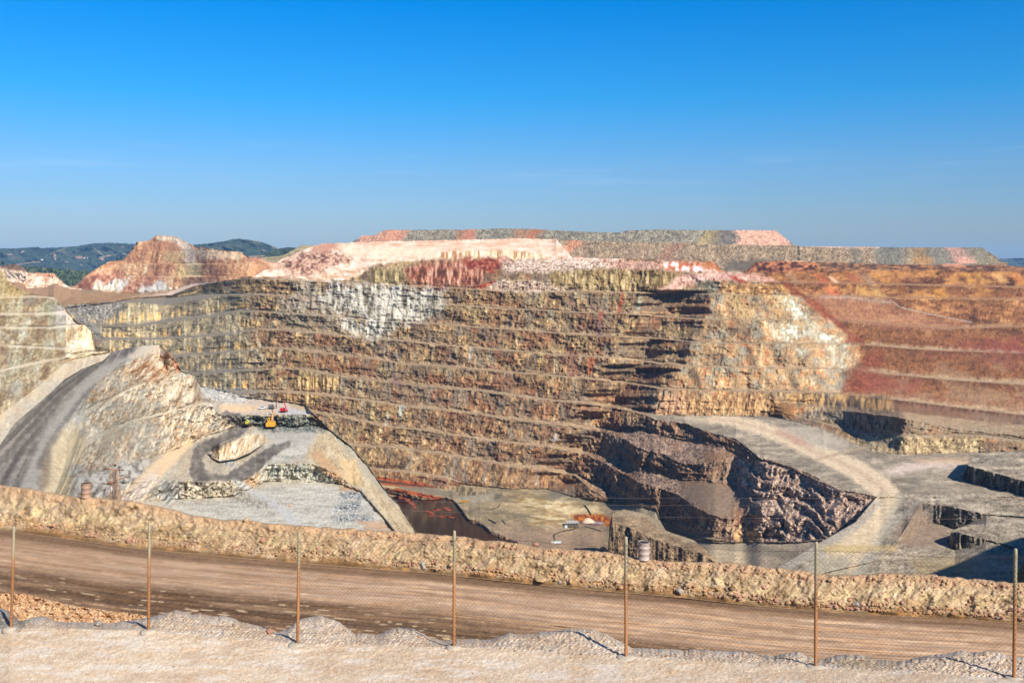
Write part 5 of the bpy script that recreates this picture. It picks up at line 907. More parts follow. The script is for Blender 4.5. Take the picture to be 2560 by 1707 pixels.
# ------------------------------------------------------------------ near ground: viewpoint, haul road, berm
TOE = [(-1100,1218),(-300,1290),(0,1317),(183,1341),(311,1360),(439,1372),(622,1389),(856,1408),(1069,1424),(1252,1444),(1435,1463),(1709,1486),(1883,1506),(2066,1521),(2248,1532),(2431,1541),(2560,1552),(2860,1578),(3700,1650)]
CREST = [(-1100,1096),(-300,1180),(0,1213),(80,1221),(150,1236),(201,1242),(307,1249),(395,1264),(440,1276),(475,1288),(567,1299),(618,1302),(731,1313),(856,1321),(960,1328),(1069,1335),(1135,1339),(1201,1350),(1289,1357),(1344,1368),(1471,1375),(1545,1386),(1618,1397),(1709,1405),(1828,1407),(1956,1423),(2066,1437),(2175,1437),(2212,1432),(2322,1437),(2431,1448),(2523,1456),(2560,1456),(2860,1480),(3700,1546)]
def paint_road(X, Y, k, t, W, KI):
    th = ev(TOE, X); u = Y - th                                        # pixels below the berm foot = place across the road
    nf = vn(X / 1.6, Y / 1.6, 301); ln = fbm(X / 260 + .5, u / 7, 4, 302); l2 = fbm(X / 90, u / 3.2, 4, 303)
    c = ramp(st(.45 * ln + .2 * l2 + .2 * nf + .15 * fbm(X / 30, u / 9, 3, 307), .5, 2.2), [(0,(166,130,100)),(.4,(188,152,120)),(.7,(200,166,134)),(1,(212,180,150))])
    wet = sm(u, 80, 118) * sm(u, 260, 160) * sm(X, 1640, 900) + sm(u, 110, 140) * sm(X, 900, 1500) * sm(u, 240, 160)
    wet = np.clip(wet * (.55 + 1.1 * (fbm(X / 200, u / 16, 4, 304) - .25)), 0, 1)
    c = mix(c, ramp(st(.6 * l2 + .4 * nf, .5, 2), [(0,(74,54,38)),(.5,(104,78,56)),(1,(142,110,80))]), wet * .92)
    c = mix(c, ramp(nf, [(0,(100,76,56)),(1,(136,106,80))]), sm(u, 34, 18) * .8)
    c = mix(c, (140, 108, 80), sm(fbm(X / 120, u / 2.4, 4, 305), .58, .7) * .4)
    c = mix(c, (214, 186, 148), sm(fbm(X / 40, u / 2.5, 3, 306), .72, .78) * wet)
    return c
def paint_berm(X, Y, k, t, W, KI):
    nf = vn(X / 1.5, Y / 1.5, 311); nb = fbm(X / 60, Y / 26, 4, 312); sl = fbm((X + .7 * Y) / 12, (Y - .3 * X) / 34, 4, 313)
    tt = np.where(KI == 1, t * .25, np.where(KI == 2, .25 + t * .75, 1.0))
    c = ramp(st(.25 * sl + .3 * nb + .25 * nf + .2 * fbm(X / 6, Y / 6, 4, 314), .5, 2.4), [(0,(152,124,92)),(.3,(180,150,114)),(.6,(196,167,130)),(.85,(208,181,146)),(1,(222,198,166))])
    c = c * (1 + (.5 * cell(X / 5, Y / 4.5, 176) + .5 * cell(X / 12, Y / 9, 177) - .5) * .18)[..., None]
    c = mix(c, (194, 156, 118), sm(tt, .78, .95) * .75)
    c = mix(c, (220, 198, 142), sm(fbm((X + .8 * Y) / 16, (Y - .4 * X) / 40, 4, 315), .56, .7) * sm(tt, .25, .4) * sm(tt, .8, .6) * .6)
    c = mix(c, (150, 122, 86), sm(fbm((X + .5 * Y) / 26, Y / 20, 4, 316), .54, .68) * sm(tt, .85, .6) * .55)
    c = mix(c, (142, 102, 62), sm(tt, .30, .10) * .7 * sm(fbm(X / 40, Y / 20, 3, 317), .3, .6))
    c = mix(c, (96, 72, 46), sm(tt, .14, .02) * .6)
    c = mix(c, (206, 150, 92), sm(fbm(X / 30, Y / 16, 3, 318), .6, .72) * sm(tt, .5, .2) * .6)
    return c
def disp_berm(X, Y, k, t, W, D):
    a = np.where(k > 1, 1, .5) * np.where(k < .02, 0, 1)
    return -((fbm((X + .7 * Y) / 60, Y / 50, 3, 321) - .5) * .7 + (fbm((X + .5 * Y) / 18, Y / 18, 4, 322) - .5) * .42 + (fbm(X / 5, Y / 5, 4, 323) - .5) * .12 + (cell(X / 7, Y / 6, 178) - .5) * .08 * sm(fbm(X / 70, Y / 30, 3, 324), .42, .6)) * a * D / 52 * sm(k, 0, .6)
ROAD, _ = sheet('road', -1100, 3700, 4.0, [K('f', plus(TOE, 270), z=-16.7), K('f', plus(TOE, -2), z=-16.5)], M_ROAD, paint_road, lambda X, Y, k, t, W, D: (fbm(X / 300, (Y - ev(TOE, X)) / 6, 4, 331) - .5) * .6, ystep=2.5, skirt=((1.02, -.3), (1.03, -1)))
BERM, berm_i = sheet('ground', -1000, 3600, 2.2, [K('f', plus(TOE, 8), z=-16.49), K('f', plus(TOE, -14), z=[(-300,-16.1),(2860,-16.1)]), K('w', plus(CREST, 5), g=.95, j=5, jl=22), K('f', CREST, g=.12, j=5, jl=22)], M_BERM, paint_berm, disp_berm, ystep=2.0, skirt=((1.012, -.15), (1.03, -1.2), (1.12, -7), (1.5, -40)))

FB = [(-1000,1528),(-400,1560),(28,1568),(371,1576),(744,1608),(1135,1616),(1565,1642),(2039,1666),(2535,1695),(3000,1720),(3600,1752)]          # fence line
FD = [(-1000,26.5),(-400,24.0),(28,21.7),(371,20.66),(744,19.8),(1135,19.08),(1565,18.3),(2039,17.7),(2535,17.0),(3000,16.4),(3600,15.7)]
EDGE = [(-1000,1490),(-400,1520),(-100,1522),(0,1526),(30,1540),(51,1562),(102,1548),(146,1562),(278,1566),(351,1556),(384,1549),(439,1533),(470,1541),(530,1546),(567,1550),(620,1566),(658,1576),(695,1588),(717,1580),(740,1562),(768,1550),(804,1549),(850,1563),(887,1594),(945,1594),(970,1584),(996,1575),(1033,1579),(1066,1599),(1106,1609),(1153,1605),(1227,1607),(1274,1588),(1285,1594),(1362,1588),(1435,1578),(1483,1579),(1526,1596),(1563,1619),(1581,1628),(1709,1634),(1733,1630),(1824,1638),(1846,1635),(1934,1647),(1996,1636),(2018,1648),(2040,1657),(2102,1645),(2150,1645),(2175,1652),(2241,1663),(2270,1656),(2322,1645),(2395,1636),(2486,1636),(2522,1645),(2560,1652),(2700,1640),(3000,1660),(3600,1712)]
_ex = np.arange(-1000, 3601, 3.0); _ey = ev(EDGE, _ex) + (fbm(_ex / 14, _ex * 0, 3, 371) - .5) * 5 + (fbm(_ex / 4, _ex * 0, 2, 372) - .5) * 2
EDGE = list(zip(_ex.tolist(), _ey.tolist()))
def paint_gnd(X, Y, k, t, W, KI):
    nf = vn(X / 1.7, Y / 1.5, 341); nb = fbm(X / 120, Y / 26, 4, 342); n2 = fbm(X / 18, Y / 7, 4, 343)
    c = ramp(st(.35 * nb + .3 * n2 + .35 * nf, .5, 1.8), [(0,(192,162,132)),(.35,(210,183,153)),(.65,(220,196,167)),(1,(232,212,186))])
    c = mix(c, (230, 216, 200), sm(fbm(X / 90, Y / 14, 4, 344), .54, .7) * .55)
    c = mix(c, (212, 172, 130), sm(fbm(X / 60, Y / 14, 4, 345), .58, .74) * .35)
    c = mix(c, (140, 102, 74), (nf > .94) * .5)
    c = mix(c, (236, 208, 178), W * .6)
    c = zone(c, X, Y, [(-10,1520),(40,1540),(70,1556),(40,1574),(-10,1574)], (150, 144, 132), 6, .9, 8, 14)
    c = zone(c, X, Y, [(2090,1648),(2200,1648),(2240,1666),(2100,1668)], (150, 134, 106), 8, .6, 8, 12)
    c = mix(c, (230, 218, 202), W * sm(fbm(X / 26, Y / 12, 4, 346), .52, .66) * .5)
    return c
gk = [K('f', 2700, z=[(-1000,-8.9),(0,-8.1),(1280,-7.5),(2560,-7.2),(3600,-7.0)]), K('f', 1790, D=[(-1000,22.2),(-400,20.6),(28,18.6),(744,17.2),(1565,15.9),(2535,14.7),(3000,14.2),(3600,13.6)]),
      K('f', FB, D=FD),
      K('s', plus(EDGE, 0), D=[(x, float(ev(FD, P([x]))[0]) + .3 + .010 * max(0., float(ev(FB, P([x]))[0]) - y_)) for x, y_ in EDGE], j=2.4, jl=20)]
GND, gnd_i = sheet('ground', -1000, 3600, 2.2, gk, M_GROUND, paint_gnd, lambda X, Y, k, t, W, D: -((fbm(X / 40, Y / 12, 4, 351) - .5) * .07 + (fbm(X / 7, Y / 5, 4, 352) - .5) * .05 * (1 + 2.5 * W)) * np.clip(k - 1, .3, 1), ystep=1.6, skirt=((1.03, -.15), (1.15, -1.2), (1.7, -7), (2.1, -10)))
OBT = [(-400,1470),(0,1482),(66,1484),(121,1499),(183,1513),(256,1524),(329,1533),(384,1543),(430,1560),(480,1590)]
def paint_ob(X, Y, k, t, W, KI):
    nf = vn(X / 1.7, Y / 1.7, 361)
    return ramp(st(.5 * nf + .3 * fbm(X / 14, Y / 9, 4, 362) + .2 * fbm(X / 60, Y / 30, 3, 363), .5, 2.4), [(0,(170,124,86)),(.4,(204,158,114)),(.75,(218,178,136)),(1,(232,204,168))])
sheet('ground', -400, 480, 2.0, [K('f', 1640, D=27.5), K('s', OBT, g=.5, j=2.5, jl=8)], M_GROUND, paint_ob, lambda X, Y, k, t, W, D: -(fbm(X / 8, Y / 6, 4, 364) - .5) * .5 * np.clip(k, 0, 1), ystep=1.8, skirt=((1.02, -.2), (1.2, -4)))
# land under the viewpoint, so that nothing hangs in the air
und = MB(); und.add([(-140, -60, -9.5), (140, -60, -9.5), (140, 14.5, -9.2), (-140, 15.5, -9.6)], [(0, 1, 2, 3)])
# ------------------------------------------------------------------ air
hz = MB(); hz.box(-14000, 14000, -80, 12500, -330, 150)
m = bpy.data.materials.new('haze'); m.use_nodes = True; n, l = m.node_tree.nodes, m.node_tree.links; n.clear()
o_ = n.new('ShaderNodeOutputMaterial'); v_ = n.new('ShaderNodeVolumePrincipled')
v_.inputs['Color'].default_value = (0.30, 0.58, 0.98, 1); v_.inputs['Density'].default_value = 4.0e-5; v_.inputs['Anisotropy'].default_value = 0.0
l.new(v_.outputs[0], o_.inputs['Volume'])
o = hz.build('haze', m); o['kind'] = 'stuff'

# ------------------------------------------------------------------ chain-link fence
M_GALV = plain('fence_wire', (92, 64, 48), 0.6, 0.3, 6, 0.3)
m, n, l, b = new_mat('rusty_post'); b.inputs['Roughness'].default_value = 0.7; b.inputs['Metallic'].default_value = 0.1
tc = n.new('ShaderNodeTexCoord'); sp = n.new('ShaderNodeSeparateXYZ'); l.new(tc.outputs['Object'], sp.inputs[0])
tn = n.new('ShaderNodeTexNoise'); tn.inputs['Scale'].default_value = 5; tn.inputs['Detail'].default_value = 7; l.new(tc.outputs['Object'], tn.inputs['Vector'])
mr = n.new('ShaderNodeMapRange'); mr.inputs[1].default_value = 0.6; mr.inputs[2].default_value = 2.0; l.new(sp.outputs[2], mr.inputs[0])
ad = n.new('ShaderNodeMath'); ad.operation = 'ADD'; l.new(mr.outputs[0], ad.inputs[0])
ma = n.new('ShaderNodeMath'); ma.operation = 'MULTIPLY_ADD'; ma.inputs[1].default_value = 1.1; ma.inputs[2].default_value = -.55; l.new(tn.outputs['Fac'], ma.inputs[0]); l.new(ma.outputs[0], ad.inputs[1])
rp = n.new('ShaderNodeValToRGB'); l.new(ad.outputs[0], rp.inputs[0])
rp.color_ramp.elements[0].color = (*alb((184, 124, 74)), 1); rp.color_ramp.elements[0].position = .35
rp.color_ramp.elements[1].color = (*alb((176, 160, 126)), 1); rp.color_ramp.elements[1].position = .75
l.new(rp.outputs[0], b.inputs['Base Color']); M_POST = m
M_CONC = plain('concrete_footing', (206, 190, 166), 0.95, 0.25, 8)
POSTS = [(28, 1568, 21.7, 35, 1316), (371, 1575, 20.66, 374, 1308), (744, 1608, 19.8, 748, 1332), (1135, 1615, 19.08, 1136, 1327), (1565, 1641, 18.3, 1565, 1342), (2039, 1665, 17.7, 2041, 1355), (2535, 1694, 17.0, 2539, 1372)]
bases = [at(x, y, d) for x, y, d, _, _ in POSTS]
tops = [at(x2, y2, d) for _, _, d, x2, y2 in POSTS]
fence = empty('chain_link_fence', bases[3]); tag(fence, 'rusty chain link fence on seven thin pipe posts in front of the dirt road', 'fence')
for i_, (b0, t0) in enumerate(zip(bases, tops)):
    h = (t0 - b0).length; ax = (t0 - b0).normalized()
    mb = MB(); mb.tube([(0, 0, -.12)] + [tuple(ax * (h * q)) for q in (.0, .25, .5, .75, .985)] + [tuple(ax * (h * .998)), tuple(ax * (h + .012))], [.031] * 6 + [.026, .012], 14)
    po = mb.build('post', M_POST, fence, True); po.location = b0 - bases[3]
    ft = MB(); rr = .13 + .05 * random.random(); ft.lathe([(rr * 1.25, -.12), (rr * 1.2, -.02), (rr, .008), (rr * .55, .015)], 18)
    ft.build('footing', M_CONC, po, True)
# mesh: zigzag wires, interlocking, hung along the posts
line_b = [at(-330, 1555, 23.4)] + bases + [at(3000, 1722, 16.3)]
line_t = [at(-330, 1318, 23.4)] + tops + [at(3005, 1392, 16.3)]
seg_len = [0.0]
for i_ in range(len(line_b) - 1): seg_len.append(seg_len[-1] + (line_b[i_ + 1].xy - line_b[i_].xy).length)
LBv, LTv, SL = np.array(line_b), np.array(line_t), np.array(seg_len)
def fence_pt(s, q):
    s = np.clip(s, 0, SL[-1] - 1e-6)
    B = np.stack([np.interp(s, SL, LBv[:, c]) for c in range(3)], -1); T = np.stack([np.interp(s, SL, LTv[:, c]) for c in range(3)], -1)
    T = B + (T - B) * .955
    u = s / SL[-1] * 40; B = B + np.stack([0 * u, 0 * u, .03 + .03 * np.sin(u * 1.7)], -1)
    return B + (T - B) * q[..., None] + np.stack([0 * s, .02 * np.sin(s * 2.1 + q * 5) + .012 * np.sin(s * 7 + q * 9) - .03, .02 * np.sin(s * 2.1) * q], -1)
PITCH, NROW = .082, 50
nw = int(SL[-1] / PITCH)
per_bay = {}
for w in range(nw):
    s0 = (w + .5) * PITCH
    q = np.arange(NROW + 1) / NROW
    s = s0 + np.where(np.arange(NROW + 1) % 2 == 0, -.5, .5) * PITCH * 1.03
    P0 = fence_pt(s, q); r = .0034; V = []
    for dx, dy in ((r, 0), (-r * .5, r * .87), (-r * .5, -r * .87)): V.append(P0 + np.array([dx, dy + .004 * ((w % 2) * 2 - 1) * .3, 0]))
    V = np.stack(V, 1).reshape(-1, 3)
    bay = int(np.searchsorted(SL, s0, 'right') - 1); per_bay.setdefault(bay, []).append(V)
for bay, lst in per_bay.items():
    vs, fs, o_ = [], [], 0
    for V in lst:
        vs.append(V)
        for i_ in range(NROW):
            for k_ in range(3):
                a_, c_ = o_ + i_ * 3 + k_, o_ + i_ * 3 + (k_ + 1) % 3; fs.append((a_, c_, c_ + 3, a_ + 3))
        o_ += len(V)
    me = bpy.data.meshes.new('mesh_panel'); me.from_pydata((np.concatenate(vs) - np.array(bases[3])).tolist(), [], fs); me.materials.append(M_GALV)
    link(bpy.data.objects.new('mesh_panel', me), fence)
for q_ in (.10, .52, .972):
    s = np.linspace(0, SL[-1], 120); pts = fence_pt(s, np.full(120, q_)) - np.array(bases[3]); MB().tube([tuple(p) for p in pts], .0022, 4).build('line_wire', M_GALV, fence)

# ------------------------------------------------------------------ drums, pylon and wires
M_DRUM = plain('faded_drum_paint', (188, 150, 122), 0.6, 0.22, 2.5, c2=(160, 126, 100))
M_DRUM2 = plain('pale_drum_paint', (206, 190, 178), 0.6, 0.15, 2.5, c2=(180, 160, 146))
M_DARK = plain('dark_steel', (52, 48, 46), 0.6, 0.3, 3)
M_BLUE = plain('faded_blue_paint', (138, 132, 166), 0.8, 0.2, 9)
def drum(loc, mat, label, tilt=(0, 0, 0), mark=None):
    t_ = empty('oil_drum', loc); t_.rotation_euler = tilt
    tag(t_, label, 'drum', 'oil drums standing on the berm')
    prof = [(.27, 0), (.29, .01), (.29, .03), (.282, .04), (.283, .29), (.296, .305), (.296, .32), (.283, .335), (.283, .57), (.296, .585), (.296, .60), (.283, .615), (.282, .86), (.29, .87), (.29, .885), (.275, .885), (.272, .865)]
    MB().lathe(prof, 28).build('barrel', mat, t_, True)
    MB().lathe([(.262, .855), (.262, .867)], 24).build('lid', M_DARK, t_)
    MB().lathe([(.03, .868), (.03, .885)], 10, (.14, -.1, 0)).build('bung', M_DARK, t_)
    if mark:
        cu = bpy.data.curves.new('marking', 'FONT'); cu.body = mark; cu.size = .27; cu.extrude = .0; cu.align_x = 'CENTER'; cu.resolution_u = 2
        tmp = bpy.data.objects.new('marking', cu); COL.objects.link(tmp); bpy.context.view_layer.update()
        me = bpy.data.meshes.new_from_object(tmp.evaluated_get(bpy.context.evaluated_depsgraph_get())); bpy.data.objects.remove(tmp)
        for v in me.vertices:
            a_ = v.co.x / .287; v.co = Vector((math.sin(a_) * .2875, -math.cos(a_) * .2875, .40 + v.co.y))
        me.materials.clear(); me.materials.append(M_BLUE); link(bpy.data.objects.new('marking', me), t_)
    return t_
drum(at(215, 1243, 60.5), M_DRUM, 'faded brown oil drum with faint blue figures near the wooden power pole', (0, .01, 0), '21')
drum(at(1609, 1398, 50.2), M_DRUM2, 'pale whitish oil drum half banked with stones between two fence posts', (0, .03, 0))
M_RUSTW = plain('rust_brown_steel', (190, 134, 90), 0.8, 0.3, 2.0, c2=(146, 96, 62))
M_INS = plain('brown_insulator', (120, 74, 48), 0.35, 0.3, 5)
PD = 110.0; PB = at(288, 1260, PD); pz = lambda y: -(y - YH) / F * PD - PB.z
pyl = empty('power_pole', PB); tag(pyl, 'rust brown lattice power pole with two crossarms standing behind the berm', 'power pole')
S_ = PD / F
mb = MB(); zt = pz(1173); w1, w0 = 8.2 * S_, 10.5 * S_
for sx in (-1, 1):
    for sy in (-1, 1): mb.tube([(sx * w0, sy * w0, -6), (sx * w1, sy * w1, zt)], .035, 4)
mb.build('leg', M_RUSTW, pyl)
mb = MB(); mb.box(-.05, .10, -.05, .05, -6, zt); mb.build('mast', M_RUSTW, pyl)
mb = MB(); mb.box(-.09, -.05, -.05, .03, -6, zt - .05); mb.build('mast_shadow_gap', M_DARK, pyl).name = 'mast_shade_strip'  # dark strip standing in for the shadow gap beside the mast
mb = MB(); nb_ = 9
for i_ in range(nb_):
    za, zb = -6 + (zt + 6) * i_ / nb_, -6 + (zt + 6) * (i_ + 1) / nb_; wa = w0 + (w1 - w0) * i_ / nb_; wb = w0 + (w1 - w0) * (i_ + 1) / nb_; f_ = 1 if i_ % 2 else -1
    for sy in (-1, 1): mb.tube([(f_ * wa, sy * wa, za), (-f_ * wb, sy * wb, zb)], .022, 4)
    for sx in (-1, 1): mb.tube([(sx * wa, f_ * wa, za), (sx * wb, -f_ * wb, zb)], .022, 4)
mb.build('bracing', M_RUSTW, pyl)
a0, a1 = Vector(((268 - 288) * S_, -.25, pz(1207))), Vector(((310 - 288) * S_, .25, pz(1194)))
for sy in (-.14, .14): MB().tube([a0 + Vector((0, sy, 0)), a1 + Vector((0, sy, 0))], .05, 4).build('crossarm', M_RUSTW, pyl)
MB().tube([((272 - 288) * S_, 0, pz(1172)), ((296 - 288) * S_, 0, pz(1174))], .05, 4).build('crossarm', M_RUSTW, pyl)
def insulator(p, d):
    mb = MB(); p = Vector(p); d = Vector(d).normalized(); pts, rs = [], []
    for i_ in range(13): pts.append(p + d * (i_ * .052)); rs.append(.10 if i_ in (3, 6, 9) else .03)
    mb.tube(pts, rs, 8); mb.build('insulator', M_INS, pyl, True)
insulator(((272 - 288) * S_, 0, pz(1172)), (-1, 0, 0)); insulator(((296 - 288) * S_, 0, pz(1174)), (1, 0, -.05))
insulator(a0, (-1, 0, 0)); insulator(a0 + Vector((.2, -.15, -.06)), (1, 0, -.1)); insulator(a1, (1, 0, -.05)); insulator(a1 + Vector((-.7, 0, .16)), (1, 0, .1))
mb = MB(); mb.lathe([(.02, -.2), (.05, -.12), (.12, -.08), (.16, .02), (.13, .12), (.04, .17)], 10, (0, 0, pz(1163))); mb.build('insulator', M_INS, pyl, True)
mb = MB(); mb.tube([((272 - 288) * S_ - .4, 0, pz(1172)), (-.45, 0, pz(1163)), (-.1, 0, pz(1161)), (.3, 0, pz(1163)), ((296 - 288) * S_ + .6, 0, pz(1174))], .014, 4); mb.build('jumper_cable', M_DARK, pyl)
mb = MB(); mb.tube([a1 + Vector((.65, 0, -.05)), a1 + Vector((.5, 0, -.45)), a1 + Vector((.1, 0, -.8))], .014, 4); mb.build('jumper_cable', M_DARK, pyl)
M_CABLE = plain('weathered_cable', (158, 128, 112), 0.6, 0.2, 1)
def wire(p, pts):
    # cable through control points given as (x, y, metres away), smoothed
    c = [Vector(p)] + [at(*q) for q in pts]; out = []
    for i_ in range(len(c) - 1):
        p0, p1, p2, p3 = c[max(i_ - 1, 0)], c[i_], c[i_ + 1], c[min(i_ + 2, len(c) - 1)]
        for k_ in range(14):
            t = k_ / 14; out.append(.5 * ((2 * p1) + (p2 - p0) * t + (2 * p0 - 5 * p1 + 4 * p2 - p3) * t * t + (3 * p1 - p0 - 3 * p2 + p3) * t ** 3))
    out.append(c[-1]); base = out[0]
    mb = MB(); mb.tube([q - base for q in out], .009, 4); o = mb.build('power_cable', M_CABLE); o.location = base; return o
W_ = lambda v: PB + v
ins_r = [W_(Vector(((296 - 288) * S_ + .62, 0, pz(1174.5)))), W_(a1 + Vector((.62, 0, -.05))), W_(a0 + Vector((.2 + .6, -.15, -.12)))]
ins_l = [W_(Vector(((272 - 288) * S_ - .62, 0, pz(1172)))), W_(a0 + Vector((-.62, 0, 0)))]
for p_, pts, lab in [(ins_r[0], [(600, 1202, 108), (859, 1226, 106), (1400, 1243, 103), (2060, 1245, 99), (2800, 1240, 95)], 'uppermost thin power cable running right from the lattice pole'),
                (ins_r[1], [(600, 1224, 108), (859, 1246, 106), (1400, 1261, 103), (2060, 1263, 99), (2800, 1262, 95)], 'middle thin power cable running right from the lattice pole'),
                (ins_r[2], [(600, 1245, 108), (859, 1268, 106), (1400, 1288, 103), (2060, 1296, 99), (2800, 1297, 95)], 'lowest thin power cable running right from the lattice pole'),
                (ins_l[0], [(120, 1171, 113), (-200, 1160, 120)], 'upper thin power cable running left from the lattice pole'),
                (ins_l[1], [(120, 1203, 113), (-200, 1196, 120)], 'lower thin power cable running left from the lattice pole'),
                (W_(Vector((-.2, .2, pz(1193)))), [(120, 1190, 113), (-200, 1182, 120)], 'middle thin power cable running left from the lattice pole')]:
    tag(wire(p_, pts), lab, 'cable', 'power cables of the lattice pole')
PB2 = at(345.5, 748, 1300)
p2 = empty('power_pole', PB2); tag(p2, 'tiny dark wooden pole beside the white track below the butte', 'power pole')
MB().tube([(0, 0, -3), (0, 0, 9.5)], [.28, .2], 8).build('pole', M_DARK, p2); MB().box(-1.5, 1.5, -.12, .12, 8.4, 8.7).build('crossarm', M_DARK, p2)

def floor_pt(X, Y, start=150):
    # first bare-ground point in that direction, from start metres on
    dg = bpy.context.evaluated_depsgraph_get(); d = at(X, Y, 1.0).normalized(); o_ = d * start
    for _ in range(30):
        hit, loc, nn, idx, ob, mm = sc.ray_cast(dg, o_, d)
        if not hit: break
        if ob.name.split('.')[0] in ('terrain', 'hill', 'ground', 'road'): return loc
        o_ = loc + d * .02
    return at(X, Y, 600 if start > 100 else start + 5)
_hz = bpy.data.objects['haze']; _hz.hide_viewport = True; bpy.context.view_layer.update()
# ------------------------------------------------------------------ machines
M_YEL = plain('machine_yellow', (250, 184, 52), 0.45, 0.12, 0.8, c2=(226, 160, 44))
M_BLK = plain('black_rubber', (34, 32, 30), 0.85, 0.3, 2)
M_GLASS = plain('dark_glass', (36, 42, 48), 0.12, 0.1, 1, spec=.5)
M_TANB = plain('dusty_boom', (214, 160, 104), 0.6, 0.2, 0.6)
M_RED = plain('machine_red', (222, 34, 34), 0.45, 0.15, 1)
M_GREYS = plain('grey_steel', (112, 110, 106), 0.6, 0.25, 1)
M_WHITE = plain('white_paint', (224, 226, 228), 0.35, 0.08, 1)
EXB = floor_pt(679, 1070.5)
ex = empty('excavator', EXB + Vector((0, 0, .25)), math.radians(4)); tag(ex, 'large yellow mining excavator with raised boom facing the dark rock face', 'excavator')
ex.scale = (1.1, 1.1, 1.1)
for sx in (-1, 1):
    pr = [(-3.0, .55), (-2.6, .05), (2.6, .05), (3.0, .55), (2.6, 1.15), (-2.6, 1.15)]
    mb = MB(); Mx = Matrix.Translation((sx * 1.65, 0, 0)) @ Matrix.Rotation(math.pi / 2, 4, 'Z'); mb.prism(pr, -.36, .36, Mx); tr = mb.build('track', M_BLK, ex)
    mb = MB()
    for i_ in range(22): mb.box(sx * 1.65 - .38, sx * 1.65 + .38, -2.7 + i_ * .25, -2.58 + i_ * .25, 1.15, 1.21)
    mb.build('track_shoe', M_GREYS, tr)
MB().box(-1.3, 1.3, -1.4, 1.4, .5, 1.0).build('undercarriage', M_BLK, ex)
MB().lathe([(1.2, 1.0), (1.2, 1.25)], 20).build('slew_ring', M_BLK, ex)
mb = MB(); mb.box(-2.1, 2.1, -3.4, 2.2, 1.25, 1.55); mb.build('turntable', M_YEL, ex)
mb = MB(); mb.prism([(-2.1, 1.3), (2.1, 1.3), (2.25, 1.6), (2.25, 3.0), (2.0, 3.3), (-2.0, 3.3), (-2.25, 3.0), (-2.25, 1.6)], -4.1, -3.3); cwt = mb.build('counterweight', M_YEL, ex)
mb = MB(); mb.box(-1.2, 1.2, -4.13, -4.11, 2.2, 2.5); mb.build('grille', M_GREYS, cwt)
mb = MB(); mb.prism([(-2.05, 1.55), (2.05, 1.55), (2.05, 3.1), (1.8, 3.35), (-1.8, 3.35), (-2.05, 3.1)], -3.3, .4); mb.build('engine_housing', M_YEL, ex)
MB().lathe([(.12, 3.3), (.12, 4.1)], 10, (.9, -2.2, 0)).build('exhaust_pipe', M_DARK, ex)
for i_ in range(6): pass
mb = MB(); mb.tube([(-1.9, -3.2, 3.35), (-1.9, -3.2, 4.1), (1.9, -3.2, 4.1), (1.9, -3.2, 3.35)], .05, 6); mb.tube([(-1.9, -3.2, 4.1), (-1.9, 0, 4.1), (-1.9, 0, 3.35)], .05, 6); mb.build('handrail', M_YEL, ex)
mb = MB(); mb.prism([(-2.1, 1.55), (-1.0, 1.55), (-1.0, 4.9), (-1.2, 5.1), (-1.95, 5.1), (-2.1, 4.9)], .4, 2.3); cab = mb.build('cab', M_YEL, ex)
mb = MB(); mb.box(-1.9, -1.2, .37, .39, 3.9, 4.8); mb.box(-2.12, -2.11, .7, 2.0, 3.4, 4.8); mb.box(-1.95, -1.15, 2.31, 2.33, 3.0, 4.9); mb.build('cab_window', M_GLASS, cab)
def beam(mb, p, q, w, h0, h1):
    p, q = Vector(p), Vector(q); d = (q - p).normalized(); u = Vector((1, 0, 0)); v = d.cross(u).normalized()
    vs = [p + u * (s * w) + v * (r * h0) for s, r in ((-1, -1), (1, -1), (1, 1), (-1, 1))] + [q + u * (s * w) + v * (r * h1) for s, r in ((-1, -1), (1, -1), (1, 1), (-1, 1))]
    mb.add(vs, [(0, 3, 2, 1), (4, 5, 6, 7), (0, 1, 5, 4), (1, 2, 6, 5), (2, 3, 7, 6), (3, 0, 4, 7)])
mb = MB(); beam(mb, (.1, 1.2, 2.4), (0, 3.6, 6.2), .42, .45, .6); beam(mb, (0, 3.6, 6.2), (-.4, 6.0, 8.4), .40, .6, .35); mb.build('boom', M_TANB, ex)
mb = MB(); beam(mb, (-.5, 5.6, 8.9), (-.6, 8.0, 5.2), .34, .5, .3); mb.build('dipper_arm', M_DARK, ex)
for sx in (-.5, .5): MB().tube([(sx, 1.9, 2.0), (sx * .8, 3.6, 5.6)], [.13, .09], 8).build('hydraulic_ram', M_GREYS, ex)
MB().tube([(-.3, 3.8, 7.0), (-.5, 5.6, 9.2)], [.14, .1], 8).build('hydraulic_ram', M_GREYS, ex)
mb = MB(); mb.prism([(-1.0, 0), (1.0, 0), (1.1, -1.5), (.8, -1.9), (-.8, -1.9), (-1.1, -1.5)], 7.3, 8.8, Matrix.Translation((-.6, 0, 5.4))); mb.build('bucket', M_DARK, ex)

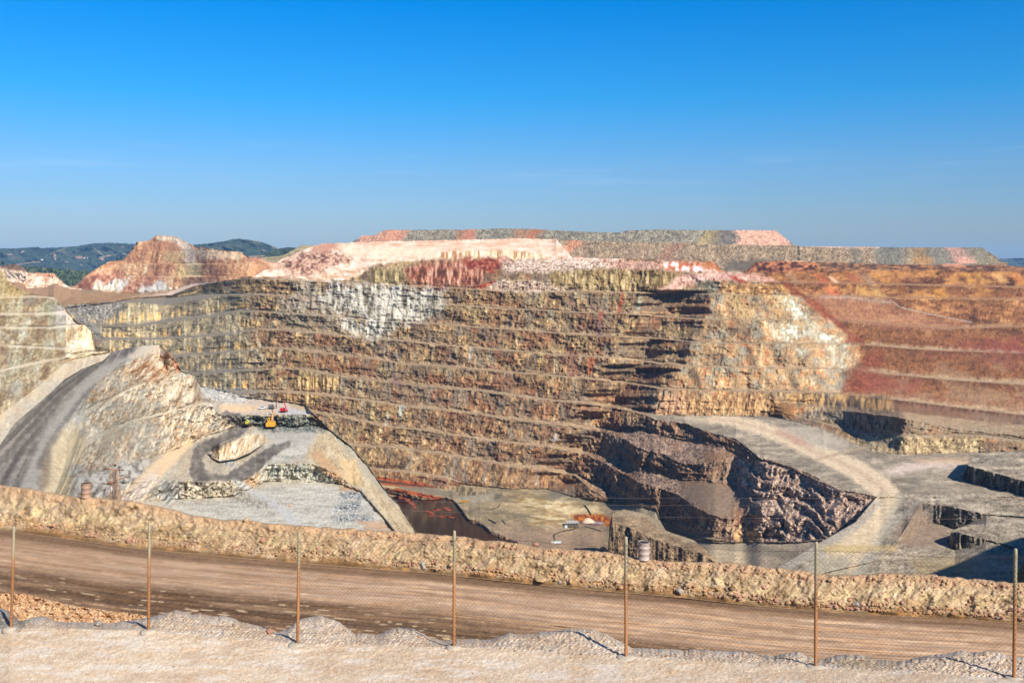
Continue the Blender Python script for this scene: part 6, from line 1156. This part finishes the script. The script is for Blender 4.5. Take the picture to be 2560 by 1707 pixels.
def rig(name, p, rz, body_m, label, lean, mast_h):
    t_ = empty(name, p, rz); tag(t_, label, 'drill rig', 'drill rigs on the upper quarry terrace')
    for sx in (-1, 1):
        MB().prism([(-1.6, .4), (-1.35, .05), (1.35, .05), (1.6, .4), (1.35, .8), (-1.35, .8)], -.2, .2, Matrix.Translation((0, sx * .95, 0))).build('track', M_BLK, t_)
    MB().box(-1.5, 1.3, -.75, .75, .6, .95).build('chassis', M_DARK, t_)
    MB().prism([(-1.9, .95), (.2, .95), (.2, 2.35), (.0, 2.5), (-1.7, 2.5), (-1.9, 2.3)], -.85, .85).build('engine_housing', body_m, t_)
    cb = MB().prism([(.3, .95), (1.2, .95), (1.2, 1.9), (1.0, 2.6), (.3, 2.6)], -.8, 0).build('cab', body_m, t_)
    MB().box(.4, 1.1, -.82, -.81, 1.6, 2.45).build('cab_window', M_GLASS, cb)
    d = Vector((math.sin(lean), 0, math.cos(lean))); o0 = Vector((2.6, 0, .15)); rt = Vector((d.z, 0, -d.x)); mast = MB()
    for a_, c_ in ((-.2, -.2), (.2, -.2), (.2, .2), (-.2, .2)): mast.tube([o0 + rt * a_ + Vector((0, c_, 0)), o0 + d * mast_h + rt * a_ + Vector((0, c_, 0))], .06, 4)
    for i_ in range(14):
        f_ = 1 if i_ % 2 else -1
        for c_ in (-.2, .2): mast.tube([o0 + d * (mast_h * i_ / 14) + rt * (.2 * f_) + Vector((0, c_, 0)), o0 + d * (mast_h * (i_ + 1) / 14) - rt * (.2 * f_) + Vector((0, c_, 0))], .045, 4)
    mo = mast.build('mast', body_m if body_m is M_RED else M_DARK, t_)
    MB().tube([o0 + d * .3, o0 + d * (mast_h * .9)], .07, 6).build('drill_rod', M_DARK, mo)
    MB().tube([(.8, 0, 1.3), (1.8, 0, 1.5), tuple(o0 + d * 1.4)], [.16, .14, .12], 6).build('feed_arm', M_DARK, t_)
zT = -86.4
def on_terrace(X, Y): return floor_pt(X, Y)
rig('drill_rig', on_terrace(709, 1030.5), math.radians(-8), M_RED, 'small red drill rig with leaning red mast on the pale terrace', -.42, 6.4)
rig('drill_rig', on_terrace(679, 1022), math.radians(10), M_GREYS, 'grey drill rig with upright dark mast behind the red one', .02, 7.2)
tk = empty('pickup_truck', on_terrace(656, 1022.5), math.radians(205)); tag(tk, 'small white pickup truck parked on the pale quarry terrace', 'pickup')
MB().prism([(-2.5, .45), (2.5, .45), (2.55, .95), (1.3, 1.1), (.7, 1.75), (-.7, 1.75), (-.95, 1.1), (-2.5, 1.05)], -.9, .9).build('body', M_WHITE, tk)
MB().prism([(.62, 1.68), (1.2, 1.14), (-.85, 1.14), (-.66, 1.68)], -.92, .92).build('window', M_GLASS, tk)
for wx in (-1.6, 1.6):
    for wy in (-.8, .8): MB().tube([(wx, wy - .12, .38), (wx, wy + .12, .38)], .38, 14).build('wheel', M_BLK, tk)
lt = empty('site_van', floor_pt(621, 1060), math.radians(70)); tag(lt, 'tiny yellow green van parked at the bend of the black quarry road', 'van')
MB().prism([(-2.0, .4), (2.0, .4), (2.0, 1.0), (1.5, 1.3), (1.0, 1.95), (-2.0, 1.95)], -.85, .85).build('body', plain('lime_yellow', (226, 216, 70), .45), lt)
MB().prism([(1.45, 1.3), (1.0, 1.88), (.2, 1.88), (.2, 1.3)], -.87, .87).build('window', M_GLASS, lt)
for wx in (-1.3, 1.3):
    for wy in (-.78, .78): MB().tube([(wx, wy - .1, .33), (wx, wy + .1, .33)], .33, 12).build('wheel', M_BLK, lt)
co = empty('traffic_cone', floor_pt(724, 1266)); tag(co, 'tiny orange traffic cone on the grey quarry floor', 'cone')
MB().lathe([(.34, .06), (.28, .1), (.06, 1.2), (.04, 1.25)], 14).build('cone', plain('orange_plastic', (248, 150, 30), .5), co); MB().box(-.42, .42, -.42, .42, 0, .06).build('base', M_DARK, co)

# things on the basin floor
bp_ = floor_pt(1161, 1256.5)
ba = empty('road_barrier', bp_, math.radians(2)); tag(ba, 'black and yellow striped warning barrier above the dark water', 'barrier')
L_ = 23 / F * bp_.y
MB().box(-L_ / 2, L_ / 2, -.15, .15, .35, 1.75).build('board', M_YEL, ba)
for i_ in range(6):
    x_ = -L_ / 2 + (i_ + .15) * L_ / 6; sgn = 1
    MB().prism([(x_, .35), (x_ + L_ / 13, .35), (x_ + L_ / 13 + .6, 1.75), (x_ + .6, 1.75)], -.17, -.153).build('stripe', M_BLK, ba)
for x_ in (-L_ * .4, L_ * .4): MB().box(x_ - .12, x_ + .12, -.1, .1, -.3, .35).build('foot', M_DARK, ba)
pp = floor_pt(1430, 1318)
ps = empty('pump_barge', pp, math.radians(3)); tag(ps, 'two level grey pump house on a frame beside the orange pond', 'pump house')
u_ = pp.y / F
M_SHED = plain('weathered_shed', (132, 118, 98), .8, .3, .7, c2=(96, 86, 74)); M_ROOFP = plain('pale_roof', (206, 196, 186), .6, .15, .5)
MB().box(-17 * u_, 16 * u_, -3, 3, 4.5 * u_, 6 * u_).build('deck', M_GREYS, ps)
MB().box(-13 * u_, 14 * u_, -2.4, 2.4, 6 * u_, 13.5 * u_).build('cabin', M_SHED, ps)
MB().box(-15 * u_, 15 * u_, -2.9, 2.9, 13.5 * u_, 14.4 * u_).build('roof', M_ROOFP, ps)
for i_ in range(4): MB().box((-11 + i_ * 6.3) * u_, (-7.4 + i_ * 6.3) * u_, -2.43, -2.41, 8 * u_, 11.5 * u_).build('window', M_GLASS, ps)
for x_ in (-15, -5, 5, 14): MB().box((x_ - .5) * u_, (x_ + .5) * u_, -2.8, -2.5, -1.0, 4.5 * u_).build('strut', M_DARK, ps)
MB().box(-9 * u_, 12 * u_, -2.2, 2.2, .6 * u_, 4.4 * u_).build('float_tank', M_YEL, ps)
rl = MB()
for z_ in (8, 10): rl.tube([(-17 * u_, -3, z_ * u_), (16 * u_, -3, z_ * u_)], .08, 4)
for x_ in range(-17, 17, 5): rl.tube([(x_ * u_, -3, 6 * u_), (x_ * u_, -3, 10 * u_)], .08, 4)
rl.build('railing', M_GREYS, ps)
def pipe_line(name, pts, r, mat, label, cat):
    ps_ = [floor_pt(x, y) + Vector((0, 0, r)) for x, y in pts]; b0 = ps_[0]
    o = MB().tube([p - b0 for p in ps_], r, 6).build(name, mat); o.location = b0; tag(o, label, cat); return o
pipe_line('hose', [(1446, 1318), (1430, 1324), (1400, 1330), (1384, 1338), (1386, 1348), (1394, 1355)], .28, M_DARK, 'dark hose curling from the pump house to the white boat', 'hose')
pipe_line('hose', [(1462, 1316), (1480, 1321), (1502, 1328)], .3, M_DARK, 'short dark hose right of the pump house running to the cliff shadow', 'hose')
pipe_line('pipe', [(1462, 1264), (1470, 1274), (1477, 1286)], .42, M_DARK, 'dark pipe leading down into the orange pond from behind', 'pipe')
pipe_line('pole', [(1255, 1301), (1264, 1311)], .3, M_DARK, 'short dark pole lying on the yellowish basin floor', 'pole')
pipe_line('branch', [(1218, 1275), (1232, 1272), (1246, 1268), (1250, 1260)], .25, M_DARK, 'thin dark bare branch lying at the left of the basin floor', 'branch')
pipe_line('branch', [(1222, 1300), (1230, 1304), (1239, 1309)], .45, M_DARK, 'thick dark branch lying near the edge over the water', 'branch')
bt = floor_pt(1390, 1357); bo = empty('work_boat', bt, math.radians(6)); tag(bo, 'small white flat work boat lying on the brown basin floor', 'boat')
MB().prism([(-3.2, .9), (3.4, 1.0), (2.8, .1), (-2.9, .1)], -1.0, 1.0).build('hull', M_WHITE, bo); MB().box(-1.2, .8, -.7, .7, .92, 1.5).build('cover', plain('pale_green_cover', (196, 206, 186), .6), bo)
bx = floor_pt(1415, 1319); b_ = MB().box(-.9, .9, -.7, .7, 0, 1.5); b_.box(-1.0, 1.0, -.8, .8, 1.5, 1.62); o = b_.build('control_cabinet', M_WHITE); o.location = bx; tag(o, 'tiny white control cabinet at the left foot of the pump house', 'cabinet')
# heap of pale sediment in the orange pond
M_SED = plain('pale_sediment', (236, 196, 160), .95, .15, .5, bump=.4)
hp = floor_pt(1470, 1304); hs = []
for j in range(9):
    for i_ in range(20):
        a_ = 2 * math.pi * i_ / 20; rr = 1 - j / 8; hs.append((math.cos(a_) * 4.6 * (rr * 1.0 + .12 * random.random() * (j > 0)), math.sin(a_) * 4.0 * rr, 3.2 * (1 - rr ** 1.6) - .4))
sed = MB(); sed.add(hs, [(j * 20 + i_, j * 20 + (i_ + 1) % 20, (j + 1) * 20 + (i_ + 1) % 20, (j + 1) * 20 + i_) for j in range(8) for i_ in range(20)])
o = sed.build('sediment_heap', M_SED, smooth=True); o.location = hp; tag(o, 'pale pink sediment heap in the orange pond', 'heap')

# ------------------------------------------------------------------ rocks
ROCKS = {}
def rock_mesh(seed):
    r = random.Random(seed); g = np.random.default_rng(seed)
    import bmesh
    bm = bmesh.new(); bmesh.ops.create_icosphere(bm, subdivisions=2, radius=1)
    cuts = [Vector(g.normal(size=3)).normalized() for _ in range(9)]; ds = [r.uniform(.55, .9) for _ in cuts]
    sx, sy, sz = r.uniform(.8, 1.2), r.uniform(.7, 1.1), r.uniform(.55, .85)
    for v in bm.verts:
        c = v.co.copy()
        for cu, d in zip(cuts, ds):
            q = c.dot(cu)
            if q > d: c -= cu * (q - d)
        c *= 1 + r.uniform(-.04, .04); v.co = Vector((c.x * sx, c.y * sy, c.z * sz))
    me = bpy.data.meshes.new('boulder'); bm.to_mesh(me); bm.free(); return me
def stone_mat(name, c, c2): return plain(name, c, 0.95, .3, 6.0, c2=c2, bump=.6)
M_ST1 = stone_mat('tan_stone', (212, 178, 132), (168, 134, 94)); M_ST2 = stone_mat('grey_stone', (190, 180, 164), (146, 136, 120)); M_ST3 = stone_mat('pink_stone', (206, 156, 128), (164, 116, 90))
BOULD = [(322, 1350, 11, M_ST3, 'reddish jagged boulder lying against the foot of the berm near the second fence post'),
    (1057, 1413, 13, M_ST2, 'big pale rounded boulder at the berm foot left of the middle fence post'),
    (1244, 1428, 7, M_ST1, 'small yellowish boulder at the berm foot just right of the middle fence post'),
    (1352, 1447, 15, M_ST1, 'large flat tan boulder at the roadside below the pump house'),
    (1428, 1452, 9, M_ST1, 'blocky tan boulder leaning on a flat one left of the pale drum'),
    (1400, 1456, 8, M_ST2, 'low flat grey boulder at the road edge left of the pale drum'),
    (1700, 1478, 12, M_ST2, 'pale boulder at the berm foot right of the pale drum'),
    (1778, 1484, 8, M_ST2, 'grey boulder alone at the road edge between the fifth and sixth posts'),
    (2146, 1512, 13, M_ST2, 'biggest grey boulder in the row of stones right of the sixth post'),
    (2168, 1517, 9, M_ST1, 'rounded tan boulder touching the biggest grey one'),
    (2100, 1508, 9, M_ST1, 'tan boulder just left of the biggest grey one'),
    (2066, 1507, 8, M_ST1, 'tan boulder behind the sixth fence post'),
    (2498, 1540, 10, M_ST2, 'grey boulder at the road edge next to the last fence post'),
    (2522, 1537, 11, M_ST1, 'tan boulder tucked against the last fence post'),
    (1508, 1373, 9, M_ST3, 'pinkish block on the berm crest left of the pale drum'),
    (1340, 1362, 8, M_ST3, 'pinkish slab on the berm crest below the pump house'),
    (615, 1302, 9, M_ST1, 'rounded tan boulder on the berm crest left of the third post'),
    (655, 1352, 12, M_ST3, 'tall pale slab set in the berm face left of the third post'),
    (672, 1581, 10, M_ST3, 'dark red rock by the hollow left of the third fence post'),
    (240, 1560, 9, M_ST2, 'flat grey stone on the pale mound left of the second post')]
for i_, (x_, y_, r_, mt, lab) in enumerate(BOULD):
    p_ = floor_pt(x_, y_ + r_ * .5, 28 if y_ < 1555 else 3); o = bpy.data.objects.new('boulder', rock_mesh(100 + i_)); o.data.materials.append(mt); link(o)
    s_ = r_ / F * p_.y * 1.1; o.scale = (s_, s_, s_); o.rotation_euler = (0, 0, random.uniform(0, 6)); o.location = p_ + Vector((0, .1, s_ * .35)); tag(o, lab, 'boulder', 'boulders along the berm and verge')
def scatter(name, mat, pts, seeds=5):
    vs, fs, off = [], [], 0; protos = []
    for s_ in range(seeds):
        me = rock_mesh(400 + s_); protos.append((np.array([v.co for v in me.vertices]), [tuple(p.vertices) for p in me.polygons])); bpy.data.meshes.remove(me)
    rg = np.random.default_rng(len(pts))
    allv, allf = [], []
    for (p, s_) in pts:
        V0, F0 = protos[rg.integers(seeds)]; a_ = rg.uniform(0, 6.28); c_, s2 = math.cos(a_), math.sin(a_)
        R_ = np.array([[c_, -s2, 0], [s2, c_, 0], [0, 0, 1]]); V1 = (V0 * rg.uniform(.75, 1.25, 3)) @ R_.T * s_ + np.array(p)
        allv.append(V1); allf += [tuple(i + off for i in f) for f in F0]; off += len(V1)
    me = bpy.data.meshes.new(name); me.from_pydata(np.concatenate(allv).tolist(), [], allf); me.materials.append(mat)
    o = link(bpy.data.objects.new(name, me)); o['kind'] = 'stuff'; return o
rg = random.Random(5)
pts1, pts2 = [], []
for i_ in range(1500):
    x_ = rg.uniform(-60, 2620); th = float(ev(TOE, P([x_]))[0]); r_ = abs(rg.gauss(0, 1)) * 2.0 + 1.0
    y_ = th - 6 - abs(rg.gauss(0, 13)) + (4 if x_ > 1000 else 0); 
    if x_ > 1800: r_ *= 1.5
    p_ = floor_pt(x_, y_, 28); s_ = r_ / F * p_.y; p_ = p_ + Vector((0, 0, s_ * .25))
    (pts1 if rg.random() < .6 else pts2).append((p_, s_))
for i_ in range(520):
    x_ = rg.uniform(850, 2620); c_ = float(ev(CREST, P([x_]))[0]); y_ = c_ + abs(rg.gauss(0, 16)); p_ = floor_pt(x_, y_ + 2, 28); s_ = (abs(rg.gauss(0, 1)) * 2.2 + 1.2) / F * p_.y
    if p_.y < 75: (pts1 if rg.random() < .4 else pts2).append((p_, s_))
scatter('rubble', M_ST1, pts1); scatter('rubble', M_ST3, pts2)
pg = []
for i_ in range(4200):
    x_ = rg.uniform(-40, 2600); e_ = float(ev(EDGE, P([x_]))[0]); y_ = rg.uniform(e_ + 6, 1712) if i_ % 3 else e_ + abs(rg.gauss(0, 9)); p_ = floor_pt(x_, y_, 3)
    if p_.y < 26: pg.append((p_, (abs(rg.gauss(0, 1)) * (.8 if i_ % 3 else 1.3) + .45) / F * p_.y))
pgd = pg[::3]; pg = [q for i_, q in enumerate(pg) if i_ % 3]
scatter('gravel', stone_mat('pale_pebbles', (226, 210, 186), (180, 158, 130)), pgd, 4)
M_PEB = stone_mat('ochre_pebbles', (196, 146, 100), (138, 96, 66)); scatter('gravel', M_PEB, pg, 4)
pf_, pr_ = [], []
for (xa, xb, ya, yb, n_, sz) in [(500, 640, 970, 1008, 380, 1.7), (590, 815, 1062, 1082, 330, 1.5), (835, 905, 1236, 1278, 150, 2.0), (835, 930, 1286, 1302, 110, 2.4), (556, 586, 1150, 1163, 60, 1.6), (190, 300, 762, 800, 200, 1.8), (640, 700, 1236, 1275, 60, 1.5)]:
    for i_ in range(n_):
        x_, y_ = rg.uniform(xa, xb), rg.uniform(ya, yb); p_ = floor_pt(x_, y_); pf_.append((p_, (abs(rg.gauss(0, .6)) + .5) * sz * .8 / F * p_.y))
for line, n_, w_, sz in (([(0,1098),(37,1048),(110,986),(161,938),(205,913),(256,894)], 260, 6, 1.5), ([(113,1160),(146,1070),(212,990),(263,939),(311,902),(362,884)], 220, 7, 1.4), ([(541,1012),(579,984),(668,1001),(763,1013),(817,1069),(877,1117),(921,1168),(972,1240),(1010,1290)], 260, 5, 1.5), ([(772,1136),(832,1180),(903,1228),(984,1322)], 160, 8, 1.6), ([(585,1038),(700,1037),(785,1036)], 70, 3, 1.4)):
    xs_ = P(line)
    for i_ in range(n_):
        u_ = rg.random() * (len(line) - 1); j_ = int(u_); f_ = u_ - j_; q_ = xs_[j_] * (1 - f_) + xs_[j_ + 1] * f_; p_ = floor_pt(q_[0] + rg.gauss(0, w_ * .5), q_[1] + rg.gauss(0, w_ * .4) + 2)
        if p_.y < 660: pf_.append((p_, (abs(rg.gauss(0, .6)) + .4) * sz * .75 / F * p_.y))
scatter('rubble', stone_mat('blue_grey_stone', (176, 176, 170), (120, 120, 118)), pf_)
for (poly_, n_, sz) in [([(1500,1085),(1640,1075),(1700,1105),(1800,1130),(1830,1140),(1760,1158),(1650,1132),(1560,1120)], 420, 2.0), ([(1540,1160),(1600,1178),(1740,1200),(1700,1225),(1600,1205)], 260, 2.0), ([(1850,1160),(1980,1180),(2150,1250),(2100,1310),(2000,1380),(1900,1380),(1890,1250)], 760, 2.2), ([(1480,1240),(1540,1240),(1650,1262),(1640,1280),(1540,1265)], 200, 2.0), ([(1730,1160),(1850,1150),(1890,1215),(1780,1206)], 160, 2.0), ([(1690,1210),(1780,1206),(1880,1232),(1870,1286),(1780,1284),(1730,1256)], 260, 1.5), ([(1660,1300),(1840,1345),(2000,1345),(1990,1365),(1800,1365)], 260, 1.8), ([(1530,1310),(1640,1350),(1720,1385),(1560,1385)], 260, 2.0), ([(2110,1136),(2270,1136),(2262,1128),(2130,1122)], 120, 1.8), ([(2300,1252),(2215,1338),(2225,1342),(2310,1262)], 80, 1.8)]:
    P_ = P(poly_); c0 = 0
    while c0 < n_:
        x_, y_ = rg.uniform(P_[:, 0].min(), P_[:, 0].max()), rg.uniform(P_[:, 1].min(), P_[:, 1].max())
        if sdpoly(np.array([x_]), np.array([y_]), poly_)[0] > 0: continue
        p_ = floor_pt(x_, y_); c0 += 1; pr_.append((p_, (abs(rg.gauss(0, .6)) + .45) * sz * .75 / F * p_.y))
for line, n_, w_, sz in (([(1637,1049),(1712,1058),(1786,1086),(1840,1099),(1868,1119),(1900,1146),(1933,1155),(1980,1169),(2028,1188),(2095,1224),(2182,1240)], 420, 7, 1.7), ([(1940,1420),(2044,1361),(2139,1306),(2184,1258)], 260, 7, 1.8), ([(1533,1160),(1600,1205),(1690,1236),(1776,1290),(1826,1302)], 220, 6, 1.6), ([(1855,1342),(1940,1344),(2000,1340),(2090,1334)], 160, 6, 1.7), ([(2300,1258),(2379,1268),(2460,1285)], 90, 4, 1.4), ([(2409,1203),(2464,1218),(2528,1235)], 100, 4, 1.5), ([(2124,1138),(2262,1138),(2421,1133)], 120, 4, 1.4)):
    xs_ = P(line)
    for i_ in range(n_):
        u_ = rg.random() * (len(line) - 1); j_ = int(u_); f_ = u_ - j_; q_ = xs_[j_] * (1 - f_) + xs_[j_ + 1] * f_; p_ = floor_pt(q_[0] + rg.gauss(0, w_ * .6), q_[1] + rg.gauss(0, w_ * .6) + 1)
        pr_.append((p_, (abs(rg.gauss(0, .6)) + .4) * sz * .75 / F * p_.y))
scatter('rubble', stone_mat('purple_brown_stone', (176, 144, 120), (112, 88, 74)), pr_)
# floating mud in the pit water
M_MUD = plain('orange_mud', (176, 84, 44), .9, .3, .3, c2=(120, 54, 28))
for i_, (pts, lab) in enumerate([([(1000,1242),(1020,1250),(1040,1272)], 'longest thin string of orange mud drifting in the dark water by the tan slope'), ([(1066,1276),(1078,1282),(1082,1290)], 'short orange mud patch in the middle of the dark water'), ([(1092,1290),(1118,1290),(1134,1294)], 'orange mud bar reaching out from the right bank of the dark water'), ([(1080,1274),(1100,1274)], 'hair thin orange mud streak near the centre of the dark water'), ([(1112,1268),(1126,1276)], 'small orange mud tongue below the right bank corner')]):
    q_ = [at(x, y, -(ZW + .12) / ((y - YH) / F)) for x, y in pts]; b0 = q_[0]; mb = MB(); ctr = []
    for k_ in range(len(q_) - 1):
        for j in range(8): ctr.append(q_[k_] - b0 + (q_[k_ + 1] - q_[k_]) * (j / 8.0) + Vector((rg.uniform(-1.2, 1.2), rg.uniform(-1.5, 1.5), 0)))
    ctr.append(q_[-1] - b0); lf, rt = [], []
    for k_, c_ in enumerate(ctr):
        d_ = (ctr[min(k_ + 1, len(ctr) - 1)] - ctr[max(k_ - 1, 0)]).normalized(); w_ = (.25 if k_ in (0, len(ctr) - 1) else rg.uniform(.7, 2.0)); nrm = Vector((-d_.y, d_.x, 0)) * w_
        lf.append(c_ + nrm); rt.append(c_ - nrm)
    n_ = len(ctr); top = [p + Vector((0, 0, .2)) for p in lf + rt]
    mb.add(top + [p - Vector((0, 0, .3)) for p in lf + rt], [(i_, n_ + i_, n_ + i_ + 1, i_ + 1) for i_ in range(n_ - 1)] + [(i_, i_ + 1, 2 * n_ + i_ + 1, 2 * n_ + i_) for i_ in range(n_ - 1)] + [(n_ + i_ + 1, n_ + i_, 3 * n_ + i_, 3 * n_ + i_ + 1) for i_ in range(n_ - 1)])
    o = mb.build('mud_patch', M_MUD); o.location = b0; tag(o, lab, 'mud', 'orange mud drifting on the pit water')

# ------------------------------------------------------------------ trees and houses far left
M_LEAF = plain('pine_foliage', (66, 84, 48), .9, .5, .3, c2=(30, 42, 26)); M_TRUNK = plain('bark', (96, 76, 58), .95, .3, 1)
def tree(x_, y_, D_, h, w, lab, shape='pine'):
    p_ = at(x_, y_, D_); t_ = empty('pine_tree', p_); tag(t_, lab, 'tree', 'small pines on the left hills')
    MB().tube([(0, 0, -2), (.1, 0, h * .5), (0, 0, h * .9)], [h * .035, h * .025, .06], 6).build('trunk', M_TRUNK, t_)
    r = random.Random(int(x_ * 10)); mb = MB()
    for i_ in range(260):
        z_ = r.uniform(.18, 1.0); rad = w * (1 - z_) ** .8 * (.5 + .5 * r.random()) + .15 if shape == 'pine' else w * math.sqrt(max(.05, 1 - ((z_ - .6) / .42) ** 2)) * (.4 + .6 * r.random())
        a_ = r.uniform(0, 6.28); c_ = Vector((math.cos(a_) * rad, math.sin(a_) * rad, z_ * h)); s_ = h * r.uniform(.04, .085)
        u = Vector((r.gauss(0, 1), r.gauss(0, 1), r.gauss(0, .6))).normalized(); v = u.cross(Vector((r.gauss(0, 1), r.gauss(0, 1), 1))).normalized()
        mb.add([c_ + u * s_, c_ + v * s_, c_ - u * s_, c_ - v * s_ * .7], [(0, 1, 2, 3)])
    mb.build('crown', M_LEAF, t_)
for a_ in [(7, 664, 1445, 6.2, 2.2, 'rounded pine at the left picture edge on the little white hill', 'round'), (31, 663, 1445, 3.0, 1.8, 'low round pine on the dark crest of the little white hill', 'round'), (129, 684, 1440, 8.0, 1.6, 'tallest slender pine on the orange rim of the white hill', 'pine'), (112, 683, 1440, 4.6, 1.3, 'short slender pine left of the tallest one on the white rim', 'pine'), (46, 693, 1425, 6.0, 2.4, 'bushy dark pine on the shaded slope of the white hill', 'round'), (62, 698, 1420, 4.5, 1.8, 'small dark pine at the foot of the white slope', 'round'), (131, 697, 1425, 3.4, 1.6, 'little pine halfway down the white slope', 'round'), (292, 653, 1590, 4.0, 1.3, 'lower left pine on the butte shoulder', 'pine'), (303, 650, 1590, 5.6, 1.6, 'taller pine on the butte shoulder beside a lower one', 'pine'), (331, 626, 1600, 5.0, 1.8, 'dark pine clinging to the steep left edge of the butte', 'round'), (342, 614, 1600, 5.5, 1.8, 'dark pine just under the upper left corner of the butte', 'round')]:
    tree(*a_)
M_WALLH = plain('white_wall', (240, 232, 220), .8, .1, 1); M_TILE = plain('roof_tiles', (206, 150, 120), .8, .2, 1)
for x_, y_, D_, w_, lab in [(106, 650, 4550, 12, 'white farmhouse at the end of the pale track on the far hill'), (212, 645.5, 4700, 8, 'left white house beside the bare field on the far hill'), (221, 645.5, 4700, 9, 'right white house beside the bare field on the far hill')]:
    d_ = at(x_, y_, 1.0).normalized(); dg = bpy.context.evaluated_depsgraph_get(); hit, loc, *_r = sc.ray_cast(dg, d_ * 2500, d_)
    h_ = empty('farmhouse', loc + Vector((0, -4, -.5)) if hit else at(x_, y_, D_)); tag(h_, lab, 'house', 'white houses on the far hill')
    MB().box(-w_ / 2, w_ / 2, -3, 3, -2, 4.2).build('wall', M_WALLH, h_)
    MB().add([(-w_ / 2 - .4, -3.4, 4.2), (w_ / 2 + .4, -3.4, 4.2), (w_ / 2 + .4, 3.4, 4.2), (-w_ / 2 - .4, 3.4, 4.2), (-w_ / 2 - .4, 0, 6.2), (w_ / 2 + .4, 0, 6.2)], [(0, 1, 5, 4), (2, 3, 4, 5), (0, 4, 3), (1, 2, 5), (3, 2, 1, 0)]).build('roof', M_TILE, h_)
    MB().box(-1, 1, -3.06, -3.02, .5, 2.6).build('window', M_GLASS, h_)
_hz.hide_viewport = False
